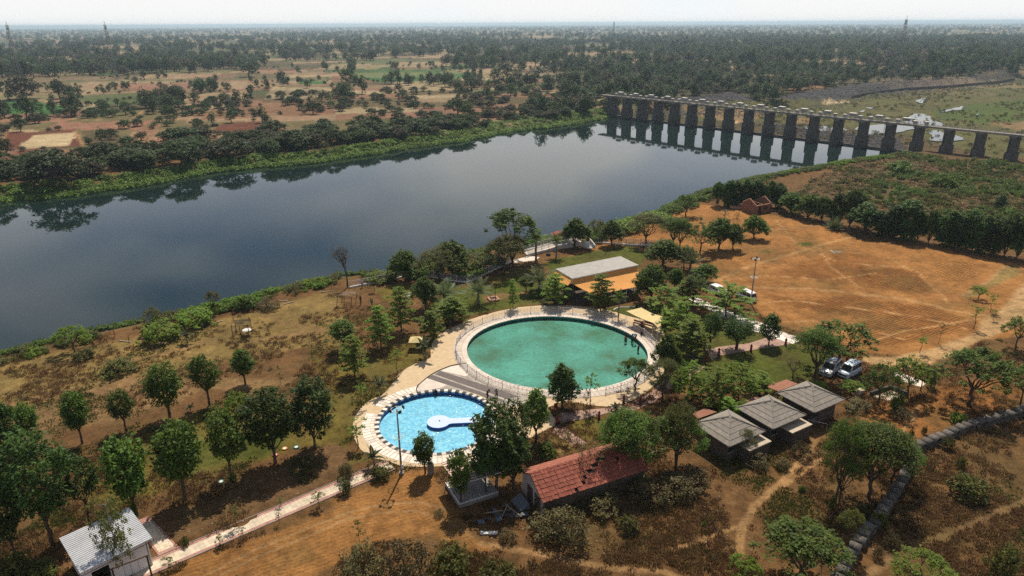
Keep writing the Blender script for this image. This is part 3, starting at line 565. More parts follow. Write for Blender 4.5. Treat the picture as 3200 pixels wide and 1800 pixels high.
def airy(seed, leafm='leaf_olive', h=7.0, w=6.5, fork=.3, limbs=8, twigs=9, per=22, size=.24, cr=.5, bark='bark'):
    rng = np.random.default_rng(seed); mb = MB(); top = Vector((rng.uniform(-.25, .25), rng.uniform(-.25, .25), h * fork)); limb(mb, rng, (0, 0, -.15), top, .19, .14, wob=.06); C_ = []
    for i in range(limbs):
        a = i * 6.283 / limbs + rng.uniform(-.35, .35); rr = w * rng.uniform(.12, .36); z = h * rng.uniform(.56, .78); e = limb(mb, rng, top, (math.cos(a) * rr, math.sin(a) * rr, z), .09, .04, n=5, bow=-.05)
        for j in range(twigs):
            b = a + rng.uniform(-1.2, 1.2); r2 = min(w * .5, rr + w * rng.uniform(-.1, .24)); zz = h * (1 - .42 * (r2 / (w * .5)) ** 2) * rng.uniform(.80, .98); p = (math.cos(b) * r2, math.sin(b) * r2, zz)
            limb(mb, rng, e, p, .03, .008, n=2, seg=4); C_.append(p); C_.append(np.array(p) * .8 + np.array(e) * .2 + rng.normal(size=3) * .25)
    return mb.mesh('trunk', M[bark], True), crown_mesh('crown', rng, C_, rng.uniform(cr * .6, cr * 1.25, len(C_)), per, size, M[leafm], flat=.6, up=.6), h, w
def column(seed, leafm='leaf_dark', h=8.0, w=2.8, per=16, size=.34, nc=170):
    rng = np.random.default_rng(seed); mb = MB(); limb(mb, rng, (0, 0, -.15), (0, 0, h * .8), .13, .03, n=5, wob=.01); c = shell(rng, nc, (0, 0, h * .52), (w * .42, w * .42, h * .47), .55)
    k = np.clip(1.15 - .5 * np.clip(c[:, 2] / h - .4, 0, 1), .5, 1.1); c[:, :2] *= (k * (.8 + .35 * fbm(c[:, 2], c[:, 0], seed, 2)))[:, None]
    return mb.mesh('trunk', M['bark'], True), crown_mesh('crown', rng, c, rng.uniform(.3, .55, len(c)), per, size, M[leafm], hang=.4), h, w
def bush(seed, leafm='leaf_olive', h=1.6, w=2.4, per=16, size=.2, nc=80, spray=0):
    rng = np.random.default_rng(seed); mb = MB(); C_ = []
    for i in range(9):
        a = i * .7; e = (math.cos(a) * w * rng.uniform(.15, .4), math.sin(a) * w * rng.uniform(.15, .4), h * rng.uniform(.5, .95)); limb(mb, rng, (0, 0, -.1), e, .03, .008, n=3, seg=4)
    c = shell(rng, nc, (0, 0, h * .36), (w * .45, w * .45, h * .58), .45, -.5); c[:, 2] = np.maximum(c[:, 2], .05); c[:, :2] *= (.7 + .6 * fbm(c[:, 0] * 1.5, c[:, 1] * 1.5, seed, 2))[:, None]
    return mb.mesh('stem', M['bark'], True), crown_mesh('crown', rng, c, rng.uniform(.15, .34, len(c)) * w / 2.2, per, size, M[leafm], flat=.8, up=.3), h, w
def ball(seed, leafm='leaf_mid', h=2.8, w=1.8):
    rng = np.random.default_rng(seed); mb = MB(); limb(mb, rng, (0, 0, -.1), (0, 0, h * .6), .06, .05, n=3, wob=.02); c = shell(rng, 110, (0, 0, h * .68), (w * .42, w * .42, h * .3), .7)
    return mb.mesh('trunk', M['bark'], True), crown_mesh('crown', rng, c, .22, 16, .17, M[leafm]), h, w
def palm(seed, leafm='palm_leaf', h=5.0, w=4.6, trunk=.38, fronds=17, thick=.16, droop=1.0):
    rng = np.random.default_rng(seed); mb = MB(); t0 = Vector((rng.uniform(-.15, .15), rng.uniform(-.15, .15), h * trunk)); limb(mb, rng, (0, 0, -.15), t0, thick * 1.4, thick, n=5, wob=.03, seg=8); Vs = []; ts = []
    for i in range(fronds):
        a = i * 2.4 + rng.uniform(-.2, .2); el = (1.35 - 1.25 * i / fronds); L = w * .56 * rng.uniform(.85, 1.1); p = np.array(t0); d = np.array([math.cos(a) * math.cos(el), math.sin(a) * math.cos(el), math.sin(el)]); side = np.array([-math.sin(a), math.cos(a), 0]); n = 11; tint = rng.random(); pts = [p]
        for k in range(n):
            d = d + np.array([0, 0, -.13 * droop * (k / n + .25)]); d /= np.linalg.norm(d); p = p + d * L * 1.15 / n; pts.append(p)
        mb.tube(pts[::2] + [pts[-1]], [.035] * 2 + [.02] * (len(pts[::2]) - 1), 4, cap=False)
        for k in range(1, n + 1):
            b = pts[k]; wl_ = .62 * (w / 4.6) * math.sin(math.pi * min(.97, .18 + .8 * k / n)); back = (pts[k] - pts[k - 1]); back = back / np.linalg.norm(back)
            for s in (-1, 1):
                for off in (0, .5):
                    q0 = b - back * off * L / n; tip = q0 + side * s * wl_ + back * wl_ * .55 - np.array([0, 0, wl_ * .38]); mid = (q0 + tip) / 2 + back * .07
                    Vs.append([q0, mid, tip, (q0 + tip) / 2 - back * .05]); ts += [tint * .7 + rng.random() * .3] * 4
    V = np.array(Vs).reshape(-1, 3); me = np_mesh('crown', V, np.arange(len(V)).reshape(-1, 4), M[leafm], ts)
    return mb.mesh('trunk', M['bark_grey'], True), me, h, w
def sapling(seed, leafm='leaf_bright', h=3.0, w=1.3):
    rng = np.random.default_rng(seed); mb = MB(); limb(mb, rng, (0, 0, -.1), (rng.uniform(-.1, .1), 0, h * .95), .035, .012, n=5, wob=.03); C_ = []
    for i in range(13):
        a = i * 2.4; z = h * rng.uniform(.45, .95); r_ = w * .42 * rng.uniform(.2, 1); e = (math.cos(a) * r_, math.sin(a) * r_, z + .15); limb(mb, rng, (0, 0, z), e, .014, .006, n=2, seg=4); C_.append(e)
    return mb.mesh('trunk', M['bark'], True), crown_mesh('crown', rng, C_, .2, 16, .16, M[leafm], flat=.7), h, w
def bare(seed, h=6.0, w=4.0, leafm='leaf_dry', spots=24):
    rng = np.random.default_rng(seed); mb = MB(); C_ = []
    def grow(p, d, L, r, lv):
        e = p + d * L; limb(mb, rng, p, e, r, r * .6, n=3, seg=5 if lv < 2 else 3)
        if lv == 5: C_.append(tuple(e)); return
        for _ in range(3 if lv < 4 else 2):
            nd = (d + Vector((rng.normal() * .34, rng.normal() * .34, rng.uniform(.02, .22)))).normalized(); grow(e, nd, L * rng.uniform(.62, .86), r * .6, lv + 1)
    grow(Vector((0, 0, -.1)), Vector((0, 0, 1)), h * .24, .13, 0); C_ = np.array(C_); mh = C_[:, 2].max(); ww = 2 * np.abs(C_[:, :2]).max()
    sel = C_[rng.permutation(len(C_))[:spots * 4]]; me = crown_mesh('crown', rng, sel, .16, 5, .13, M[leafm]); return mb.mesh('trunk', M['bark'], True), me, mh, ww
def euc(seed, h=7.0, w=3.4):
    rng = np.random.default_rng(seed); mb = MB(); limb(mb, rng, (0, 0, -.1), (.15, 0, h * .9), .11, .02, n=7, wob=.02); C_ = []
    for i in range(34):
        a = i * 2.4; z = h * (.28 + .66 * i / 34); r_ = w * .45 * rng.uniform(.25, 1) * (1 - .35 * abs(i / 34 - .6)); e = np.array((math.cos(a) * r_, math.sin(a) * r_, z + r_ * .4)); limb(mb, rng, (0, 0, z), e, .025, .008, n=3, seg=4)
        for k in range(5): C_.append(e + rng.normal(size=3) * .28 - np.array([0, 0, .2 * k]))
    return mb.mesh('trunk', M['bark_grey'], True), crown_mesh('crown', rng, C_, .3, 15, .26, M['leaf_olive'], hang=1.2, up=0, aspect=.35), h, w
def umbrella(seed, leafm='leaf_far', h=5.5, w=8.0, per=13, size=.5):
    rng = np.random.default_rng(seed); mb = MB(); top = Vector((0, 0, h * .25)); limb(mb, rng, (0, 0, -.3), top, .22, .16); C_ = []
    for i in range(10):
        a = i * 2.4; r_ = w * .48 * math.sqrt((i + .4) / 10) * .92; e = (math.cos(a) * r_, math.sin(a) * r_, h * (.86 - .34 * (r_ / (w * .5)) ** 2 + rng.uniform(-.08, .06))); limb(mb, rng, top, e, .08, .02)
        C_.append(shell(rng, 16, e, (w * .17, w * .17, h * .15), .3, -.7))
    C_ = np.vstack(C_); C_ = np.vstack([C_, shell(rng, 40, (0, 0, h * .35), (w * .42, w * .42, h * .3), .6, -.8)]); return mb, C_, rng, leafm, per, size, h, w
def one_mesh(name, mb, V, F, t, leafm, bark='bark'):
    """trunk and crown in one mesh for plants too far away to show their parts"""
    tv = np.array(mb.v); tf = mb.f; me = bpy.data.meshes.new(name); off = len(tv)
    me.from_pydata(np.vstack([tv, V]).tolist(), [], [list(f) for f in tf] + (F + off).tolist()); me.materials.append(M[leafm]); me.materials.append(M[bark])
    me.polygons.foreach_set('material_index', [1] * len(tf) + [0] * len(F)); a = me.attributes.new('tint', 'FLOAT', 'POINT'); a.data.foreach_set('value', np.concatenate([np.zeros(off), t]).astype(np.float32)); me.update(); return me
def far_umbrella(seed, leafm, **kw):
    mb, C_, rng, lm, per, size, h, w = umbrella(seed, leafm, **kw); V, F, t = leaves(rng, C_, rng.uniform(.5, .95, len(C_)), per, size, flat=.6, up=.5); return one_mesh('far_tree', mb, V, F, t, leafm), h, w
def far_round(seed, leafm, h=9.0, w=7.0, base=.2, nc=95, per=11, size=.75):
    rng = np.random.default_rng(seed); mb = MB(); limb(mb, rng, (0, 0, -.5), (0, 0, h * (base + .25)), .3, .18); C_ = []
    for i in range(6):
        a = i * 2.4; r_ = w * .26 * (i > 0); c = (math.cos(a) * r_, math.sin(a) * r_, h * (.74 - .46 * i / 6 + rng.uniform(-.05, .05))); C_.append(shell(rng, nc // 6, c, (w * .28, w * .28, h * .24), .5, -.9))
    C_ = np.vstack(C_); V, F, t = leaves(rng, C_, rng.uniform(.6, 1.1, len(C_)), per, size, flat=.8, up=.4); return one_mesh('far_tree', mb, V, F, t, leafm), h, w
def far_palm(seed, h=9.0):
    rng = np.random.default_rng(seed); mb = MB(); limb(mb, rng, (0, 0, -.5), (0, 0, h * .85), .2, .14); V, F, t = leaves(rng, shell(rng, 26, (0, 0, h * .88), (1.5, 1.5, 1.0), .4), .5, 9, .7); return one_mesh('far_tree', mb, V, F, t, 'leaf_far'), h, 3.4

PROTO = {}
def kind(name, fn, seeds, **kw): PROTO[name] = [fn(s, **kw) for s in seeds]
PROTO['ovoid'] = [ovoid(1), ovoid(2, base=.32, nc=190, peak=.15), ovoid(3, base=.2, nc=260, size=.3), ovoid(4, base=.3, nc=170, per=15), ovoid(5, base=.24, peak=.3, nc=220), ovoid(81, leafm='leaf_dark', base=.36, nc=150, w=4.4), ovoid(82, base=.22, peak=-.15, nc=230)]; kind('cone', ovoid, (5, 6), leafm='leaf_dark', peak=.45, base=.14, per=18); kind('pom', ovoid, (7, 8), leafm='leaf_dark', h=4.6, w=2.9, base=.24, size=.2, nc=210)
PROTO['bigov'] = [ovoid(9, 'leaf_dark', 9.5, 5.6, .2, 18, .34, 330), ovoid(10, 'leaf_dark', 9.5, 5.6, .14, 17, .36, 300, .2), ovoid(11, 'leaf_dark', 9.5, 5.6, .24, 18, .32, 280, -.1), dense(83, 'leaf_dark', 9.5, 6.0, .14, 15, 17, .36, 32)]
kind('dense', dense, (12, 13, 14, 15)); kind('tier', tiered, (16, 17, 18, 19)); kind('tierbig', tiered, (20, 21), h=7, w=8.5, tiers=8, per=17, size=.33)
kind('airy', airy, (22, 23, 24)); kind('airyg', airy, (25, 26), leafm='leaf_mid', per=24, size=.28); kind('airyb', airy, (27,), leafm='leaf_bright', per=26, size=.28)
kind('open', airy, (28,), leafm='leaf_mid', h=12, w=10.5, fork=.22, limbs=12, twigs=7, per=22, size=.46, cr=.62)
kind('feather', airy, (29, 30), leafm='leaf_olive', per=34, size=.17, limbs=10, twigs=12, cr=.55, fork=.22); kind('featherg', airy, (31, 32), leafm='leaf_mid', per=36, size=.18, limbs=11, twigs=13, cr=.6, fork=.2)
kind('hedge', ovoid, (56, 57, 58), leafm='leaf_dark', h=8.0, w=3.6, base=-.06, nc=280, per=18, size=.40)
kind('hedgew', dense, (59, 60), leafm='leaf_dark', h=6.5, w=6.5, base=.05, lobes=14, nc=32, per=18, size=.40)
kind('sparse', airy, (33,), leafm='leaf_dry', per=5, size=.2, limbs=9, twigs=8, cr=.4); kind('col', column, (34, 35, 36)); kind('ball', ball, (37,))
kind('palm', palm, (38, 39), leafm='palm_leaf'); kind('royal', palm, (40,), h=7, w=3.8, trunk=.66, thick=.14, droop=1.4, leafm='leaf_mid'); kind('lpalm', palm, (41,), h=2.0, w=1.7, trunk=.45, fronds=10, thick=.07)
kind('sap', sapling, (42, 43, 44)); kind('sapo', sapling, (45,), leafm='leaf_olive'); kind('bare', bare, (46,)); kind('euc', euc, (47,))
kind('bush', bush, (48, 49)); kind('bushg', bush, (50, 51), leafm='leaf_mid'); kind('bushd', bush, (52, 53), leafm='leaf_dry', per=20, size=.13, nc=90); kind('bushl', bush, (54,), leafm='leaf_lime')
kind('agave', palm, (55,), h=3.2, w=4.6, trunk=.06, fronds=34, droop=.35, leafm='palm_leaf')
FARP = [far_umbrella(60, 'leaf_far'), far_umbrella(61, 'leaf_far', h=4.5, w=7), far_umbrella(62, 'leaf_faro', h=4.5, w=7), far_round(63, 'leaf_far'), far_round(64, 'leaf_far', h=11, w=6), far_round(65, 'leaf_faro', h=8, w=8), far_round(66, 'leaf_far', h=8, w=9), far_palm(67),
        far_round(68, 'leaf_far', h=3.2, w=4.4, base=.0, size=.45, nc=60), far_round(69, 'leaf_faro', h=2.4, w=3.6, base=.0, size=.4, nc=60)]
_cnt = {}
def plant(k, bx, by, ty, w, kd, label, cat='tree', name=None, group=None, mat=None, z=0.0):
    """a plant whose foot shows at (bx, by), whose top reaches row ty and whose crown is w wide, all in pixels of view k"""
    sx, sy = q(k, bx, by); b = g(k, bx, by, 0); zz = ground_z(b.x, b.y); b = g(k, bx, by, zz); b.z = zz
    h = height_to(b, q(k, bx, ty)[1]); ww = (1.22 if kd.startswith('tier') else 1.02 if kd in ('ovoid', 'bigov') else 1.1) * w * VIEWS[k][2] * proj(b)[2] / LENS_PX
    L = PROTO[kd]; i = _cnt.get(kd, 0); _cnt[kd] = i + 1; tr, cr, h0, w0 = L[i % len(L)]
    nm = name or {'palm': 'palm_tree', 'royal': 'palm_tree', 'lpalm': 'palm_sapling', 'sap': 'sapling', 'sapo': 'sapling', 'bush': 'shrub', 'bushg': 'shrub', 'bushd': 'dry_shrub', 'bushl': 'shrub', 'agave': 'fan_palm', 'bare': 'bare_tree', 'euc': 'eucalyptus_tree', 'col': 'columnar_tree', 'ball': 'topiary_tree', 'pom': 'topiary_tree', 'ovoid': 'orchard_tree', 'bigov': 'large_tree', 'tier': 'almond_tree', 'tierbig': 'almond_tree', 'feather': 'feathery_tree', 'featherg': 'feathery_tree', 'dense': 'leafy_tree', 'hedge': 'hedge_tree', 'hedgew': 'hedge_tree', 'airy': 'spreading_tree', 'airyg': 'spreading_tree', 'airyb': 'spreading_tree'}.get(kd, 'tree')
    t = thing(nm, label, cat, b, (i * 2.4 + bx * .1) % 6.28, group); s = max(ww / w0, .05); v_ = 1 + .12 * math.sin(bx * 12.9 + by); t.scale = (s * v_, s / v_, max(h / h0, .05))
    link(tr.name.split('.')[0], tr, t); c = link('crown', cr, t)
    if mat: c.material_slots[0].link = 'OBJECT'; c.material_slots[0].material = M[mat]
    return t
# ------------------------------------------------------------------ trees and shrubs of the near bank
OR = 'trees of the orchard rows'
T = [
 # view, foot x, foot y, top y, width, kind, label
 (0, 208, 1115, 985, 70, 'ovoid', 'leftmost egg-shaped tree of the back orchard row'),
 (0, 318, 1085, 980, 64, 'ovoid', 'small egg-shaped tree, second from the left in the back orchard row'),
 (0, 428, 1052, 912, 90, 'ovoid', 'larger forked tree, third from the left in the back orchard row'),
 (0, 528, 1020, 893, 74, 'ovoid', 'egg-shaped tree, fourth from the left in the back orchard row'),
 (0, 617, 968, 880, 62, 'ovoid', 'egg-shaped tree at the right end of the back orchard row'),
 (0, 228, 1318, 1143, 100, 'ovoid', 'leftmost slender tree of the front orchard row, behind the tin shed'),
 (0, 345, 1300, 1098, 118, 'ovoid', 'dark egg-shaped tree of the front row beside the tin shed paving'),
 (0, 468, 1258, 1063, 122, 'ovoid', 'broad dark tree, third from the left in the front orchard row'),
 (0, 583, 1208, 1028, 98, 'ovoid', 'tree with slim bare trunk, beside the green tyre in the front row'),
 (0, 693, 1165, 973, 138, 'bigov', 'big dark tree with the red tyre at its foot'),
 (0, 793, 1128, 938, 132, 'bigov', 'tall dark tree at the right end of the front orchard row'),
 (0, 135, 1372, 1085, 185, 'bigov', 'huge dark tree at the left edge, left of the tin shed'),
 (0, 25, 1200, 985, 120, 'bigov', 'dark tree cut by the left edge above the huge one'),
 (0, 85, 1130, 1012, 62, 'ovoid', 'dull dark tree behind the leftmost orchard trees'),
 (0, 40, 1400, 1200, 120, 'bigov', 'dark tree in the bottom left corner'),
 (7, 905, 1440, 868, 250, 'euc', 'drooping olive tree in front of the tin shed'),
 (7, 985, 1035, 905, 55, 'bushg', 'green suckers at the foot of the tree by the shed paving'),
 (7, 1700, 750, 690, 55, 'bushg', 'green suckers at the foot of the slim orchard tree'),
 (7, 1780, 400, 85, 240, 'airyb', 'bright yellow-green tree behind the big dark orchard trees'),
 (5, 60, 1205, 975, 215, 'ovoid', 'round dark tree right of the thatched table hut'),
 (5, 137, 1402, 1095, 215, 'tier', 'bright layered tree in front of the round dark tree'),
 (5, 330, 1185, 880, 215, 'tier', 'layered tree in the brown grass left of the garden lawn'),
 (5, 480, 1065, 742, 215, 'tier', 'tall layered tree left of the pale bench'),
 (5, 655, 915, 655, 230, 'dense', 'olive tree with twin trunks beside the left coconut palm'),
 (5, 695, 1120, 920, 205, 'tier', 'bright layered tree above the two seated people'),
 (5, 850, 1000, 815, 250, 'tier', 'wide layered tree left of the large pool'),
 (5, 800, 880, 655, 270, 'palm', 'low coconut palm, leftmost of three on the lawn'),
 (5, 1038, 860, 640, 200, 'palm', 'coconut palm beside the square brick planter'),
 (5, 1485, 780, 555, 200, 'palm', 'coconut palm at the left end of the pavilion'),
 (5, 1390, 790, 658, 120, 'ball', 'clipped round tree on a stem beside the coconut palm'),
 (5, 1292, 900, 685, 105, 'tier', 'slim layered tree at the upper rim of the large pool'),
 (5, 1600, 870, 645, 215, 'tier', 'layered tree left of the orange awning'),
 ('d', 1010, 1080, 500, 480, 'tier', 'bright layered tree in front of the orange awning'),
 (5, 2060, 965, 742, 105, 'royal', 'dark slender palm in front of the pavilion'),
 (5, 2290, 850, 562, 255, 'dense', 'dense weeping tree covering the right end of the pavilion'),
 (5, 2470, 750, 608, 135, 'dense', 'small round tree right of the pavilion'),
 (5, 2400, 960, 745, 370, 'tierbig', 'wide bright layered tree behind the tan shade sail'),
 (5, 2500, 1110, 850, 330, 'tierbig', 'wide layered tree right of the tan shade sail'),
 (5, 2590, 1230, 980, 260, 'tier', 'layered tree between the shade sail and the clipped trees'),
 (5, 2560, 860, 700, 200, 'tier', 'layered tree beside the parked white sedan'),
 ('e', 1020, 1225, 530, 470, 'dense', 'dark weeping tree at the right rim of the large pool'),
 ('e', 530, 1440, 905, 520, 'airyg', 'broad-leaved tree on the lower right rim of the large pool'),
 ('e', 1230, 1250, 900, 330, 'dense', 'low dark tree behind the weeping poolside tree'),
 (8, 1650, 228, -95, 225, 'cone', 'dense cone-shaped tree at the lower rim of the large pool'),
 (8, 1860, 215, -28, 120, 'sap', 'young leafy tree with white trunk beside the cone-shaped tree'),
 (8, 1820, 445, 85, 60, 'sapo', 'thin tall sapling on the lawn between pools and red roof'),
 (8, 1460, 472, 88, 235, 'ovoid', 'upright dark tree at the right end of the clump by the blue pool'),
 (8, 1175, 800, 165, 420, 'bigov', 'largest dark tree of the clump hiding the blue pool'),
 (8, 1300, 700, 140, 260, 'bigov', 'rear dark tree of the clump hiding the blue pool'),
 (8, 1290, 805, 375, 290, 'bigov', 'front right dark tree of the clump hiding the blue pool'),
 (8, 1095, 868, 478, 200, 'ovoid', 'dark tree in front of the kiosk platform'),
 (8, 915, 930, 528, 200, 'ovoid', 'dark tree hiding the striped kiosk roof'),
 (8, 650, 702, 405, 195, 'ovoid', 'small dark tree on the lower rim of the blue pool'),
 (8, 160, 518, 325, 165, 'sap', 'pale feathery sapling left of the blue pool'),
 (8, 285, 642, 485, 110, 'lpalm', 'young palm at the lower left of the blue pool'),
 (8, 190, 205, 40, 110, 'sap', 'thin sapling in the grass left of the pool paving'),
 (8, 330, 125, -40, 100, 'lpalm', 'young palm on the rim of the sandy paving'),
 (5, 445, 1385, 1192, 115, 'sap', 'pale sapling beside the path bend left of the large pool'),
 (5, 660, 1272, 1095, 120, 'lpalm', 'dark young palm beside the small tan umbrella'),
 (5, 85, 742, 445, 165, 'bare', 'leafless purple-brown tree on the river bank'),
 (5, 505, 695, 462, 235, 'dense', 'dense dark tree on the railing near the leafless tree'),
 (5, 760, 690, 438, 320, 'feather', 'spreading olive tree beside the bend of the railing'),
 (5, 850, 655, 400, 300, 'dense', 'bright crowned tree behind the spreading olive tree'),
 (5, 1060, 640, 485, 260, 'airy', 'olive tree leaning over the lowest bend of the railing'),
 (5, 1225, 652, 345, 290, 'airy', 'airy tree with slender trunk left of the royal palm'),
 (5, 1295, 590, 350, 270, 'feather', 'yellowish tree under the tall open tree'),
 (5, 1285, 560, 150, 385, 'open', 'tallest open-branched tree standing against the river'),
 (5, 1460, 545, 295, 165, 'royal', 'tall palm with a dark trunk on the terrace'),
 (5, 1610, 525, 338, 115, 'royal', 'small palm in front of the railed platform'),
 (5, 1745, 450, 238, 230, 'dense', 'umbrella-shaped tree shading the railed platform'),
 (5, 2015, 435, 248, 185, 'dense', 'dark tree behind the right-hand railing'),
 (5, 1900, 390, 238, 160, 'airy', 'pale thin tree between platform and dark tree'),
 (5, 2270, 430, 195, 280, 'feather', 'wide olive tree behind the pavilion roof'),
 (5, 2450, 450, 225, 240, 'featherg', 'green feathery tree left of the bare field'),
 (5, 2390, 610, 380, 285, 'dense', 'very dark tree behind the right end of the pavilion'),
 (5, 2540, 610, 425, 170, 'airyg', 'tree at the left edge of the bare field by the pavilion'),
 (5, 280, 772, 640, 75, 'sap', 'little tree in front of the railing near the standing man'),
 (5, 265, 882, 820, 45, 'lpalm', 'tiny palm in the brown grass near the collapsed hut'),
 (4, 1570, 925, 762, 125, 'airy', 'thin olive tree on the bank above the thatched hut'),
 (4, 1130, 1060, 882, 150, 'airy', 'thin pale tree in the bank weeds'),
 (4, 545, 1215, 1012, 200, 'airyb', 'bright green tree on the bank at the left'),
 (4, 1375, 1150, 1030, 85, 'lpalm', 'small palm left of the thatched hut'),
 (4, 2290, 1355, 1190, 75, 'sapo', 'lone sapling in the brown grass left of the round dark tree'),
 (4, 2050, 1449, 1310, 45, 'sapo', 'very thin sapling in the brown grass'),
 (7, 1390, 250, 185, 60, 'lpalm', 'tiny palm between the two orchard rows'),
 # field edge and entrance
 (6, 95, 225, 55, 170, 'airyg', 'dark tree at the far corner of the bare field'),
 (6, 340, 475, 232, 230, 'dense', 'big tree at the left edge of the bare field'),
 (6, 445, 470, 278, 160, 'dense', 'tree with a leafy trunk beside the big field tree'),
 (6, 205, 495, 268, 230, 'airyg', 'tree with pale trunks at the left edge of the field'),
 (6, 55, 470, 222, 170, 'featherg', 'feathery tree left of the pale-trunked tree'),
 (6, 600, 390, 212, 190, 'dense', 'two-lobed tree standing alone near the brick ruin'),
 (6, 385, 245, 178, 95, 'sapo', 'spindly sapling left of the brick ruin'),
 (6, 470, 295, 200, 60, 'sapo', 'withered sapling in front of the brick ruin'),
 (6, 210, 270, 220, 40, 'lpalm', 'tiny palm at the far end of the bare field'),
 (6, 240, 710, 568, 195, 'dense', 'round bright-topped tree beside the white sedan'),
 (6, 130, 640, 445, 170, 'palm', 'shaggy palm at the left edge of the bare field'),
 (6, 30, 760, 602, 120, 'dense', 'small round tree behind the layered trees'),
 (6, 155, 858, 640, 225, 'airyg', 'leafy tree shading the white sedan'),
 (6, 390, 960, 728, 430, 'tierbig', 'wide tree spreading over the white tiled walk'),
 (6, 275, 1188, 925, 150, 'pom', 'clipped oval tree at the left of the pink path'),
 (6, 470, 1195, 950, 200, 'pom', 'broad clipped tree in the middle of the pink path'),
 (6, 705, 1168, 933, 155, 'cone', 'pointed clipped tree at the right of the pink path'),
 (6, 420, 1040, 930, 110, 'palm', 'small fan of palm leaves behind the clipped trees'),
 (6, 1030, 1402, 1040, 320, 'featherg', 'spreading tree beside the silver people carrier'),
 (6, 1200, 1330, 972, 420, 'airyg', 'large tree behind the two parked vans'),
 (6, 880, 1405, 1258, 160, 'sparse', 'nearly leafless tree on the lawn left of the vans'),
 (9, 300, 232, -75, 360, 'tierbig', 'dark tree in front of the left cottage row'),
 (9, 480, 190, -100, 340, 'tierbig', 'dark tree left of the striped pergola'),
 (9, 120, 170, -120, 300, 'tierbig', 'olive tree above the pink path near the cottages'),
 (9, -70, 150, -150, 250, 'feather', 'dull olive tree below the poolside tree'),
 (9, 30, 640, 170, 290, 'feather', 'olive tree at the left corner of the nearest cottage'),
 (9, 530, 330, 165, 190, 'airyb', 'pale tree growing between the left and middle cottages'),
 (9, 800, 200, 92, 150, 'airyb', 'yellowish tree growing between the middle and right cottages'),
 (9, 510, 560, 370, 190, 'feather', 'dry olive tree in front of the nearest cottage roof'),
 (9, 1070, 100, 20, 130, 'bushl', 'yellow-green bush behind the right cottage'),
 (6, 2200, 1045, 878, 95, 'sap', 'thin roadside sapling, tallest of those by the field'),
 (6, 2325, 925, 793, 85, 'sap', 'roadside sapling beyond the tallest one'),
 (6, 2235, 830, 728, 110, 'airyb', 'bushy sapling on the field corner mound'),
 (6, 1945, 1155, 1003, 55, 'sapo', 'narrow sapling at the lower field edge'),
 (6, 1810, 1222, 1088, 95, 'sap', 'pale sapling at the nearest field corner'),
 (6, 2345, 985, 905, 60, 'sap', 'shortest roadside sapling by the sandy track'),
 (9, 2175, 205, -215, 490, 'airyg', 'big leafy tree above the pipe wall'),
 (6, 2510, 1195, 945, 215, 'airyg', 'dark tree cut by the right edge beside the track'),
 (9, 2542, 200, -110, 210, 'airyg', 'tree at the right edge behind the pipe wall'),
 (9, 1710, 140, -170, 260, 'airyb', 'yellowing forked tree beside the concrete pad'),
 (9, 1815, 95, -120, 150, 'airy', 'thin tree right of the yellowing forked tree'),
 (9, 1885, 70, -90, 90, 'bushg', 'dark green bush at the end of the concrete pad'),
 (9, 1500, 195, -120, 240, 'airyg', 'tree over the sunken concrete tank'),
 (9, 1630, 250, 95, 110, 'bushg', 'upright bush beside the concrete tank'),
 (9, 1300, 120, 20, 150, 'airyb', 'low bright tree behind the right cottage'),
 (9, 1195, 905, 275, 300, 'featherg', 'left stem of the big tree mass by the pipe wall'),
 (9, 1430, 880, 325, 560, 'featherg', 'broad green tree beside the bend of the pipe wall'),
 (9, 1600, 760, 420, 330, 'featherg', 'tree leaning over the pipe wall bend'),
 (9, 1225, 915, 560, 220, 'feather', 'brownish thin tree under the broad green tree'),
 (9, 1275, 1262, 945, 195, 'airy', 'thin tree next to the pipe wall below the broad tree'),
 (9, 900, 1500, 1085, 620, 'airyg', 'wide bright tree at the bottom right of the picture'),
 (9, 1810, 1600, 1300, 430, 'airyb', 'treetop cut by the bottom edge right of the pipe wall'),
 (9, 520, 1500, 1300, 220, 'airyb', 'small treetop at the bottom left of the wide bright tree'),
 (8, 1855, 805, 445, 285, 'sparse', 'thin half-bare tree in front of the red tiled roof'),
 (8, 2105, 730, 235, 430, 'featherg', 'green tree at the right end of the red tiled roof'),
 (8, 2250, 690, 245, 380, 'airyg', 'second green tree beyond the red tiled roof'),
 (8, 2485, 640, 260, 330, 'featherg', 'olive tree between red roof and cottages'),
 (8, 1540, 585, 468, 165, 'bushg', 'low spreading shrub beside the red tiled building'),
 (8, 1695, 495, 395, 75, 'sapo', 'grey-stemmed shrub beside the pink path'),
 (8, 180, 1250, 1030, 90, 'sapo', 'thin leafy sapling in the orange dirt'),
 (9, 640, 130, -40, 190, 'tier', 'layered tree just left of the striped pergola'),
 (9, 400, 330, 150, 200, 'tier', 'low layered tree behind the nearest cottage roof'),
]
for a in T: plant(*a)
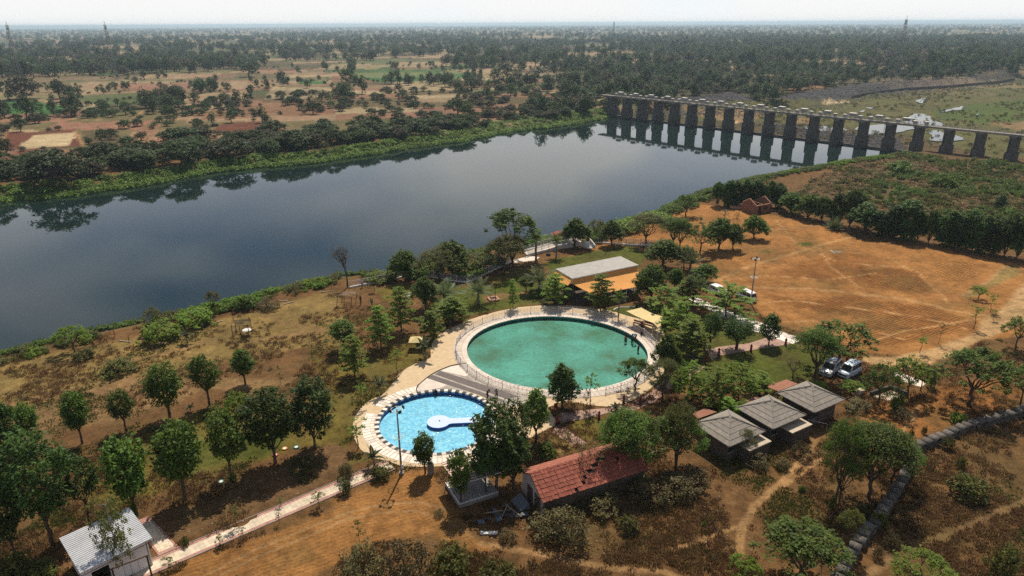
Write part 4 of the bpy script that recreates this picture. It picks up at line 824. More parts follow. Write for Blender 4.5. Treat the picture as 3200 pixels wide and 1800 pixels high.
# the dark hedge of columns round the bare field, left to right
H = [(330, 150, -20, 110, 'hedgew'), (410, 148, -35, 80, 'hedge'), (470, 148, -30, 80, 'hedge'), (540, 150, -45, 90, 'hedge'), (610, 152, -40, 85, 'hedge'), (690, 156, -35, 95, 'hedge'), (775, 165, -15, 90, 'hedge'),
     (865, 205, 60, 170, 'hedgew'), (990, 245, 70, 170, 'hedgew'), (1090, 262, 90, 140, 'hedgew'), (1190, 278, 55, 80, 'hedge'), (1300, 300, 38, 170, 'hedgew'), (1400, 345, 140, 250, 'hedgew'), (1530, 370, 190, 120, 'hedge'),
     (1610, 380, 140, 120, 'hedge'), (1705, 395, 112, 150, 'hedge'), (1790, 405, 200, 110, 'hedgew'), (1870, 420, 190, 130, 'hedgew'), (1985, 440, 180, 130, 'hedge'), (2065, 455, 230, 110, 'hedge'), (2140, 470, 180, 110, 'hedge'), (2230, 490, 215, 120, 'hedge'),
     (2330, 505, 250, 130, 'hedge'), (2420, 520, 215, 190, 'hedgew'), (2520, 540, 230, 170, 'hedgew'), (2620, 560, 200, 200, 'hedgew')]
for i, (bx, by, ty, w, kd) in enumerate(H):
    plant(6, bx, by, ty - 12, w * (1.25 if kd == 'hedge' else 1.1), kd, 'dark tree in the hedge behind the bare field, %s from the left' % ordinal(i + 1), group='hedge behind the bare field', mat='leaf_mid' if 7 <= i <= 9 else 'leaf_dark')
plant(6, 1178, 318, 215, 130, 'agave', 'silvery fan palm clump at the foot of the dark hedge', cat='palm')
# shrubs: (view, x, y, top, width, kind, label)
S = [(5, 330, 690, 625, 260, 'bushl', 'bright bank bush left of the dense dark railing tree'), (5, 690, 640, 560, 220, 'bushl', 'bright bank bush behind the bend of the railing'), (5, 960, 660, 560, 260, 'bushl', 'bright bank bush under the bright crowned tree'), (5, 1130, 590, 490, 220, 'bushg', 'green bank bush left of the airy slender tree'), (5, 1900, 400, 340, 170, 'bushl', 'bright bush behind the right-hand railing'), (5, 2130, 330, 235, 260, 'bushl', 'large bright bush mass on the bank behind the pavilion'), (5, 2330, 250, 190, 240, 'bushl', 'bright bush mass on the bank near the field corner'), (5, 580, 670, 600, 200, 'bushg', 'green bush on the bank between two railing trees'),
     (8, 1720, 930, 830, 230, 'bushd', 'dry bush against the front wall under the broken tiles'), (8, 1880, 880, 770, 230, 'bushd', 'brown bush against the front wall near the half-bare tree'), (8, 2060, 830, 700, 240, 'bushd', 'brown bush at the right end of the tiled front wall'), (8, 1580, 985, 900, 190, 'bushd', 'dry bush at the front left corner of the tiled building'), (8, 2190, 800, 700, 200, 'bush', 'olive bush below the trees beyond the tiled roof'),
     (8, 1690, 1190, 960, 330, 'bushd', 'big dry thorn bush in front of the red tiled building'), (8, 1560, 1120, 980, 300, 'bushd', 'grey dry bush at the wall of the red tiled building'), (8, 1250, 1190, 1110, 130, 'bushd', 'low dry bush beside the white slab'),
     (8, 200, 1449, 1230, 330, 'bushd', 'dry bush mass at the bottom edge below the orange dirt'), (8, 520, 1520, 1180, 360, 'bushd', 'brown weeds at the bottom edge, left of centre'), (8, 850, 1449, 1230, 300, 'bush', 'olive weeds at the bottom edge near the centre'),
     (8, 1180, 1530, 1330, 300, 'bush', 'olive bush at the bottom edge right of centre'), (8, 750, 1010, 960, 70, 'bushd', 'small dry plant beside the kiosk shadow'), (8, 2130, 1110, 1010, 160, 'bush', 'greenish bush in the dark scrub right of the thorn bush'),
     (8, 2300, 900, 760, 300, 'bushd', 'dark brown scrub below the right end of the red roof'), (8, 1950, 960, 860, 260, 'bushd', 'brown scrub below the middle of the red roof'), (8, 2500, 860, 720, 260, 'bushd', 'brown scrub left of the nearest cottage'),
     (9, 940, 580, 470, 130, 'bushd', 'round dry bush beside the footpath by the cottages'), (9, 800, 660, 590, 110, 'bushd', 'small brown bush on the footpath edge'), (9, 100, 800, 680, 320, 'bushd', 'dark brown scrub patch below the nearest cottage'), (9, 620, 640, 560, 180, 'bushd', 'brown scrub at the foot of the middle cottage'),
     (9, 1600, 1240, 1130, 110, 'bushd', 'round brown bush right of the pipe wall'), (9, 1500, 1320, 1230, 80, 'bushd', 'small brown bush right of the pipe wall'), (9, 2140, 860, 700, 280, 'bush', 'olive weed patch on the slope right of the pipe wall'), (9, 2400, 1449, 1220, 220, 'bush', 'pale weed clump in the bottom right corner'),
     (9, 2010, 520, 430, 90, 'bush', 'pale-leaved plant just outside the pipe wall'), (9, 2100, 660, 570, 70, 'bush', 'pale-leaved plant on the slope below the pipe wall'), (9, 1500, 1090, 970, 120, 'bush', 'pale-leaved plant against the lower pipe wall'), (9, 1390, 1010, 930, 90, 'bush', 'pale-leaved plant inside the pipe wall'),
     (9, 2090, 320, 255, 130, 'bushl', 'lime green shrub inside the upper pipe wall'), (9, 1840, 410, 350, 40, 'bush', 'thin pale weed inside the upper pipe wall'), (9, 1740, 450, 360, 35, 'bush', 'thin pale weed at the corner of the pipe wall'), (9, 1680, 310, 220, 150, 'bushd', 'brown bush above the upper pipe wall'),
     (9, 1350, 230, 170, 200, 'bushd', 'brown scrub beside the right cottage'), (9, 1160, 960, 850, 50, 'bushg', 'dark green shoot below the broad green tree'), (9, 950, 830, 790, 60, 'bushg', 'tiny green shrub on the brown slope'), (9, 230, 1085, 1050, 36, 'bushg', 'dark dot of a shrub on the pale slope'),
     (7, 1360, 1232, 1165, 50, 'bushg', 'little green bush at the joint of the paved walks'), (7, 1730, 1080, 930, 100, 'sapo', 'leafy bush on the upper side of the paved walk'), (7, 2050, 940, 880, 60, 'sapo', 'small bush on the upper side of the paved walk'), (7, 1780, 1190, 1095, 60, 'sapo', 'dark sprig on the lower side of the paved walk'),
     (7, 1610, 1230, 1150, 80, 'sapo', 'pale sprig on the paved walk near the shed'), (7, 2040, 1070, 985, 50, 'sapo', 'thin sprig on the lower side of the paved walk'), (7, 2330, 950, 840, 110, 'sapo', 'bush on the lower side of the paved walk'), (7, 2510, 840, 740, 110, 'sapo', 'bush at the bend of the paved walk'),
     (7, 1240, 1390, 1310, 100, 'sapo', 'pale twiggy plant on the lowest part of the paved walk'), (7, 2530, 740, 630, 110, 'bushd', 'reddish flowering bush above the paved walk'), (8, 70, 730, 620, 120, 'bushd', 'reddish bush left of the paved walk end'), (8, 320, 740, 640, 140, 'bush', 'pale bush at the end of the paved walk'), (8, 80, 850, 750, 80, 'bush', 'bush on the lower edge of the paved walk end'),
     (5, 1470, 800, 755, 160, 'bushg', 'dark low plants at the foot of the coconut palm'), (4, 620, 1260, 1190, 160, 'bush', 'grey bush beside the bright bank tree'), (4, 860, 1370, 1270, 240, 'bush', 'dark weed mound in the brown grass at the left'), (4, 1180, 1130, 980, 280, 'bushl', 'pale grassy thicket on the river bank'), (4, 1430, 1010, 900, 260, 'bushl', 'bright leafy thicket on the river bank'),
     (4, 1800, 900, 800, 180, 'bushg', 'bush on the bank above the thatched hut'), (4, 1960, 900, 830, 150, 'bushd', 'brown bush on the bank right of the hut'), (8, 2050, 250, 185, 80, 'lpalm', 'small spiky plant beside the pink path'), (7, 330, 1449, 1340, 220, 'bush', 'pale bush at the bottom edge left of the shed'), (7, 120, 1449, 1280, 260, 'bush', 'dark shrubs in the bottom left corner'),
     (3, 1970, 1370, 1255, 170, 'bushg', 'round green bush on the brown hill below the dam'), (3, 1330, 1460, 1395, 140, 'bushg', 'dark bush at the left end of the brown hill'), (3, 2330, 1260, 1145, 110, 'airyg', 'lone tree in front of the last dam piers'), (3, 1660, 1250, 1165, 220, 'bushg', 'dark bush on the crest of the brown hill'), (3, 2520, 1400, 1340, 90, 'bushg', 'bush at the right edge of the brown hill'),
     (6, 2390, 165, 60, 75, 'col', 'lone upright bush on the slope behind the hedge'), (6, 2500, 40, 0, 90, 'bushg', 'bush at the right edge behind the hedge')]
for a in S: plant(*a, name='shrub' if a[5] == 'sapo' else None, cat='palm' if a[5] == 'lpalm' else 'tree' if a[5] in ('airyg', 'col') else 'shrub')
# ------------------------------------------------------------------ the barrage across the river
DRZ = math.atan2(DDIR[1], DDIR[0]); DSP = float(np.hypot(*DSTEP)); DECK = 8.3
dam = thing('barrage', 'long concrete barrage bridge on dark piers across the river', 'dam', (DAM0[0], DAM0[1], 0), DRZ)
def pier_poly(w, a, b): return [(-w / 2, -a), (-w * .3, -a - w * .36), (0, -a - w * .48), (w * .3, -a - w * .36), (w / 2, -a), (w / 2, b), (w * .3, b + w * .3), (-w * .3, b + w * .3), (-w / 2, b)]
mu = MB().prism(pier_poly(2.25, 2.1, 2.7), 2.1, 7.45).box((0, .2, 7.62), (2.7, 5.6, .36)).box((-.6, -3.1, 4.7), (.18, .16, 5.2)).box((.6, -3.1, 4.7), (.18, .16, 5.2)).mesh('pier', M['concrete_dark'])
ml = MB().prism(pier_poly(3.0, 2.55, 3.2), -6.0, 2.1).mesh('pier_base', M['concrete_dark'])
NP = 23
for i in range(NP):
    p = link('pier', mu, dam); p.location = (i * DSP, 0, 0); b = link('pier_base', ml, p)
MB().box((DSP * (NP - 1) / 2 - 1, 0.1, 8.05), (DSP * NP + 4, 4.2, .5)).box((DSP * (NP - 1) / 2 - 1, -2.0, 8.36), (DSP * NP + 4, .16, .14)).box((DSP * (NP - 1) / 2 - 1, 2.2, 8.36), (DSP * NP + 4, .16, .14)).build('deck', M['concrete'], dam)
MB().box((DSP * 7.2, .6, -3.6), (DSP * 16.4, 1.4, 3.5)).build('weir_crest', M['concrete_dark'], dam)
MB().box((-5.0, .2, -2.9), (8.0, 1.0, 3.0)).box((-9.5, -1.2, -2.6), (3.0, .7, 2.2), rz=.5).build('abutment_wall', M['concrete_dark'], dam)
pm = MB().box((0, 0, .55), (.09, .09, 1.1)).mesh('railing_post', M['steel']); hp = MB().box((0, 0, .5), (.07, .07, 1.0)).mesh('railing_post', M['steel'])
for j in range(92):
    for y in (-1.95, 2.15):
        x = -2 + j * 2.6
        if y < 0 and x < DSP * 15.2 and j % 2: continue
        o = link('railing_post', pm if y > 0 else hp, dam); o.location = (x, y, 8.3)
for y in (-1.95, 2.15):
    for z in (8.85, 9.35): MB().box((DSP * 11 - 1, y, z), (DSP * 22.6, .045, .045)).build('handrail', M['steel'], dam)
M['hoist_grey'] = mk('hoist_grey', (0.32, 0.33, 0.34), (0.2, 0.2, 0.21), rough=.6, rnd=.15); M['hoist_top'] = mk('hoist_top', (0.80, 0.76, 0.68), (0.66, 0.60, 0.52), rough=.5, rnd=.1)
bigb = MB().box((0, 0, 1.55), (2.3, 1.5, .95)).mesh('gear_box', M['hoist_grey']); bigt = MB().prism([(-1.35, -.95), (1.35, -.95), (1.35, .95), (-1.35, .95)], 2.04, 2.24).mesh('hood', M['hoist_top'])
smb = MB().box((0, 0, .85), (1.25, 1.1, .85)).mesh('gear_box', M['hoist_grey']); smt = MB().prism([(-.75, -.65), (.75, -.65), (.75, .65), (-.75, .65)], 1.29, 1.46).mesh('hood', M['hoist_top'])
lgb = MB().box((0, 0, .6), (.11, .11, 1.2)).mesh('leg', M['steel']); lgs = MB().box((0, 0, .24), (.09, .09, .48)).mesh('leg', M['steel'])
def hoist(x, big, label):
    c = DAM0 + DDIR * x + DNRM * .2; t = thing('gate_hoist', label, 'machine', (c[0], c[1], DECK), DRZ, 'gate hoists on the barrage deck')
    link('gear_box', bigb if big else smb, t); link('hood', bigt if big else smt, t)
    for a in (-1, 1):
        for b in (-1, 1): l = link('leg', lgb if big else lgs, t); l.location = (a * (.85 if big else .4), b * (.5 if big else .35), 0)
n1 = n2 = 0
for i in range(16):
    if i < 15: n1 += 1; hoist((i + .5) * DSP, True, 'tall pale-topped gate hoist at mid span of the barrage, %s from its far end' % ordinal(n1))
    for s in (-1, 1):
        if i == 0 and s < 0: continue
        n2 += 1; hoist(i * DSP + s * 2.0, False, 'low box hoist over a barrage pier, %s from the far end' % ordinal(n2))
rw = [g(3, X, Y, LOW) for X, Y in [(1312, 722), (1400, 702), (1500, 686), (1700, 662), (2000, 644), (2250, 622), (2400, 608), (2490, 590), (2515, 565)]]
t = thing('retaining_wall', 'thin dark retaining wall along the foot of the grey stone bank', 'wall', rw[0]); mb = MB()
for a, b in zip(rw, rw[1:]):
    d = (b - a); mb.box((a + b) / 2 - rw[0] + Vector((0, 0, .9)), (d.length, .5, 2.4), rz=math.atan2(d.y, d.x))
mb.build('wall', M['concrete_dark'], t)

# ------------------------------------------------------------------ pools and their terrace
M['terrace'] = mk('terrace', (0.60, 0.46, 0.29), (0.47, 0.35, 0.22), scale=1.6, rough=.95, bump=.25, bscale=14); M['tile_white'] = mk('tile_white', (0.78, 0.72, 0.64), (0.64, 0.57, 0.49), scale=1.4, rough=.5, rnd=.26)
M['tile_black'] = mk('tile_black', (0.05, 0.055, 0.075), (0.03, 0.03, 0.04), rough=.4, rnd=.2); M['tile_beige'] = mk('tile_beige', (0.62, 0.54, 0.46), (0.50, 0.43, 0.36), scale=1.5, rough=.7, rnd=.16); M['tile_pale'] = mk('tile_pale', (0.72, 0.63, 0.55), (0.60, 0.51, 0.44), scale=1.2, rough=.7, rnd=.12)
M['strip'] = mk('strip', (0.165, 0.14, 0.13), (0.12, 0.105, 0.10), scale=1.8, rough=.95, bump=.2); M['deckgrey'] = mk('deckgrey', (0.46, 0.41, 0.36), (0.27, 0.235, 0.20), scale=.55, rough=.95, bump=.15)
def ell(a, extra=0.0, z=0.0):
    p = Vector(((POOL_A + extra) * math.cos(a), (POOL_B + extra) * math.sin(a), z)); p.rotate(Matrix.Rotation(POOL_R, 3, 'Z')); return p + Vector((POOL_C.x, POOL_C.y, 0))
def kid(a, r, z=0.0): return Vector((KID_C.x + r * math.cos(a), KID_C.y + r * math.sin(a), z))
from mathutils.geometry import tessellate_polygon
def holed(name, outer, holes, z, mat, skirt=.35):
    loops = [[Vector((p[0], p[1], z)) for p in outer]] + [[Vector((p[0], p[1], z)) for p in h] for h in holes]; V = [tuple(p) for l in loops for p in l]; F = [tuple(f) for f in tessellate_polygon(loops)]
    n = len(outer); base = len(V); V += [(p[0], p[1], z - skirt) for p in outer]; F += [(i, (i + 1) % n, base + (i + 1) % n, base + i) for i in range(n)]
    bm = bmesh.new(); bv = [bm.verts.new(v) for v in V]
    for f in F:
        try: bm.faces.new([bv[i] for i in f])
        except ValueError: pass
    bmesh.ops.recalc_face_normals(bm, faces=bm.faces[:]); me = bpy.data.meshes.new(name); bm.to_mesh(me); bm.free(); me.materials.append(mat); return link(name, me)
TZ = 0.09; N_ = 96; AN = [2 * math.pi * i / N_ for i in range(N_)]
outer = [g(8, *p) for p in [(500, -50), (420, 40), (350, 122), (260, 165), (190, 215), (140, 285), (116, 380), (135, 450), (180, 530), (240, 575), (300, 598), (372, 610), (480, 652), (640, 656), (780, 652), (950, 640), (1150, 570), (1300, 490), (1430, 440), (1600, 352), (1620, 335), (1560, 250), (1540, 225), (1640, 185), (1760, 185), (1850, 206), (1980, 216), (2120, 190), (2260, 120), (2350, 30)]] \
     + [g(5, *p) for p in [(2420, 1330), (2440, 1220), (2420, 1120), (2370, 1040), (2250, 985), (2130, 955), (2000, 915), (1880, 893), (1700, 878), (1500, 878), (1330, 892), (1180, 922), (1050, 958), (960, 988), (870, 1030), (800, 1060), (745, 1100), (705, 1150), (690, 1220), (692, 1262), (600, 1295), (520, 1335), (455, 1385), (415, 1430)]]
tag(holed('terrace', outer, [[ell(a, .55) for a in AN], [kid(a, KID_R + .5) for a in AN]], TZ, M['terrace']), kind='structure')
def pool_floor(name, a, b, sc, patches, spk):
    m, N, L, P = nodes(name); tc = N.new('ShaderNodeNewGeometry'); t = N.new('ShaderNodeTexNoise'); t.inputs['Scale'].default_value = sc; t.inputs['Detail'].default_value = 4; t.inputs['Roughness'].default_value = .6; L.new(tc.outputs['Position'], t.inputs['Vector'])
    cr = N.new('ShaderNodeValToRGB'); cr.color_ramp.elements[0].position = .46; cr.color_ramp.elements[1].position = .62; cr.color_ramp.elements[0].color = (*b, 1); cr.color_ramp.elements[1].color = (*a, 1); L.new(t.outputs[0], cr.inputs[0])
    if patches:
        e = cr.color_ramp.elements.new(.38); e.color = (*patches, 1)
    v = N.new('ShaderNodeTexNoise'); v.inputs['Scale'].default_value = spk; v.inputs['Detail'].default_value = 3; L.new(tc.outputs['Position'], v.inputs['Vector'])
    mr = N.new('ShaderNodeMapRange'); mr.inputs[1].default_value = .3; mr.inputs[2].default_value = .7; mr.inputs[3].default_value = .72; mr.inputs[4].default_value = 1.28; L.new(v.outputs[0], mr.inputs[0])
    vm = N.new('ShaderNodeVectorMath'); vm.operation = 'SCALE'; L.new(cr.outputs[0], vm.inputs[0]); L.new(mr.outputs[0], vm.inputs['Scale']); L.new(vm.outputs[0], P.inputs['Base Color']); P.inputs['Roughness'].default_value = .6; return m
def pool_water(name, tint, sc, strength, rough, dist=.1):
    m, N, L, P = nodes(name); N.remove(P); ge = N.new('ShaderNodeNewGeometry'); mp = N.new('ShaderNodeMapping'); mp.inputs['Scale'].default_value = (1, 1.5, 1); L.new(ge.outputs['Position'], mp.inputs['Vector'])
    t = N.new('ShaderNodeTexNoise'); t.inputs['Scale'].default_value = sc; t.inputs['Detail'].default_value = 1.2; t.inputs['Roughness'].default_value = .4; L.new(mp.outputs[0], t.inputs['Vector'])
    bp = N.new('ShaderNodeBump'); bp.inputs['Strength'].default_value = strength; bp.inputs['Distance'].default_value = dist; L.new(t.outputs[0], bp.inputs['Height'])
    fr = N.new('ShaderNodeFresnel'); fr.inputs['IOR'].default_value = 1.333; L.new(bp.outputs[0], fr.inputs['Normal']); tr = N.new('ShaderNodeBsdfTransparent'); tr.inputs[0].default_value = (*tint, 1); gl = N.new('ShaderNodeBsdfGlossy'); gl.inputs['Roughness'].default_value = rough; L.new(bp.outputs[0], gl.inputs['Normal'])
    mx = N.new('ShaderNodeMixShader'); L.new(fr.outputs[0], mx.inputs[0]); L.new(tr.outputs[0], mx.inputs[1]); L.new(gl.outputs[0], mx.inputs[2]); L.new(mx.outputs[0], N['Material Output'].inputs['Surface']); return m
M['poolA_floor'] = pool_floor('pool_floor_teal', (0.064, 0.295, 0.238), (0.026, 0.175, 0.115), .11, (0.016, 0.095, 0.032), 2.0); M['poolB_floor'] = pool_floor('pool_floor_blue', (0.26, 0.64, 0.80), (0.15, 0.50, 0.72), 1.6, None, 3.5)
M['poolA_water'] = pool_water('pool_water_teal', (0.80, 0.97, 0.94), 1.8, .8, .05); M['poolB_water'] = pool_water('pool_water_blue', (0.90, 0.97, 1.0), 2.1, 1.0, .09, .095)
M['pool_blue'] = mk('pool_blue', (0.025, 0.10, 0.36), (0.02, 0.075, 0.27), scale=4, rough=.4); M['pool_teal'] = mk('pool_teal', (0.04, 0.22, 0.20), (0.03, 0.16, 0.14), scale=2, rough=.5)
def pool(name, label, ctr, fn, n, floor, wall, water, depth, wz):
    t = thing(name, label, 'pool', ctr)
    ring = [fn(2 * math.pi * i / n) - Vector(ctr) for i in range(n)]; MB().add([(p.x, p.y, -depth) for p in ring], [tuple(range(n))]).build('floor', floor, t)
    mb = MB(); mb.add([(p.x, p.y, -depth) for p in ring] + [(p.x, p.y, TZ + .02) for p in ring], [((i + 1) % n, i, n + i, n + (i + 1) % n) for i in range(n)]); mb.build('wall', wall, t)
    MB().add([(p.x, p.y, wz) for p in ring], [tuple(range(n))]).build('water_surface', water, t); return t
PA = pool('swimming_pool', 'large teal green swimming pool with a pale rim', POOL_C, lambda a: ell(a), 128, M['poolA_floor'], M['pool_teal'], M['poolA_water'], .52, -.2)
PB = pool('paddling_pool', 'smaller round bright blue pool with a tiled rim', KID_C, lambda a: kid(a, KID_R), 112, M['poolB_floor'], M['pool_blue'], M['poolB_water'], .5, -.24)
# rim tiles of the large pool: an inner pale course and an outer course of planks
def sector(r0, r1, da, h, mat, name, cuts=1):
    p = [(r0 * math.cos(-da / 2), r0 * math.sin(-da / 2)), (r1 * math.cos(-da / 2), r1 * math.sin(-da / 2)), (r1 * math.cos(da / 2), r1 * math.sin(da / 2)), (r0 * math.cos(da / 2), r0 * math.sin(da / 2))]
    return MB().prism(p, -.1, h).mesh(name, mat)
CO = thing('pool_surround', 'pale tiled rim round the large teal pool', 'paving', POOL_C)
unit = MB().box((0, 0, 0), (1, 1, 1)).mesh('tile', M['tile_pale']); unit2 = MB().box((0, 0, 0), (1, 1, 1)).mesh('plank', M['tile_beige']); rr = random.Random(5)
for course, (e0, e1, cnt, me, nm) in enumerate(((-.04, .72, 132, unit, 'tile'), (.80, 1.95, 132, unit2, 'plank'))):
    for i in range(cnt):
        a0, a1 = 2 * math.pi * i / cnt, 2 * math.pi * (i + 1) / cnt; am = (a0 + a1) / 2; m0 = ell(am, (e0 + e1) / 2) - POOL_C; nrm = (ell(am, e1) - ell(am, e0)); wdt = (ell(a1, (e0 + e1) / 2) - ell(a0, (e0 + e1) / 2)).length
        if course and .18 < ((am + .4) % 6.283) / 6.283 < .19: continue
        o = link(nm, me, CO); o.location = (m0.x, m0.y, .06 + rr.uniform(-.006, .006)); o.rotation_euler = (0, 0, math.atan2(nrm.y, nrm.x)); o.scale = (nrm.length, wdt - .035, .14)
CK = thing('pool_surround', 'black and white chequered rim with white slabs round the blue pool', 'paving', KID_C)
cb = sector(KID_R - .03, KID_R + .50, 2 * math.pi / 88 - .004, .115, M['tile_black'], 'tile'); cw = sector(KID_R - .03, KID_R + .50, 2 * math.pi / 88 - .004, .12, M['tile_white'], 'tile')
s1 = sector(KID_R + .58, KID_R + .98, 2 * math.pi / 88 - .012, .115, M['tile_white'], 'slab'); s2 = sector(KID_R + 1.02, KID_R + 2.0, 2 * math.pi / 88 - .012, .115, M['tile_white'], 'slab')
for i in range(88):
    a = 2 * math.pi * i / 88; dg = math.degrees(a); o = link('tile', cw if i % 2 else cb, CK); o.rotation_euler = (0, 0, a)
    if 112 < dg < 335 and not 158 < dg < 170:
        o = link('slab', s2, CK); o.rotation_euler = (0, 0, a); o = link('slab', s1, CK); o.rotation_euler = (0, 0, a)
# island in the blue pool
M['mosaic'] = mk('mosaic', (0.58, 0.67, 0.92), (0.47, 0.56, 0.84), scale=9, rough=.35)
ic = g('b', 1395, 690, .05); isl = thing('pool_island', 'lilac mosaic island shaped like a ladle in the blue pool', 'platform', (ic.x, ic.y, 0), R(4)); pl = []; ir = 1.42
for i in range(40):
    a = R(32) + (2 * math.pi - R(64)) * i / 39; pl.append((ir * math.cos(a), ir * math.sin(a)))
pl += [(1.35, -.62), (1.7, -.55), (6.4, -.55), (6.4, .62), (1.7, .62), (1.35, .68)]
MB().prism(pl, -.5, -.12).build('wall', M['pool_blue'], isl); MB().prism(pl, -.118, -.08).build('mosaic_top', M['mosaic'], isl); MB().lathe([(.09, -.078), (.09, -.03), (.05, 0)], 8, c=(.1, .1, 0)).build('drain', M['dark'], isl)
# tiled deck between the pools
def slab(name, k, pts, z, mat, th=.05): return tag(MB().prism([g(k, *p) for p in pts], z - th, z).build(name, mat), kind='structure')
dk = [(812, 88), (700, 104), (560, 134), (400, 198), (250, 272), (130, 356), (45, 432), (20, 500), (60, 548), (200, 520), (420, 505), (640, 512), (850, 545), (1000, 590), (1130, 650), (1230, 720), (1500, 800), (1800, 740), (1790, 560), (1560, 505), (1300, 440), (1080, 345), (940, 240)]
slab('deck_paving', 'a', dk, TZ + .012, M['deckgrey'])
slab('deck_paving', 'a', [(800, 98), (560, 142), (400, 205), (470, 225), (640, 262), (800, 300), (890, 230)], TZ + .022, M['tile_pale'], .02); slab('deck_paving', 'a', [(240, 285), (120, 370), (45, 445), (40, 500), (75, 535), (300, 505), (420, 480), (505, 440), (200, 335)], TZ + .022, M['tile_pale'], .02)
slab('deck_strip', 'a', [(390, 212), (302, 264), (1480, 672), (1660, 620)], TZ + .028, M['strip'], .02); slab('deck_strip', 'a', [(268, 278), (168, 326), (1000, 592), (1180, 668), (1420, 718), (1440, 690)], TZ + .028, M['strip'], .02)
dr_ = [g('a', *p, TZ) for p in [(815, 80), (740, 92), (640, 106), (540, 130), (440, 168), (340, 212), (250, 262), (160, 325), (80, 395), (30, 440), (8, 490), (20, 545)]]
tag(MB().tube([p + Vector((0, 0, .05)) for p in dr_], .07, 6).build('drain_pipe', M['dark']), 'black drain curve across the terrace between the pools', 'pipe')
# fence of diamonds round the large pool
FN = thing('pool_fence', 'low pale metal fence with diamond panels round the large pool', 'fence', POOL_C); M['fence_paint'] = mk('fence_paint', (0.62, 0.60, 0.62), (0.42, 0.40, 0.43), rough=.5, metal=.2)
post = MB().box((0, 0, .55), (.085, .085, 1.1)).box((0, 0, 1.12), (.12, .12, .05)).mesh('post', M['fence_paint'])
pn = MB()
for z in (.12, .42, 1.0): pn.box((.5, 0, z), (1, .03, .03))
for i in range(1, 4): pn.box((i / 4, 0, .56), (.016, .025, .9))
for i in range(4):
    x = (i + .5) / 4; r_ = .055
    for sx, sz in ((1, 1), (1, -1), (-1, 1), (-1, -1)): pn.tube([(x + sx * r_ * 1.5, 0, .71), (x, 0, .71 + sz * .19)], .011, 3)
    pn.tube([(x - .09, 0, .13), (x + .09, 0, .41)], .009, 3); pn.tube([(x + .09, 0, .13), (x - .09, 0, .41)], .009, 3)
pnl = pn.mesh('panel', M['fence_paint']); NF = 40
for i in range(NF):
    a, b = ell(2 * math.pi * i / NF, 1.62) - POOL_C, ell(2 * math.pi * (i + 1) / NF, 1.62) - POOL_C
    o = link('post', post, FN); o.location = (a.x, a.y, TZ)
    if i in (33,): continue
    d = b - a; o = link('panel', pnl, FN); o.location = (a.x, a.y, TZ); o.rotation_euler = (0, 0, math.atan2(d.y, d.x)); o.scale = (d.length, 1, 1)

# ------------------------------------------------------------------ paths
def brickmat(name, a, b, mortar, sx, sy, rz):
    m, N, L, P = nodes(name); ge = N.new('ShaderNodeNewGeometry'); mp = N.new('ShaderNodeMapping'); mp.inputs['Rotation'].default_value = (0, 0, -rz); L.new(ge.outputs['Position'], mp.inputs['Vector']); t = N.new('ShaderNodeTexBrick'); t.offset = 0; t.inputs['Scale'].default_value = 1
    t.inputs['Color1'].default_value = (*a, 1); t.inputs['Color2'].default_value = (*b, 1); t.inputs['Mortar'].default_value = (*mortar, 1); t.inputs['Brick Width'].default_value = sx; t.inputs['Row Height'].default_value = sy; t.inputs['Mortar Size'].default_value = .012; L.new(mp.outputs[0], t.inputs['Vector'])
    n = N.new('ShaderNodeTexNoise'); n.inputs['Scale'].default_value = 1.1; n.inputs['Detail'].default_value = 6; L.new(ge.outputs['Position'], n.inputs['Vector']); mr = N.new('ShaderNodeMapRange'); mr.inputs[1].default_value = .3; mr.inputs[2].default_value = .7; mr.inputs[3].default_value = .72; mr.inputs[4].default_value = 1.1; L.new(n.outputs[0], mr.inputs[0])
    vm = N.new('ShaderNodeVectorMath'); vm.operation = 'SCALE'; L.new(t.outputs[0], vm.inputs[0]); L.new(mr.outputs[0], vm.inputs['Scale']); L.new(vm.outputs[0], P.inputs['Base Color']); P.inputs['Roughness'].default_value = .9
    bp = N.new('ShaderNodeBump'); bp.inputs['Strength'].default_value = .5; bp.inputs['Distance'].default_value = .02; bp.invert = True; L.new(t.outputs['Fac'], bp.inputs['Height']); L.new(bp.outputs[0], P.inputs['Normal']); return m
WA, WB = g(7, 1345, 1285), g(8, 400, 640); WD = (WB - WA); wrz = math.atan2(WD.y, WD.x)
M['paver'] = brickmat('paver', (0.70, 0.60, 0.46), (0.60, 0.50, 0.37), (0.44, 0.33, 0.25), .42, .42, wrz); M['paver_pink'] = brickmat('paver_pink', (0.48, 0.25, 0.20), (0.40, 0.205, 0.165), (0.25, 0.14, 0.11), .30, .2, wrz); M['path_pink'] = brickmat('path_pink', (0.45, 0.29, 0.225), (0.38, 0.24, 0.185), (0.28, 0.17, 0.13), .3, .16, .5)
wu = WD.normalized(); wv = Vector((-wu.y, wu.x, 0))
def strip(a, b, o0, o1, z, mat, name='path'): return tag(MB().prism([a + wv * o0, b + wv * o0, b + wv * o1, a + wv * o1], z - .12, z).build(name, mat), kind='structure')
A0 = WA - wu * 9.5
strip(A0, WB, -.62, .62, .085, M['paver']); strip(A0, WB, -.98, -.622, .081, M['paver_pink']); strip(A0, WB, .622, .98, .081, M['paver_pink'])
for s in (-1, 1): tag(MB().box(((A0 + WB) / 2) + wv * s * 1.03 + Vector((0, 0, .03)), ((WB - A0).length, .09, .2), rz=wrz).build('kerb', M['concrete']), kind='structure')
sp = [g('m', *p) for p in [(1360, 545), (1850, 1045), (1530, 1165), (1130, 640)]]
tag(MB().prism(sp, -.05, .083).build('path', M['paver_pink']), kind='structure'); cS = sum((Vector(p) for p in sp), Vector()) / 4
tag(MB().prism([cS + (Vector(p) - cS) * .76 for p in sp], .05, .089).build('path', M['paver']), kind='structure')
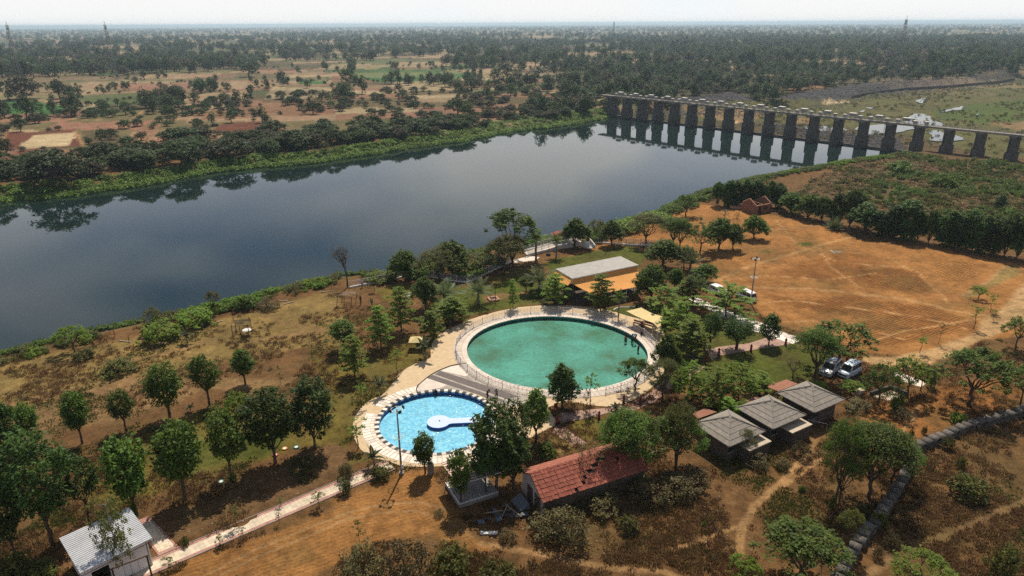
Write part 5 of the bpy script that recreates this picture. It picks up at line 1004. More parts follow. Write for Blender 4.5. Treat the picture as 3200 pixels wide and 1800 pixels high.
slab('path', 6, [(120, 1330), (150, 1275), (230, 1205), (345, 1180), (560, 1155), (700, 1110), (800, 1075), (960, 1115), (1000, 1128), (830, 1165), (575, 1205), (430, 1230), (340, 1245), (270, 1300), (200, 1360), (130, 1420)], .07, M['path_pink'])
slab('path', 8, [(2400, 10), (2480, 60), (2330, 180), (2150, 255), (1980, 262), (1880, 290), (1640, 335), (1600, 260), (1760, 245), (1980, 225), (2150, 190), (2300, 110)], .066, M['path_pink'])
slab('path', 8, [(1600, 360), (1640, 345), (1700, 390), (1830, 480), (1750, 510), (1580, 405)], .062, M['path_pink'])
# white tiled walk beside the field, tile by tile
WT = tag(slab('walkway', 'k', [(20, 500), (60, 495), (400, 640), (760, 790), (1130, 915), (1400, 1035), (1760, 1160), (1560, 1215), (1400, 1200), (1250, 1130), (900, 1010), (600, 880), (230, 640)], .05, M['concrete']), kind='structure')
ut = MB().box((0, 0, 0), (1, 1, 1)).mesh('tile', M['tile_white']); lw = [(g('k', *a), g('k', *b)) for a, b in [((30, 498), (40, 560)), ((400, 642), (330, 720)), ((760, 792), (640, 885)), ((1130, 917), (930, 1008)), ((1400, 1038), (1230, 1120)), ((1750, 1162), (1540, 1212))]]
for (a0, b0), (a1, b1) in zip(lw, lw[1:]):
    n = max(2, int((a1 - a0).length / 1.15))
    for i in range(n):
        t = (i + .5) / n; pa, pb = a0.lerp(a1, t), b0.lerp(b1, t); m_ = max(2, int((pb - pa).length / 1.0)); dv = pb - pa
        for j in range(m_):
            c = pa.lerp(pb, (j + .5) / m_); o = link('tile', ut, WT); o.location = (c.x, c.y, .062 + rr.uniform(-.004, .004)); dl = (a1 - a0); o.rotation_euler = (0, 0, math.atan2(dl.y, dl.x)); o.scale = (dl.length / n - .05, dv.length / m_ * .93, .05)
slab('slab', 'j', [(1410, 440), (1560, 400), (1980, 560), (1900, 625), (1560, 520)], .08, M['tile_pale'])
# ------------------------------------------------------------------ buildings
M['thatch_grey'] = mk('thatch_grey', (0.30, 0.27, 0.232), (0.19, 0.17, 0.148), scale=2.2, rough=.95, bump=.5, bscale=16, rnd=.06, stretch=(1, 1, .5))
M['pergola_red'] = mk('pergola_red', (0.42, 0.20, 0.13), (0.30, 0.13, 0.085), scale=3, rough=.8); M['tile_red'] = mk('tile_red', (0.37, 0.115, 0.075), (0.21, 0.065, 0.045), scale=2.6, rough=.85, rnd=.22); M['tile_pink'] = mk('tile_pink', (0.44, 0.17, 0.115), (0.32, 0.115, 0.08), scale=2.2, rough=.85, rnd=.1)
M['tin'] = mk('tin', (0.62, 0.64, 0.67), (0.48, 0.49, 0.51), scale=.8, rough=.5, metal=.15); M['tin_grey'] = mk('tin_grey', (0.46, 0.44, 0.41), (0.36, 0.34, 0.315), scale=.9, rough=.55, metal=.1); M['canvas_orange'] = mk('canvas_orange', (0.72, 0.345, 0.10), (0.62, 0.285, 0.075), scale=.8, rough=.8); M['canvas_tan'] = mk('canvas_tan', (0.66, 0.53, 0.27), (0.55, 0.43, 0.21), scale=1.1, rough=.85)
M['glass'] = mk('glass', (0.02, 0.025, 0.03), (0.015, 0.018, 0.02), rough=.08, spec=.6); M['door'] = mk('door', (0.10, 0.07, 0.055), (0.06, 0.045, 0.035), rough=.7)
crz = R(30.9); CS = (5.75, 5.4)
def cottage(loc, label):
    t = thing('cottage', label, 'cottage', loc, crz, 'stepped-roof cottages'); w, d = CS
    MB().box((0, .1, 1.35), (w - 1.3, d - 1.2, 2.7)).build('wall', M['plaster_dark'], t); dr = MB().box((-.6, -d / 2 + .66, 1.0), (.9, .06, 2.0)).build('door', M['door'], t); MB().box((.3, -.05, 0), (.05, .06, .14)).build('handle', M['steel'], dr).location = (-.6, -d / 2 + .64, 1.05)
    for x in (-1.7, .9): wd = MB().box((x, -d / 2 + .67, 1.6), (.8, .06, .8)).build('window', M['glass'], t); MB().box((x, -d / 2 + .64, 1.17), (.95, .14, .06)).build('sill', M['concrete'], wd)
    n = 5; z0, zp = 2.62, 3.95
    for i in range(n):
        f0 = 1 - (i / n) ** 1.0 + (.015 if i else 0); f1 = 1 - (i + 1) / n; za = z0 + (zp - z0) * i / n + (.035 if i else 0); zb = z0 + (zp - z0) * (i + 1) / n + .01; f1 = max(f1, .0)
        mb = MB(); bt = [(-w / 2 * f0, -d / 2 * f0), (w / 2 * f0, -d / 2 * f0), (w / 2 * f0, d / 2 * f0), (-w / 2 * f0, d / 2 * f0)]; lo = za - .12
        V = [(x, y, lo) for x, y in bt] + [(x, y, za) for x, y in bt]
        if f1 > .01:
            tp = [(x / f0 * f1, y / f0 * f1) for x, y in bt]; V += [(x, y, zb) for x, y in tp]; F = [(3, 2, 1, 0)] + [(j, (j + 1) % 4, 4 + (j + 1) % 4, 4 + j) for j in range(4)] + [(4 + j, 4 + (j + 1) % 4, 8 + (j + 1) % 4, 8 + j) for j in range(4)] + [(8, 9, 10, 11)]
        else:
            V += [(0, 0, zp + .06)]; F = [(3, 2, 1, 0)] + [(j, (j + 1) % 4, 4 + (j + 1) % 4, 4 + j) for j in range(4)] + [(4 + j, 4 + (j + 1) % 4, 8) for j in range(4)]
        mb.add(V, F).build('roof_tier', M['thatch_grey'], t)
    for a, b in ((-1, -1), (1, -1), (1, 1), (-1, 1)): MB().tube([(a * w / 2 * .98, b * d / 2 * .98, z0 + .07), (a * .1, b * .1, zp + .1)], .05, 5).build('hip_ridge', M['concrete'], t)
    return t
cottage((24.25, 65.75, 0), 'nearest of three cottages with stepped grey hip roofs'); cottage((30.15, 69.1, 0), 'middle of three cottages with stepped grey hip roofs'); cottage((36.2, 72.5, 0), 'farthest of three cottages with stepped grey hip roofs')
cu = Vector((math.cos(crz), math.sin(crz), 0)); cvv = Vector((-cu.y, cu.x, 0))
for c0, lb in ((Vector((24.25, 65.75, 0)), 'flat-roofed concrete annex in front of the nearest cottage'), (Vector((30.15, 69.1, 0)), 'flat-roofed concrete annex in front of the middle cottage')):
    p = c0 + cu * 1.15 - cvv * 2.75; t = thing('annex', lb, 'annex', p, crz); MB().box((0, 0, .85), (3.3, 1.5, 1.7)).build('wall', M['plaster_dark'], t); MB().box((0, 0, 1.76), (3.5, 1.7, .12)).build('roof_slab', M['concrete_pale'], t)
def pergola(k, pts, z, label):
    P_ = [g(k, *p, z) for p in pts]; c = sum(P_, Vector()) / 4; t = thing('pergola', label, 'pergola', (c.x, c.y, 0)); P_ = [p - c for p in P_]; nn = 11
    for i in range(nn):
        a, b = P_[0].lerp(P_[3], (i + .5) / nn), P_[1].lerp(P_[2], (i + .5) / nn); d = b - a; MB().box((a + b) / 2 + Vector((0, 0, z)), (d.length, (P_[3] - P_[0]).length / nn * .72, .06), rz=math.atan2(d.y, d.x)).build('slat', M['pergola_red'], t)
    for p in P_: MB().box((p.x * .92, p.y * .92, z / 2), (.12, .12, z - .04)).build('post', M['plaster_dark'], t)
pergola('i', [(1120, 232), (1420, 125), (1590, 190), (1300, 300)], 2.2, 'red slatted pergola behind the farthest cottage'); pergola('i', [(0, 640), (210, 555), (385, 610), (110, 705)], 2.2, 'shaded red slatted pergola behind the nearest cottage'); pergola('i', [(750, 460), (960, 375), (1060, 400), (860, 490)], 2.1, 'shaded red slatted pergola behind the middle cottage')
t = thing('handrail', 'thin pipe gate frame beside the middle cottage annex', 'railing', g('i', 1725, 830)); MB().tube([(0, 0, 0), (0, 0, 1.0), (1.9, -.9, .95), (1.9, -.9, 0)], .04, 5).build('pipe_frame', M['fence_paint'], t)

# long shed with the red tiled roof
TB0 = Vector((2.8, 53.28, 0)); TRZ = math.atan2(4.62, 9.88); tb = thing('tiled_house', 'long low white building with a broken red tiled roof', 'building', TB0, TRZ); TL, TH, ZE, ZR = 12.2, 2.75, 2.35, 3.85
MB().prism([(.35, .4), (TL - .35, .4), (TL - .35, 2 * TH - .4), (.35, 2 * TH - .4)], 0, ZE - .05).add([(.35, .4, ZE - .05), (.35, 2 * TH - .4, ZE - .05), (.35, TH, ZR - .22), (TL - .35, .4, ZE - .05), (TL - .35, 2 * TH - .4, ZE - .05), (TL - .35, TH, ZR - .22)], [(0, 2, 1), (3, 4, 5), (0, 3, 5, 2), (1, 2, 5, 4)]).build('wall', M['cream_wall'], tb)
for y in (1.7, 3.3):
    d_ = MB().box((.32, y, .95), (.05, 1.15, 1.9)).build('door', M['door'], tb); MB().box((.28, y + .45, .95), (.05, .05, .14)).build('handle', M['steel'], d_)
MB().box((TL / 2, .37, ZE / 2 - .05), (TL - .6, .06, ZE - .12)).build('front_wall_shade', M['plaster_dark'], tb)  # dark panel over the pale front; its shade is put into the colour
sl = math.atan2(ZR - ZE, TH); Ls = TH / math.cos(sl) + .1; cols, rows_ = 34, 7; tw, tl = TL / cols, Ls / rows_
tm = MB()
for i in range(3): tm.prism([(-tw * .48 + i * tw * .32, -tl * .56), (-tw * .48 + (i + 1) * tw * .32 - .015, -tl * .56), (-tw * .48 + (i + 1) * tw * .32 - .015, tl * .56), (-tw * .48 + i * tw * .32, tl * .56)], -.02, [.03, .03, .012, .012] if True else 0)
tme = tm.mesh('roof_tile', M['tile_red']); r6 = random.Random(8)
for c in range(cols):
    for r_ in range(rows_):
        if (c, r_) in ((13, 1), (14, 2), (16, 3), (17, 3), (18, 4), (19, 4), (21, 5), (10, 0), (22, 5), (20, 5), (26, 4)): continue
        o = link('roof_tile', tme, tb); y = (r_ + .5) * tl * math.cos(sl) - .08; o.location = ((c + .5) * tw + r6.uniform(-.02, .02), y, ZE + (r_ + .5) * tl * math.sin(sl) + .03 + (.03 if c % 2 else 0) + r6.uniform(0, .035)); o.rotation_euler = (sl - .05 + r6.uniform(-.03, .03), r6.uniform(-.03, .03), r6.uniform(-.03, .03))
MB().add([(0, 0, ZE - .03), (TL, 0, ZE - .03), (TL, TH, ZR - .05), (0, TH, ZR - .05)], [(0, 1, 2, 3)]).build('roof_boarding', M['dark'], tb)
bk = MB(); nb = 70
for i in range(nb):
    for r_ in range(6):
        x = i * TL / nb; w_ = TL / nb; t0, t1 = r_ / 6, (r_ + 1) / 6 + .03; j = .02 * ((i * 7 + r_ * 3) % 3); f = lambda t, e: (TH + (1 - t) * TH, ZE + (ZR - ZE) * t + e + j)
        y0, z0 = f(t0, .06); y1, z1 = f(t1, .02); bk.add([(x, y0, z0), (x + w_ * .88, y0, z0), (x + w_ * .88, y1, z1), (x, y1, z1), (x, y0, z0 - .05), (x + w_ * .88, y0, z0 - .05)], [(3, 2, 1, 0), (0, 1, 5, 4)])
tag(bk.build('roof_tiles', M['tile_pink'], tb), kind='stuff'); MB().add([(0, 2 * TH, ZE - .05), (TL, 2 * TH, ZE - .05), (TL, TH, ZR - .03), (0, TH, ZR - .03)], [(0, 1, 2, 3)]).build('roof_boarding', M['tile_pink'], tb)
for i in range(24): o = MB().box((0, 0, 0), (TL / 24 + .03, .24, .07)).build('ridge_tile', M['tile_red'], tb); o.location = ((i + .5) * TL / 24, TH + r6.uniform(-.05, .05), ZR + .05 + r6.uniform(-.03, .02)); o.rotation_euler = (0, 0, r6.uniform(-.06, .06))

# tin shed, bottom left
SH = Vector((-35.62, 44.1, 0)); srz = math.atan2(3.78, 3.61); sd = thing('tin_shed', 'white shed with a ribbed tin roof at the bottom left', 'shed', SH, srz); SW, SDp = 5.4, 5.6
wl_ = MB(); wl_.box((.3, SDp / 2, 1.35), (.2, SDp - .5, 2.7)).box((SW - .3, SDp / 2, 1.35), (.2, SDp - .5, 2.7)).box((SW / 2, SDp - .35, 1.35), (SW - .8, .2, 2.7)).box((3.55, .35, 1.35), (3.1, .2, 2.7)).box((.52, .35, 1.35), (.24, .2, 2.7)).box((1.32, .35, 2.5), (1.36, .2, .4)); wl_.build('wall', M['white_paint'], sd); MB().box((SW / 2, SDp / 2, .04), (SW - .4, SDp - .4, .1)).build('floor', M['concrete'], sd)
roof = MB(); nr = 22
for i in range(nr):
    y0, y1, ym = SDp * i / nr - .1, SDp * (i + 1) / nr - .1, SDp * (i + .5) / nr - .1; zz = lambda y: 2.98 + .05 * y
    roof.add([(-.15, y0, zz(y0)), (SW + .15, y0, zz(y0)), (SW + .15, y0 + .04, zz(y0) + .075), (-.15, y0 + .04, zz(y0) + .075), (SW + .15, y1, zz(y1)), (-.15, y1, zz(y1))], [(0, 1, 2, 3), (3, 2, 4, 5)])
roof.build('tin_roof', M['tin'], sd); MB().tube([(-.2, -.12, 2.72), (SW + .2, -.12, 2.72)], .03, 5).tube([(-.2, -.12, 2.98), (-.2, -.12, 2.72)], .03, 5).tube([(SW + .2, -.12, 2.98), (SW + .2, -.12, 2.72)], .03, 5).build('eave_pipe', M['rust'], sd); MB().tube([(-.2, SDp - .05, 3.35), (SW + .2, SDp - .05, 3.35)], .03, 5).build('eave_pipe', M['rust'], sd)
sw1, sw0 = g('m', 1330, 1130, 2.5), g('m', 810, 1325, 2.5); d = sw1 - sw0; swg = thing('swing', 'rusty swing frame with chains in front of the tin shed', 'swing', (sw0.x, sw0.y, 0), math.atan2(d.y, d.x)); Lw = d.length
MB().tube([(-.15, 0, 2.5), (Lw + .15, 0, 2.5)], .06, 6).build('beam', M['rust'], swg)
for x in (0, Lw): MB().tube([(x, 0, 0), (x, 0, 2.5)], .075, 6).build('post', M['rust'], swg)
for x in (Lw * .3, Lw * .5, Lw * .72): MB().tube([(x, 0, 2.45), (x + .05, -.35, .55)], .018, 4).build('chain', M['steel'], swg)
MB().box((Lw * .4 + .05, -.36, .53), (Lw * .24, .2, .05)).build('seat', M['wood'], swg)

# kiosk with the striped roof by the blue pool
K0 = Vector((-5.35, 55.4, 0)); krz = math.atan2(1.9, 3.86); ks = thing('kiosk', 'open kiosk with a striped red roof and raised floor beside the blue pool', 'kiosk', K0, krz); kw, kd_ = 4.3, 3.9
MB().box((kw / 2, kd_ / 2, .24), (kw, kd_, .48)).build('floor_slab', M['concrete'], ks); MB().box((kw / 2, .06, .5), (kw, .12, .05)).box((.06, kd_ / 2 + .05, .505), (.12, kd_ - .12, .05)).build('floor_edge', M['white_paint'], ks)
for x in (.12, kw - .12):
    for y in (.12, kd_ - .12): MB().tube([(x, y, .45), (x, y, 2.85)], .045, 6).build('post', M['steel'], ks)
for i in range(22): MB().box((kw / 2, -.2 + (i + .5) * (kd_ + .4) / 22, 2.9 + (.0 if i % 2 else .035)), (kw + .5, (kd_ + .4) / 22 * .9, .05)).build('roof_strip', M['pergola_red'] if i % 2 else M['tile_pale'], ks)
MB().box((kw / 2, kd_ / 2, 2.82), (kw + .3, kd_ + .2, .04)).build('roof_board', M['dark'], ks)
t = thing('water_tank', 'grey round drum standing by the small poolside tree', 'tank', g(8, 693, 700)); MB().lathe([(.36, 0), (.36, 1.25), (.3, 1.32)], 14).build('drum', M['concrete'], t); MB().lathe([(.28, 1.33), (.1, 1.4)], 14).build('lid', M['concrete_dark'], t)

# pavilion: tin roof and orange awning
PV = Vector((10.27, 108.72, 0)); prz = R(28.6); pv = thing('pavilion', 'open pavilion with a pale tin roof and a bright orange awning', 'pavilion', PV, prz); PLn, PDp = 14.2, 5.3
rf = MB(); nr = 56
for i in range(nr):
    x0, x1, xm = PLn * i / nr, PLn * (i + 1) / nr, PLn * (i + .5) / nr; za, zb = 4.5, 4.62
    rf.add([(x0, 0, za), (xm, 0, za + .06), (xm, PDp, zb + .06), (x0, PDp, zb), (x1, 0, za), (x1, PDp, zb)], [(0, 1, 2, 3), (1, 4, 5, 2)])
rf.build('tin_roof', M['tin_grey'], pv); MB().box((PLn / 2, .06, 4.4), (PLn, .05, .14)).box((.03, PDp / 2, 4.45), (.05, PDp, .14)).box((PLn - .03, PDp / 2, 4.45), (.05, PDp, .14)).build('roof_trim', M['white_paint'], pv)
def cloth(a, b, c, d, n=10, m=6, sag=.12):
    mb = MB(); V = []
    for j in range(m + 1):
        for i in range(n + 1):
            p = Vector(a).lerp(Vector(b), i / n).lerp(Vector(d).lerp(Vector(c), i / n), j / m); p.z -= sag * math.sin(math.pi * j / m) * (.6 + .4 * abs(math.sin(i * math.pi / 2.5))); V.append(p)
    mb.add(V, [(j * (n + 1) + i, j * (n + 1) + i + 1, (j + 1) * (n + 1) + i + 1, (j + 1) * (n + 1) + i) for j in range(m) for i in range(n)]); return mb
fr_ = MB().add([(.15, .35, 4.42), (PLn - .1, .35, 4.42), (PLn - .1, -.02, 3.7), (-.1, -.12, 3.7)], [(0, 1, 2, 3)]); fr_.build('fascia', M['canvas_orange'], pv)
cloth((-.2, -.1, 3.72), (PLn - .1, 0, 3.72), (12.0, -3.9, 2.25), (2.3, -3.5, 2.25)).build('awning', M['canvas_orange'], pv, True); cloth((.1, .2, 4.38), (.1, PDp - .2, 4.4), (-1.5, PDp + .1, 3.3), (-1.0, -.2, 3.5), 6, 4).build('side_awning', M['canvas_orange'], pv, True)
for x in (.5, 3.8, 7.1, 10.4, 13.7):
    for y in (.45, PDp - .4): MB().tube([(x, y, 0), (x, y, 4.4)], .06, 6).build('post', M['steel'], pv)
for x, y in ((2.4, -3.5), (5.6, -3.65), (8.8, -3.75), (11.9, -3.9)): MB().tube([(x, y, 0), (x, y, 2.2)], .04, 6).build('awning_post', M['white_paint'], pv)
MB().box((PLn / 2, PDp / 2 - .5, .07), (PLn, PDp + 1.2, .18)).build('floor', M['mud_shade'] if 'mud_shade' in M else M['plaster_dark'], pv); MB().box((PLn / 2, PDp - .3, .8), (PLn - 3, .5, 1.3)).box((1.2, 2.4, .6), (1.4, 1.6, .9)).build('counter', M['plaster_dark'], pv)
for i in range(4):
    t = thing('dining_table', 'dark table under the orange awning, %s from its left end' % ordinal(i + 1), 'table', PV + Vector((math.cos(prz), math.sin(prz), 0)) * (3.4 + 2.5 * i) + Vector((-math.sin(prz), math.cos(prz), 0)) * -1.3, prz, 'tables under the awning'); MB().box((0, 0, .74), (1.3, .8, .05)).build('tabletop', M['wood'], t)
    for a in (-1, 1):
        for b in (-1, 1): MB().box((a * .55, b * .32, .36), (.06, .06, .72)).build('leg', M['wood'], t)

# shade sail right of the large pool
sc_ = [g('e', *p, 2.35) for p in [(400, 165), (640, 108), (975, 250), (830, 355)]]; c0 = sum(sc_, Vector()) / 4; ss = thing('shade_sail', 'tan fabric shade sail on thin posts right of the large pool', 'shade sail', (c0.x, c0.y, 0)); L_ = [p - Vector((c0.x, c0.y, 0)) for p in sc_]; tip = g('e', 905, 432, 2.0) - Vector((c0.x, c0.y, 0))
cloth(L_[0], L_[1], L_[2], L_[3], 8, 8, .22).build('sail', M['canvas_tan'], ss, True); MB().add([L_[3], L_[2], L_[2].lerp(tip, .9) + Vector((.4, .2, 0)), tip], [(0, 1, 2, 3)]).build('sail_flap', M['canvas_tan'], ss)
for p in (L_[0], L_[0].lerp(L_[3], .5), L_[3], L_[1], L_[2], tip): MB().tube([(p.x, p.y, 0), (p.x, p.y, p.z + .05)], .035, 6).build('post', M['white_paint'], ss)
for i, s in enumerate((0, 1)):
    p = L_[0].lerp(L_[2], .35 + .3 * s); t = thing('bench', ('bench under the shade sail, nearer the pavilion', 'bench under the shade sail, farther from the pavilion')[i], 'bench', (c0.x + p.x, c0.y + p.y, TZ), R(-40)); MB().box((0, 0, .42), (1.8, .4, .05)).build('seat', M['pergola_red'], t); MB().box((0, .2, .7), (1.8, .05, .3)).build('backrest', M['pergola_red'], t)
    for x in (-.75, .75): MB().box((x, 0, .2), (.07, .35, .4)).build('leg', M['steel'], t)

# brick ruin at the edge of the field and the low foundation beside it
M['brick'] = mk('brick', (0.25, 0.125, 0.075), (0.17, 0.08, 0.05), scale=3.5, rough=.95, bump=.5, bscale=12); M['brick_top'] = mk('brick_top', (0.46, 0.27, 0.18), (0.36, 0.2, 0.13), scale=3, rough=.95)
rb = g('l', 850, 345); ru = thing('brick_ruin', 'roofless brick house shell with two gables at the field edge', 'ruin', rb, R(28)); rw_, rd_ = 5.4, 4.4
def gable(y, nm):
    mb = MB(); P_ = [(0, 0), (rw_, 0), (rw_, 2.5), (rw_ / 2, 3.8), (0, 2.5)]; V = [(x, y, z) for x, z in P_] + [(x, y + .26, z) for x, z in P_]; mb.add(V, [(0, 1, 2, 3, 4), (9, 8, 7, 6, 5)] + [(i, 5 + i, 5 + (i + 1) % 5, (i + 1) % 5) for i in range(5)]); return mb
wm = MB(); 
for x in (0, rw_ / 2, rw_ - .26):
    P_ = [(0, 0), (rd_, 0), (rd_, 2.4), (rd_ / 2, 3.7 if x != rw_ / 2 else 2.5), (0, 2.4)]; V = [(x, y, z) for y, z in P_] + [(x + .26, y, z) for y, z in P_]; wm.add(V, [(4, 3, 2, 1, 0), (5, 6, 7, 8, 9)] + [((i + 1) % 5, 5 + (i + 1) % 5, 5 + i, i) for i in range(5)])
wm.box((rw_ / 2, .13, 1.15), (rw_ - .54, .26, 2.3)).box((rw_ / 2, rd_ - .13, 1.2), (rw_ - .54, .26, 2.4)).build('brick_wall', M['brick'], ru)
cp = MB()
for x in (0.13, rw_ - .13):
    for a, b in (((0, 2.43), (rd_ / 2, 3.73)), ((rd_ / 2, 3.73), (rd_, 2.43))): cp.tube([(x, a[0], a[1]), (x, b[0], b[1])], .15, 4)
cp.box((rw_ / 2, .13, 2.33), (rw_ - .54, .28, .06)).box((rw_ / 2, rd_ - .13, 2.43), (rw_ - .54, .28, .06)).build('wall_coping', M['brick_top'], ru); MB().box((1.6, -.01, 1.0), (.9, .05, 2.0)).build('doorway', M['dark'], ru); MB().box((3.6, -.02, 1.4), (.8, .05, .8)).build('window', M['dark'], ru)
fb = g('l', 480, 240); fo = thing('foundation', 'low brick foundation left of the brick house shell', 'foundation', fb, R(-28)); mb = MB(); mb.box((2.2, 0, .3), (4.4, .3, .6)).box((2.2, 2.6, .3), (4.4, .3, .6))
for x in (0.15, 2.9, 4.25): mb.box((x, 1.3, .3), (.3, 2.3, .6))
mb.build('brick_wall', M['brick_top'], fo)

# ------------------------------------------------------------------ riverside railing, terrace and gazebo
M['rail_white'] = mk('rail_white', (0.60, 0.585, 0.60), (0.45, 0.43, 0.44), rough=.6); bal = MB()
bal.box((.5, 0, 1.02), (1, .045, .05)).box((.5, 0, .2), (1, .04, .04))
for i in range(9): bal.box(((i + .5) / 9, 0, .6), (.022, .03, .82))
balm = bal.mesh('railing_panel', M['rail_white']); rpost = MB().box((0, 0, .58), (.09, .09, 1.16)).mesh('railing_post', M['rail_white'])
def railing(pts, label, curb=.28, z=0.0, mat='rail_white'):
    o0 = Vector(pts[0]); t = thing('railing', label, 'railing', o0)
    for a, b in zip(pts, pts[1:]):
        a, b = Vector(a) - o0, Vector(b) - o0; d = b - a; n = max(1, round(d.length / 1.7)); rz = math.atan2(d.y, d.x); MB().box((a + b) / 2 + Vector((0, 0, curb / 2 - .1)), (d.length, .25, curb + .2), rz=rz).build('kerb', M['white_paint'], t)
        for i in range(n):
            p = a.lerp(b, i / n); o = link('railing_post', rpost, t); o.location = p + Vector((0, 0, curb)); o = link('railing_panel', balm, t); o.location = p + Vector((0, 0, curb)); o.rotation_euler = (0, math.asin(-(d.z) / d.length) * 1.0, rz); o.scale = (d.length / n, 1, 1)
    return t
fr = lambda pts, z=0: [g('f', *p, z) for p in pts]; gr = lambda pts, z=0: [g('g', *p, z) for p in pts]
railing([g(5, 100, 748)] + fr([(0, 990), (260, 918), (400, 932), (700, 990), (960, 1032), (1145, 1052), (1330, 965), (1560, 850), (1870, 712)]), 'white riverside railing along the bank, from the leafless tree to the terrace')
pf = gr([(258, 735), (700, 625), (1125, 565)]); back = [p + Vector((-1.0, 3.0, 0)) for p in pf]
tag(MB().prism([pf[0], pf[1], pf[2], back[2], back[1], back[0]], -.4, [.25, .7, 1.0, 1.0, .7, .25]).build('platform', M['tile_beige']), 'raised white viewing platform on the river bank', 'platform')
railing([pf[0] + Vector((0, .3, .25)), pf[1] + Vector((0, .3, .7)), pf[2] + Vector((0, .3, 1.0))], 'white railing on the front of the viewing platform', .1); railing([back[0] + Vector((0, -.3, .25)), back[1] + Vector((0, -.3, .7)), back[2] + Vector((0, -.3, 1.0))], 'white railing on the river side of the viewing platform', .1)
railing(gr([(1275, 512), (1500, 520), (1720, 540), (1960, 552), (2300, 560)]), 'white railing running behind the trees right of the platform steps')
slab('terrace', 'f', [(1880, 690), (2130, 620), (2300, 640), (2240, 690), (1900, 730)], .06, M['tile_pale'])
st = thing('steps', 'white steps with solid sides at the right end of the viewing platform', 'steps', pf[2] + Vector((.9, -.2, 0)), R(-62))
for i in range(5): MB().box((i * .38, 0, (1.0 - i * .2) / 2), (.38, 1.7, 1.0 - i * .2)).build('step', M['white_paint'], st)
for y in (-.98, .98): MB().prism([(-.3, y - .1), (2.0, y - .1), (2.0, y + .1), (-.3, y + .1)], -.1, [1.75, .75, .75, 1.75]).build('side_wall', M['white_paint'], st)
gzb = g('g', 770, 480, .7); gz = thing('gazebo', 'small riverside gazebo with a red tiled roof', 'gazebo', (gzb.x, gzb.y, .7), R(15))
for a in (-1, 1):
    for b in (-1, 1): MB().tube([(a * 1.2, b * 1.2, -.2), (a * 1.2, b * 1.2, 1.5)], .07, 6).build('post', M['white_paint'], gz)
for i in range(5):
    f0, f1, z0 = 1 - i / 5, 1 - (i + 1) / 5, 1.45 + i * .2; MB().add([(a * 1.75 * f0, b * 1.75 * f0, z0) for a, b in ((-1, -1), (1, -1), (1, 1), (-1, 1))] + [(a * 1.75 * max(f1, .02), b * 1.75 * max(f1, .02), z0 + .2 - .03) for a, b in ((-1, -1), (1, -1), (1, 1), (-1, 1))], [(3, 2, 1, 0), (4, 5, 6, 7)] + [(j, (j + 1) % 4, 4 + (j + 1) % 4, 4 + j) for j in range(4)]).build('roof_course', M['tile_red'], gz)
# ------------------------------------------------------------------ light masts
def mast(loc, label, h=8.0, rz=0.0):
    t = thing('light_mast', label, 'light mast', loc, rz); MB().tube([(0, 0, 0), (0, 0, h * .45), (0, 0, h)], [.13, .1, .07], 8).build('pole', M['steel'], t); MB().box((0, 0, .12), (.55, .55, .24)).build('base', M['concrete'], t); MB().box((.12, -.05, 1.0), (.25, .2, .5)).build('switch_box', M['white_paint'], t)
    for z, r_, nm in ((h - .05, .62, 'lamp_ring'), (h * .585, .55, 'climb_ring')):
        n = 14; mb = MB(); P_ = [(r_ * math.cos(2 * math.pi * i / n), r_ * math.sin(2 * math.pi * i / n), z) for i in range(n + 1)]; mb.tube(P_, .035, 4, cap=False)
        for i in range(0, n, 4): mb.tube([(0, 0, z), P_[i]], .02, 4)
        mb.build(nm, M['white_paint'], t)
    for a in (.6, 2.2, 3.7, 5.3): mb = MB().box((.72 * math.cos(a), .72 * math.sin(a), h - .02), (.34, .14, .3), rz=a + 1.57, M=None); mb.build('floodlight', M['dark'], t)
mast(g(8, 480, 702), 'light mast with two white rings beside the blue pool'); mast(g(6, 574, 856), 'distant light mast at the edge of the bare field', rz=.5)

# ------------------------------------------------------------------ red bollards along the paths
M['red_paint'] = mk('red_paint', (0.22, 0.035, 0.025), (0.15, 0.025, 0.02), rough=.6, rnd=.15)
def bollard(p, label):
    t = thing('bollard', label, 'bollard', p, 0, 'red path bollards'); MB().box((0, 0, .06), (.36, .36, .12)).build('base', M['dark'], t); MB().box((0, 0, .52), (.27, .27, .8), top=.82).build('shaft', M['red_paint'], t); MB().box((0, 0, .96), (.32, .32, .09)).build('collar', M['red_paint'], t); MB().lathe([(.12, 1.0), (.14, 1.06), (.09, 1.14), (.02, 1.26)], 8).build('finial', M['red_paint'], t)
for k, x, y, lb in [(6, 235, 1198, 'red bollard left of the clipped oval tree'), (6, 340, 1242, 'red bollard between the two clipped trees'), (6, 575, 1214, 'red bollard right of the broad clipped tree'), (6, 828, 1168, 'red bollard at the end of the white tiled walk'), (6, 1272, 1302, 'red bollard behind the silver people carrier'), (6, 238, 1296, 'red bollard half hidden below the pink path'),
                    (8, 2100, 188, 'red bollard at the poolside tree, right of the large pool'), (8, 1920, 308, 'red bollard on the lawn edge below the large pool'), (8, 1612, 343, 'red bollard at the corner of the sandy terrace'), (8, 2222, 195, 'dark red bollard in tree shade beside the pink path')]: bollard(g(k, x, y), lb)
t = thing('plastic_chair', 'red plastic chair at the edge of the terrace', 'chair', g(8, 1610, 240), .4); MB().box((0, 0, .42), (.48, .46, .05)).build('seat', M['red_paint'], t); MB().box((0, .22, .68), (.46, .05, .48)).build('backrest', M['red_paint'], t)
for a in (-1, 1):
    for b in (-1, 1): MB().box((a * .2, b * .19, .2), (.05, .05, .4)).build('leg', M['red_paint'], t)

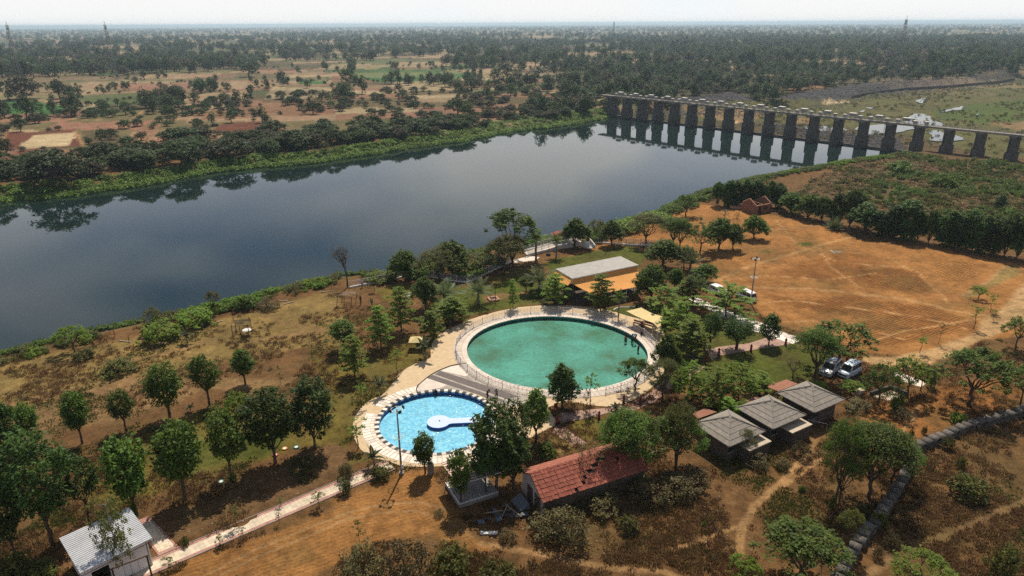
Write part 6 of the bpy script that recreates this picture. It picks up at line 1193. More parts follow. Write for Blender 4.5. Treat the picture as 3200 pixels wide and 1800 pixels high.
# ------------------------------------------------------------------ vehicles (forward is local +x)
M['rubber'] = mk('rubber', (0.02, 0.02, 0.02), rough=.9); M['silver_paint'] = mk('silver_paint', (0.50, 0.50, 0.52), (0.45, 0.45, 0.47), rough=.3, spec=.5, metal=.3); M['car_white'] = mk('car_white', (0.80, 0.80, 0.80), (0.74, 0.74, 0.74), rough=.28, spec=.5); M['car_blue'] = mk('car_blue', (0.52, 0.62, 0.72), (0.46, 0.56, 0.66), rough=.28, spec=.5, metal=.15); M['lamp'] = mk('lamp', (0.8, 0.8, 0.78), rough=.15, spec=.6); M['lamp_red'] = mk('lamp_red', (0.35, 0.02, 0.02), rough=.2)
def car(label, loc, rz, paint, L=4.3, w=1.7, h=1.68, hood=.95, boot=.1, rake=.75, cat='car', rails=False, name='parked_car'):
    t = thing(name, label, cat, loc, rz); x0, x1 = -L / 2, L / 2; belt = h * .56; cl = .2
    def loft(secs, mat, nm):
        n = len(secs[0]); V = [p for s in secs for p in s]; F = [(i * n + j, i * n + (j + 1) % n, (i + 1) * n + (j + 1) % n, (i + 1) * n + j) for i in range(len(secs) - 1) for j in range(n)] + [tuple(range(n))[::-1], tuple(range(len(V) - n, len(V)))]
        o = MB().add(V, F).build(nm, mat, t, True); o.modifiers.new('bevel', 'BEVEL').width = .05; o.modifiers['bevel'].segments = 2; return o
    def ring(x, wb, wt, z0, z1): return [(x, -wb / 2, z0), (x, wb / 2, z0), (x, wb / 2 * 1.02, (z0 + z1) / 2), (x, wt / 2, z1), (x, -wt / 2, z1), (x, -wb / 2 * 1.02, (z0 + z1) / 2)]
    loft([ring(x0, w * .9, w * .86, cl + .12, belt * .92), ring(x0 + .15, w, w * .93, cl, belt), ring(x1 - hood - .1, w, w * .94, cl, belt), ring(x1 - .28, w * .97, w * .86, cl, belt * .84), ring(x1 - .04, w * .86, w * .76, cl + .08, belt * .66)], paint, 'body')
    fx = x1 - hood; bx = x0 + boot
    cab = [[(bx + .02, s * w * .46, belt - .02) for s in (-1, 1)] + [(bx + .02 + .12, s * w * .40, h - .12) for s in (1, -1)], [(bx + .35, s * w * .465, belt - .02) for s in (-1, 1)] + [(bx + .4, s * w * .40, h) for s in (1, -1)], [(fx - .1, s * w * .465, belt - .02) for s in (-1, 1)] + [(fx - rake, s * w * .40, h) for s in (1, -1)], [(fx + .12, s * w * .44, belt - .04) for s in (-1, 1)] + [(fx - rake + .14, s * w * .385, h - .06) for s in (1, -1)]]
    loft(cab, paint, 'cabin')
    zb, zt = belt + .05, h - .16
    def sidey(z): return w * (.466 - (.066) * (z - belt) / (h - belt)) + .012
    xs = [bx + .22, bx + .22 + (fx - rake * .7 - bx) * .33, bx + .22 + (fx - rake * .7 - bx) * .66, fx - rake * .55]
    for s in (-1, 1):
        for a, b in zip(xs, xs[1:]): MB().quad((a + .04, s * sidey(zb), zb), (b - .04, s * sidey(zb), zb), (b - .04 - (.25 if b == xs[-1] else 0), s * sidey(zt), zt), (a + .05, s * sidey(zt), zt)).build('side_window', M['glass'], t)
        for xx in (x1 - .78, x0 + .75):
            wh = MB().tube([(xx, s * (w / 2 - .2), .31), (xx, s * (w / 2 + .01), .31)], .31, 14).build('wheel', M['rubber'], t); MB().tube([(xx, s * (w / 2), .31), (xx, s * (w / 2 + .025), .31)], .18, 10).build('rim', M['steel'], wh)
        MB().box((x1 - .12, s * w * .34, belt * .74), (.2, .34, .17)).build('headlight', M['lamp'], t); MB().box((x0 + .04, s * w * .41, belt * .86), (.1, .16, .3)).build('tail_light', M['lamp_red'], t); MB().box((fx - .18, s * (w / 2 + .06), belt + .08), (.12, .16, .12)).build('mirror', paint, t)
        if rails: MB().tube([(bx + .5, s * w * .36, h + .05), (fx - rake - .2, s * w * .36, h + .05)], .025, 5).build('roof_rail', M['dark'], t)
    nx = Vector((rake - .02, 0, -(h - .06 - belt))); wf = lambda f: (fx + .12 + .012 - (rake + .0 - .02) * f, belt - .02 + (h - .06 - belt) * f + .012)
    (xa, za), (xb, zb2) = wf(.08), wf(.92); MB().quad((xa, -w * .42, za), (xa, w * .42, za), (xb, w * .365, zb2), (xb, -w * .365, zb2)).build('windscreen', M['glass'], t)
    MB().quad((bx - .0, -w * .40, belt + .06), (bx - .0, w * .40, belt + .06), (bx + .115, w * .37, h - .18), (bx + .115, -w * .37, h - .18)).build('rear_window', M['glass'], t)
    MB().box((x1 - .06, 0, belt * .52), (.1, w * .62, .2)).build('grille', M['dark'], t); MB().box((x1 - .03, 0, .36), (.14, w * .86, .18)).build('bumper', paint, t); MB().box((x0 + .02, 0, .38), (.14, w * .9, .2)).build('bumper', paint, t); MB().box((x1 + .03, 0, .42), (.03, .42, .11)).build('number_plate', M['white_paint'], t)
    return t
car('silver people carrier parked beside the pale blue van', (43.8, 83.45, 0), R(180 + 44.6), M['silver_paint'], 4.3, 1.72, 1.7, .95, .1, .75, 'car', True)
car('pale blue-white van with rows of side windows on the lawn', (46.0, 82.62, 0), R(180 + 37), M['car_blue'], 3.75, 1.55, 1.85, .62, .06, .6, 'van', name='parked_van')
sb_ = g('k', 452, 470); car('white hatchback half hidden by trees at the field edge', (sb_.x, sb_.y, 0), R(-62), M['car_white'], 4.0, 1.68, 1.5, 1.0, .2, .8)
vb_ = g('k', 895, 570); car('white minivan seen from behind near the field light mast', (vb_.x - .3, vb_.y + .5, 0), R(118), M['car_white'], 3.7, 1.5, 1.8, .6, .06, .6, 'van', name='parked_van')

# ------------------------------------------------------------------ wall of concrete pipes
wl9 = [(1180, 1500), (1215, 1435), (1265, 1345), (1320, 1255), (1375, 1165), (1430, 1085), (1490, 1035), (1545, 950), (1600, 865), (1655, 780), (1700, 700), (1735, 620), (1748, 560), (1758, 515), (1800, 478), (1870, 452), (1940, 420), (2010, 396), (2080, 366), (2160, 332), (2240, 308), (2340, 286), (2420, 262), (2500, 240), (2580, 214), (2680, 190), (2780, 160)]
ln = [g(9, *p, 1.0) for p in wl9]; ln = [Vector((p.x, p.y, 0)) for p in ln]
M['pipe_concrete'] = mk('pipe_concrete', (0.175, 0.158, 0.138), (0.07, 0.062, 0.055), scale=2.2, rough=.95, bump=.4, rnd=.3)
def pipe_mesh():
    n = 18; mb = MB(); V = []; ro, ri, hl = .52, .42, .50
    for r_, y in ((ro, -hl), (ro, hl), (ri, hl), (ri, -hl)):
        for j in range(n): V.append((r_ * math.cos(2 * math.pi * j / n), y, .54 + r_ * math.sin(2 * math.pi * j / n)))
    F = [(a * n + j, ((a + 1) % 4) * n + j, ((a + 1) % 4) * n + (j + 1) % n, a * n + (j + 1) % n) for a in range(4) for j in range(n)]; return mb.add(V, F).mesh('concrete_pipe', M['pipe_concrete'], True)
pmesh = pipe_mesh(); acc = 0.0; cnt = 0; total = sum((b - a).length for a, b in zip(ln, ln[1:])); s_ = 0.0; seg = 0; pos = 0.0; r9 = random.Random(4)
while pos < total - .2:
    d0 = pos; k_ = 0
    while k_ < len(ln) - 2 and d0 > (ln[k_ + 1] - ln[k_]).length: d0 -= (ln[k_ + 1] - ln[k_]).length; k_ += 1
    dv = (ln[k_ + 1] - ln[k_]).normalized(); p = ln[k_] + dv * d0; cnt += 1; o = link('concrete_pipe', pmesh); o.location = (p.x + r9.uniform(-.04, .04), p.y + r9.uniform(-.04, .04), r9.uniform(-.05, .03)); o.rotation_euler = (0, 0, math.atan2(dv.y, dv.x) + r9.uniform(-.06, .06))
    tag(o, 'grey concrete pipe in the curving pipe wall, %s from its lower end' % ordinal(cnt), 'pipe', 'pipes laid side by side as a wall'); pos += 1.22

# ------------------------------------------------------------------ huts, furniture, litter
def pole_hut(loc, rz, label, w=2.4, d=2.0, h=2.4, lean=0.0, table=False):
    t = thing('pole_hut', label, 'hut', loc, rz); rg = random.Random(int(loc[0] * 7))
    for x in (-w / 2, 0, w / 2):
        for y in (-d / 2, d / 2):
            if x == 0 and y > 0: continue
            MB().tube([(x, y, -.1), (x + lean + rg.uniform(-.1, .1), y + rg.uniform(-.1, .1), h)], .055, 5).build('pole', M['wood'], t)
    mb = MB()
    for y in (-d / 2, d / 2): mb.tube([(-w / 2 + lean, y, h * .98), (w / 2 + lean, y, h * .98)], .04, 5)
    for x in (-w / 2, w / 2): mb.tube([(x + lean, -d / 2, h), (x + lean, d / 2, h)], .04, 5)
    for y in (-d / 2, d / 2): mb.tube([(-w / 2, y, h * .38), (w / 2, y, h * .38)], .035, 5)
    mb.build('cross_pole', M['wood'], t); th = MB()
    for i in range(60):
        a = rg.uniform(-.5, .5); x, y = rg.uniform(-w * .3, w * .55), rg.uniform(-d * .45, d * .55); L = rg.uniform(.5, 1.2); c = Vector((x + lean, y, h + rg.uniform(.02, .22))); dv = Vector((math.cos(a + rg.choice((0, 1.57))), math.sin(a), rg.uniform(-.4, .2))) * L / 2; th.tube([c - dv, c + dv], .025, 3)
    th.build('thatch', M['pale_wood'] if lean else M['leaf_dry'], t); return t
hb = g(4, 1775, 1105); pole_hut(hb, R(8), 'upright pole hut with scraps of thatch over a white table')
tb_ = hb + Vector((.55, .5, 0)); t = thing('round_table', 'round white table top inside the pole hut', 'table', tb_); MB().lathe([(.68, .92), (.68, .97)], 20).build('tabletop', M['white_paint'], t); MB().tube([(0, 0, 0), (0, 0, .92)], .05, 6).build('leg', M['wood'], t)
pole_hut(g(5, 75, 868), R(-12), 'collapsed pole hut under a heap of branches near the railing', 2.6, 2.0, 1.9, .35)
for k, x, y, L, rz, lb in [(4, 1890, 885, 1.7, .15, 'pale plank on the bank above the thatched hut'), (4, 2110, 860, 2.2, .75, 'pale pole lying on the brown grass by the bank'), (4, 2060, 845, 2.0, .05, 'second pale pole lying along the bank'), (4, 2390, 777, 2.4, .25, 'pale plank near the leafless tree'), (4, 910, 1140, 2.2, -.25, 'pale log in the weeds left of the bank palm'), (4, 1165, 1155, 1.6, .1, 'short pale log left of the bank palm'), (4, 1590, 1000, 1.6, .6, 'thin pole in the grass above the hut'), (4, 1720, 910, 1.0, .5, 'pale stub on the bank behind the hut')]:
    o = tag(MB().box((0, 0, .08), (L, .16, .12), top=.9).build('plank', M['pale_wood']), lb, 'plank'); o.location = gh(k, x, y); o.rotation_euler = (0, 0, rz)
def tyre(p, m, lb):
    t = thing('painted_tyre', lb, 'tyre', p, 0, 'painted tyres in the orchard'); n = 16; mb = MB(); V = []
    for r_, z in ((.2, .04), (.31, .02), (.345, .1), (.31, .2), (.2, .18)):
        for j in range(n): V.append((r_ * math.cos(2 * math.pi * j / n), r_ * math.sin(2 * math.pi * j / n), z))
    mb.add(V, [(a * n + j, a * n + (j + 1) % n, ((a + 1) % 5) * n + (j + 1) % n, ((a + 1) % 5) * n + j) for a in range(5) for j in range(n)]).build('tyre', m, t, True); MB().lathe([(.205, .15), (.205, .18), (.17, .195)], n).build('rim_ring', M['white_paint'], t); MB().lathe([(.19, .06), (.05, .1)], 10).build('soil', M['plaster_dark'], t)
M['tyre_green'] = mk('tyre_green', (0.02, 0.17, 0.14), rough=.7); M['tyre_orange'] = mk('tyre_orange', (0.5, 0.22, 0.03), rough=.7); M['tyre_red'] = mk('tyre_red', (0.4, 0.05, 0.04), rough=.7)
tyre(g(7, 2165, 515), M['tyre_green'], 'green painted tyre beside the orange one'); tyre(g(7, 2080, 525), M['tyre_orange'], 'orange painted tyre in the orchard'); tyre(g(7, 2012, 572), M['tyre_red'], 'red painted tyre round the foot of a tree'); tyre(g(7, 1615, 768), M['tyre_green'], 'green painted tyre beside the slim orchard tree')
# rubble behind the red tiled building
M['sheet_blue'] = mk('sheet_blue', (0.15, 0.175, 0.20), (0.10, 0.12, 0.135), rough=.6)
t = tag(MB().prism([g('c', 1260, 1180), g('c', 1420, 1120), g('c', 1580, 1310), g('c', 1420, 1345)], .12, [.2, .75, .7, .15]).build('roof_sheet', M['sheet_blue']), 'blue-grey roofing sheet leaning by the tiled building', 'sheet'); ru_ = random.Random(3)
for i, (X, Y) in enumerate([(1060, 1060), (1110, 1035), (1180, 1010), (1190, 1040), (1220, 990), (1260, 1010), (1270, 960), (1300, 1000), (1330, 1020), (1160, 985), (1240, 945), (1350, 990), (1380, 1010)]):
    o = MB().box((0, 0, 0), (ru_.uniform(.5, 1.1), ru_.uniform(.3, .7), .07)).build('broken_slab', M['concrete_dark'] if i % 3 else M['sheet_blue']); p = g(8, X, Y); o.location = (p.x, p.y, ru_.uniform(.05, .25)); o.rotation_euler = (ru_.uniform(-.3, .3), ru_.uniform(-.3, .3), ru_.uniform(0, 3)); tag(o, 'broken slab in the rubble heap by the tiled building, %s of thirteen from the left' % ordinal(sorted(range(13), key=lambda j: [1060, 1110, 1180, 1190, 1220, 1260, 1270, 1300, 1330, 1160, 1240, 1350, 1380][j]).index(i) + 1), 'slab', 'rubble behind the tiled building')
for i, (X, Y) in enumerate([(1150, 1000), (1230, 1000), (1290, 985)]):
    p = g(8, X, Y); a = 1.2 * i; tag(MB().tube([p + Vector((-.9 * math.cos(a), -.9 * math.sin(a), .15)), p + Vector((.9 * math.cos(a), .9 * math.sin(a), .5))], .05, 5).build('timber', M['pale_wood']), 'loose timber in the rubble heap, %s from the left' % ordinal(i + 1), 'timber')
tag(MB().box((0, 0, .1), (1.6, .35, .2)).build('stone_slab', M['white_paint']), 'white slab lying in the dry grass below the rubble', 'slab').location = g(8, 1117, 1142)
t = thing('planter', 'square brick planter on the lawn between the coconut palms', 'planter', g('f', 1555, 1330), .35); mb = MB(); 
for x, y, a, b in ((0, -.75, 1.8, .3), (0, .75, 1.8, .3), (-.75, 0, .3, 1.2), (.75, 0, .3, 1.2)): mb.box((x, y, .2), (a, b, .4))
mb.build('wall', M['brick_top'], t); MB().box((0, 0, .12), (1.2, 1.2, .3)).build('soil', M['plaster_dark'], t)
t = thing('lamp_post', 'thin dark lamp post on the lawn beside the square planter', 'lamp post', g('f', 1588, 1400)); MB().tube([(0, 0, 0), (0, 0, 3.9)], .045, 6).build('pole', M['dark'], t); MB().box((0, 0, 3.95), (.5, .14, .1)).build('lamp_head', M['dark'], t)
t = thing('umbrella', 'small tan square umbrella in the grass left of the terrace', 'umbrella', g(5, 592, 1190)); MB().tube([(0, 0, 0), (0, 0, 1.9)], .03, 6).build('pole', M['steel'], t); MB().add([(-1.05, -1.05, 1.45), (1.05, -1.05, 1.45), (1.05, 1.05, 1.45), (-1.05, 1.05, 1.45), (0, 0, 2.0)], [(0, 1, 4), (1, 2, 4), (2, 3, 4), (3, 0, 4)]).build('canopy', M['canvas_tan'], t)
t = thing('picnic_table', 'dark metal table frame at the upper rim of the large pool', 'table', g('d', 200, 985), .1); MB().box((0, 0, .78), (3.0, .8, .06)).build('tabletop', M['dark'], t)
for a in (-1, 1):
    for b in (-1, 1): MB().tube([(a * 1.4, b * .35, 0), (a * 1.3, b * .2, .78)], .03, 5).build('leg', M['steel'], t)
t = thing('bench', 'long low bench below the metal table at the large pool', 'bench', g('d', 270, 1010), .1); MB().box((0, 0, .35), (3.2, .4, .06)).build('seat', M['concrete_dark'], t)
for x in (-1.3, 1.3): MB().box((x, 0, .16), (.1, .35, .32)).build('leg', M['concrete_dark'], t)
t = thing('bench', 'pale bench between the layered trees on the lawn', 'bench', g(5, 530, 820), .5); MB().box((0, 0, .42), (1.7, .45, .06)).build('seat', M['white_paint'], t); MB().box((0, .22, .7), (1.7, .06, .35)).build('backrest', M['white_paint'], t)
for x in (-.6, .6): MB().box((x, 0, .2), (.1, .4, .4)).build('leg', M['white_paint'], t)
M['rock'] = mk('rock', (0.10, 0.085, 0.07), (0.05, 0.042, 0.035), scale=3, rough=.95, bump=.4, rnd=.2)
def rockmesh(seed, s=1.0):
    bm = bmesh.new(); bmesh.ops.create_icosphere(bm, subdivisions=1, radius=.5 * s); rg = random.Random(seed)
    for v in bm.verts: v.co *= rg.uniform(.75, 1.15); v.co.z *= .75
    me = bpy.data.meshes.new('boulder'); bm.to_mesh(me); bm.free(); me.materials.append(M['rock']); return me
for i, (k, x, y, s, lb) in enumerate([('g', 580, 715, 1.2, 'dark boulder on the lawn left of the platform'), ('g', 680, 660, .7, 'small dark boulder beside the platform front'), ('g', 1215, 635, 1.0, 'left of two dark boulders at the platform steps'), ('g', 1250, 640, .9, 'right of two dark boulders at the platform steps')]):
    o = link('boulder', rockmesh(i, s)); o.location = g(k, x, y) + Vector((0, 0, .25 * s)); tag(o, lb, 'boulder')
t = thing('hose', 'pale curved pipe on the lawn by the pavilion corner', 'pipe', g('d', 1220, 1085)); P0 = g('d', 1220, 1085); MB().tube([g('d', *p) - P0 + Vector((0, 0, .12)) for p in [(1220, 1085), (1260, 1060), (1330, 1042), (1430, 1042), (1570, 1035)]], .1, 6).build('pipe', M['white_paint'], t)
tri = [g('l', 1980, 880), g('l', 2040, 915), g('l', 2140, 900)]; P0 = tri[0]; t = thing('goal_frame', 'white triangle frame lying on the bare field', 'frame', P0)
for a, b in ((0, 1), (1, 2), (2, 0)): MB().tube([tri[a] - P0 + Vector((0, 0, .08)), tri[b] - P0 + Vector((0, 0, .08))], .06, 5).build('bar', M['white_paint'], t)
tk = [g('j', *p) for p in [(1140, 750), (1430, 650), (1700, 760), (1400, 830)]]; P0 = tk[0]; t = thing('concrete_tank', 'sunken concrete tank with a dark rim right of the cottages', 'tank', P0)
for a, b in ((0, 1), (1, 2)): d = tk[b] - tk[a]; MB().box((tk[a] + tk[b]) / 2 - P0 + Vector((0, 0, .3)), (d.length, .25, .6), rz=math.atan2(d.y, d.x)).build('wall', M['concrete_dark'], t)
MB().prism([p - P0 for p in tk], .02, .1).build('floor', M['concrete_pale'], t)
tag(MB().prism([g('j', *p) for p in [(915, 720), (980, 680), (1060, 720), (960, 755)]], 0, .6).build('concrete_block', M['concrete_pale']), 'pale concrete block behind the farthest cottage', 'block')
fe = [g(9, X, Y) for X, Y in [(-480, 700), (-200, 590), (-40, 530), (120, 490)]]
tag(MB().tube([p + Vector((0, 0, .35)) for p in fe], .07, 5).build('boundary_pipe', M['concrete_pale']), 'long pale pipe running from the red roof to the cottages', 'pipe')
for i, (k, X, Y) in enumerate([(4, 1945, 900), (4, 1705, 985), (4, 1480, 1060), (4, 1565, 1010), (4, 1200, 960), (4, 945, 1150), (4, 840, 1105), (4, 1955, 855), (4, 2425, 770), (4, 1050, 1170)]):
    p = gh(k, X, Y); tag(MB().tube([(0, 0, -.1), (.03, 0, 1.25)], .045, 5).build('fence_post', M['wood']), 'thin wooden stake on the river bank, %s from the left' % ordinal(sorted([1945, 1705, 1480, 1565, 1200, 945, 840, 1955, 2425, 1050]).index(X) + 1), 'stake', 'stakes along the bank').location = p
# ------------------------------------------------------------------ people
M['skin'] = mk('skin', (0.16, 0.085, 0.055), (0.13, 0.07, 0.045), rough=.6); M['hair'] = mk('hair', (0.012, 0.01, 0.009), rough=.6)
def cloth_m(n, c):
    if n not in M: M[n] = mk(n, c, tuple(x * .75 for x in c), scale=8, rough=.9)
    return M[n]
POSE = {   # joints in metres, facing -y: pelvis chest neck head, then right and left shoulder elbow wrist, hip knee ankle toe
 'stand': dict(pel=(0, 0, .93), che=(0, 0, 1.28), nec=(0, -.01, 1.47), hea=(0, -.03, 1.60), sh=(.19, 0, 1.40), el=(.24, .03, 1.13), wr=(.23, -.08, .88), hi=(.1, 0, .9), kn=(.105, -.03, .49), an=(.1, .03, .08), to=(.11, -.15, .03)),
 'lean': dict(pel=(0, .05, .92), che=(0, -.12, 1.22), nec=(0, -.22, 1.36), hea=(0, -.31, 1.46), sh=(.19, -.13, 1.32), el=(.2, -.28, 1.08), wr=(.12, -.38, 1.22), hi=(.1, .05, .89), kn=(.11, -.1, .48), an=(.1, .06, .08), to=(.11, -.12, .03)),
 'bend': dict(pel=(0, .1, .86), che=(0, -.28, 1.0), nec=(0, -.44, 1.0), hea=(0, -.56, .95), sh=(.18, -.34, 1.0), el=(.2, -.42, .72), wr=(.14, -.58, .5), hi=(.1, .1, .84), kn=(.12, -.02, .45), an=(.12, .08, .08), to=(.13, -.1, .03)),
 'sit': dict(pel=(0, .1, .18), che=(0, .08, .52), nec=(0, .05, .7), hea=(0, .02, .83), sh=(.19, .08, .63), el=(.25, -.02, .4), wr=(.16, -.22, .36), hi=(.1, .08, .16), kn=(.14, -.32, .38), an=(.12, -.42, .08), to=(.12, -.56, .04)),
 'reach': dict(pel=(0, 0, .93), che=(0, -.05, 1.27), nec=(0, -.08, 1.46), hea=(0, -.12, 1.58), sh=(.19, -.05, 1.40), el=(.24, -.26, 1.25), wr=(.16, -.48, 1.28), hi=(.1, 0, .9), kn=(.105, -.03, .49), an=(.1, .03, .08), to=(.11, -.15, .03))}
def person(label, loc, rz, pose, shirt, trousers, s=1.0, hood=None):
    J = POSE[pose]; V = []; E = []; Rd = []; grp = []
    def v(p, r, gname, par=None):
        V.append(p); Rd.append(r); grp.append(gname)
        if par is not None: E.append((par, len(V) - 1))
        return len(V) - 1
    lp = lambda a, b, t: tuple(a[i] + (b[i] - a[i]) * t for i in range(3)); mir = lambda p, sd: (p[0] * sd, p[1], p[2])
    pel = v(J['pel'], .125, 'leg'); mid = v(lp(J['pel'], J['che'], .5), .12, 'torso', pel); che = v(J['che'], .14, 'torso', mid); nec = v(J['nec'], .055, 'skin', che); h1 = v(lp(J['nec'], J['hea'], .55), .07, 'skin', nec); h2 = v(J['hea'], .098, 'skin', h1); v((J['hea'][0], J['hea'][1] + .005, J['hea'][2] + .09), .075, 'hair', h2); v((J['hea'][0], J['hea'][1] - .1, J['hea'][2] - .01), .02, 'skin', h2)
    for sd in (-1, 1):
        sh = v(mir(J['sh'], sd), .062, 'torso', che); el = v(mir(J['el'], sd), .043, 'torso', sh); wr = v(mir(J['wr'], sd), .03, 'skin', el)
        d = Vector(mir(J['wr'], sd)) - Vector(mir(J['el'], sd)); d.normalize(); side = d.cross(Vector((0, 0, 1)) if abs(d.z) < .8 else Vector((0, 1, 0))).normalized(); pm_ = Vector(mir(J['wr'], sd)) + d * .08; pa = v(tuple(pm_), .032, 'skin', wr)
        for f in range(4):
            b = pm_ + side * (f - 1.5) * .02 + d * .03; k1 = v(tuple(b), .009, 'skin', pa); v(tuple(b + d * (.06 + .012 * (1.5 - abs(f - 1.5))) + Vector((0, -.015, -.01))), .007, 'skin', k1)
        tb0 = Vector(mir(J['wr'], sd)) + d * .035 + side * .035; k1 = v(tuple(tb0), .01, 'skin', wr); v(tuple(tb0 + d * .04 + side * .02), .008, 'skin', k1)
        hi = v(mir(J['hi'], sd), .09, 'leg', pel); kn = v(mir(J['kn'], sd), .06, 'leg', hi); ca = v(lp(mir(J['kn'], sd), mir(J['an'], sd), .35), .055, 'leg', kn); an = v(mir(J['an'], sd), .038, 'leg', ca); v(mir(J['to'], sd), .032, 'skin', an)
    me = bpy.data.meshes.new('tmp'); me.from_pydata(V, E, []); o = bpy.data.objects.new('tmp', me); COL.objects.link(o); o.modifiers.new('s', 'SKIN'); 
    if not me.skin_vertices:
        bpy.context.view_layer.objects.active = o; bpy.ops.mesh.customdata_skin_add()
    for i, d in enumerate(me.skin_vertices[0].data): d.radius = (Rd[i], Rd[i]); d.use_root = (i == 0)
    o.modifiers.new('d', 'SUBSURF').levels = 1; o.modifiers['d'].render_levels = 1; bpy.context.view_layer.update(); ev = o.evaluated_get(bpy.context.evaluated_depsgraph_get()); body = bpy.data.meshes.new_from_object(ev); bpy.data.objects.remove(o)
    body.name = 'body'; body.materials.clear(); mats = {'skin': M['skin'], 'torso': shirt, 'leg': trousers, 'hair': hood or M['hair']}; names = list(mats); [body.materials.append(mats[n]) for n in names]; VA = np.array(V)
    for p in body.polygons: p.material_index = names.index(grp[int(np.argmin(((VA - np.array(p.center)) ** 2).sum(1)))]); p.use_smooth = True
    t = link('person', body); t.location = loc; t.rotation_euler = (0, 0, rz); t.scale = (s, s, s); tag(t, label, 'person')
    hc = Vector(J['hea']); hm = MB(); n = 10
    for i in range(4):
        ph = i * .42; hm.v += [(hc.x + .108 * math.cos(2 * math.pi * j / n) * math.cos(ph), hc.y + .025 + .112 * math.sin(2 * math.pi * j / n) * math.cos(ph), hc.z + .035 + .10 * math.sin(ph)) for j in range(n)]
    hm.f = [(i * n + j, i * n + (j + 1) % n, (i + 1) * n + (j + 1) % n, (i + 1) * n + j) for i in range(3) for j in range(n)] + [tuple(range(3 * n, 4 * n))]; hm.m = [0] * len(hm.f); hm.build('hair', hood or M['hair'], t, True)
    for sd in (-1, 1): MB().box((hc.x + sd * .035, hc.y - .092, hc.z + .012), (.022, .012, .012)).build('eye', M['dark'], t); MB().box((hc.x + sd * .1, hc.y + .0, hc.z), (.02, .05, .06)).build('ear', M['skin'], t)
    MB().box((hc.x, hc.y - .088, hc.z - .05), (.045, .012, .012)).build('mouth', M['red_paint'], t); return t
DK = cloth_m('cloth_black', (0.015, 0.014, 0.016)); BL = cloth_m('cloth_blue', (0.03, 0.18, 0.42)); GY = cloth_m('cloth_grey', (0.10, 0.10, 0.12)); WH = cloth_m('cloth_white', (0.6, 0.58, 0.56)); RD = cloth_m('cloth_red', (0.30, 0.06, 0.07)); NV = cloth_m('cloth_navy', (0.03, 0.03, 0.06))
person('person in black leaning forward at the rim of the blue pool', g('a', 1150, 668) + Vector((0, 0, TZ)), R(60), 'lean', DK, DK, 1.0, DK); person('person in dark clothes stepping along the deck behind the one in black', g('a', 1300, 675) + Vector((0, 0, TZ)), R(-25), 'reach', GY, NV, .97)
person('person with only the dark head and shoulders above the far rim of the blue pool', g('a', 322, 548) + Vector((0, 0, -.75)), R(10), 'stand', DK, DK, .75)
person('person in a blue shirt bending over the rim of the large pool', g('e', 545, 640) + Vector((0, 0, TZ)), R(-70), 'bend', BL, NV); 
for i, (X, Y, sh, lb) in enumerate([(395, 600, DK, 'swimmer in black at the left of the group in the large pool'), (385, 655, RD, 'swimmer with bare arms, lowest of the group in the large pool'), (480, 620, DK, 'swimmer in black reaching up to the person in blue'), (495, 660, DK, 'swimmer in black nearest the rim below the person in blue'), (590, 800, RD, 'swimmer in a reddish top alone near the pool rim')]):
    p = g('e', X, Y, -.22); person(lb, p + Vector((0, 0, -.62)), R(-60 + i * 70), 'reach' if i == 2 else 'stand', sh, DK, .92)
person('seated person in black, left of two under the layered tree', g('h', 110, 420), R(40), 'sit', DK, DK); person('seated person in black, right of two under the layered tree', g('h', 195, 400), R(-30), 'sit', DK, DK); person('standing person in black in the tree shade beside the two seated people', g('h', 145, 495) + Vector((0, 0, TZ)), R(20), 'stand', DK, DK)
person('man in a pale shirt standing at the riverside railing', g('o', 1218, 108), R(190), 'stand', WH, GY); person('man in dark clothes walking beside the collapsed pole hut', g('o', 1208, 250), R(70), 'stand', NV, GY)
person('person in red behind the pool fence near the shade sail', g('e', 640, 495) + Vector((0, 0, TZ)), R(160), 'stand', RD, DK); person('person in black sitting by the pool fence near the shade sail', g('e', 640, 565) + Vector((0, 0, TZ)), R(120), 'sit', DK, DK, .9)

# ------------------------------------------------------------------ far things: masts and village houses
def cell_tower(k, x, ybase, ytop, dist, label):
    sx, sy = q(k, x, ybase); d = G(sx, sy, 0) - Vector((0, 0, CAMZ)); dr2 = Vector((d.x, d.y, 0)).normalized(); p = dr2 * dist; p.z = ground_z(p.x, p.y); h = height_to(p, q(k, x, ytop)[1]); t = thing('cell_tower', label, 'tower', p); mb = MB(); w0, w1 = h * .035, h * .012
    for a, b in ((-1, -1), (1, -1), (1, 1), (-1, 1)): mb.tube([(a * w0, b * w0, 0), (a * w1, b * w1, h * .93)], .14, 4)
    for i in range(12):
        z0, z1 = h * .93 * i / 12, h * .93 * (i + 1) / 12; f = lambda z: w0 + (w1 - w0) * z / (h * .93)
        for a, b, c, d_ in ((-1, -1, 1, -1), (1, -1, 1, 1), (1, 1, -1, 1), (-1, 1, -1, -1)): mb.tube([(a * f(z0), b * f(z0), z0), (c * f(z1), d_ * f(z1), z1)], .07, 3)
    mb.build('lattice', M['steel'], t); MB().tube([(0, 0, h * .9), (0, 0, h)], .15, 4).build('rod', M['steel'], t); am = MB()
    for i in range(6): a = i * 1.05; am.box((.9 * math.cos(a), .9 * math.sin(a), h * (.93 - .05 * (i % 2))), (.25, .4, 1.5), rz=a)
    am.build('antenna_cluster', M['concrete'], t)
cell_tower(1, 65, 245, 155, 720, 'lattice mast at the left edge of the horizon'); cell_tower(1, 778, 245, 155, 720, 'lattice mast second from the left on the horizon'); cell_tower(2, 2030, 190, 148, 1100, 'tiny lattice mast on the horizon above the barrage'); cell_tower(3, 1695, 240, 113, 640, 'leaning lattice mast at the right of the horizon')
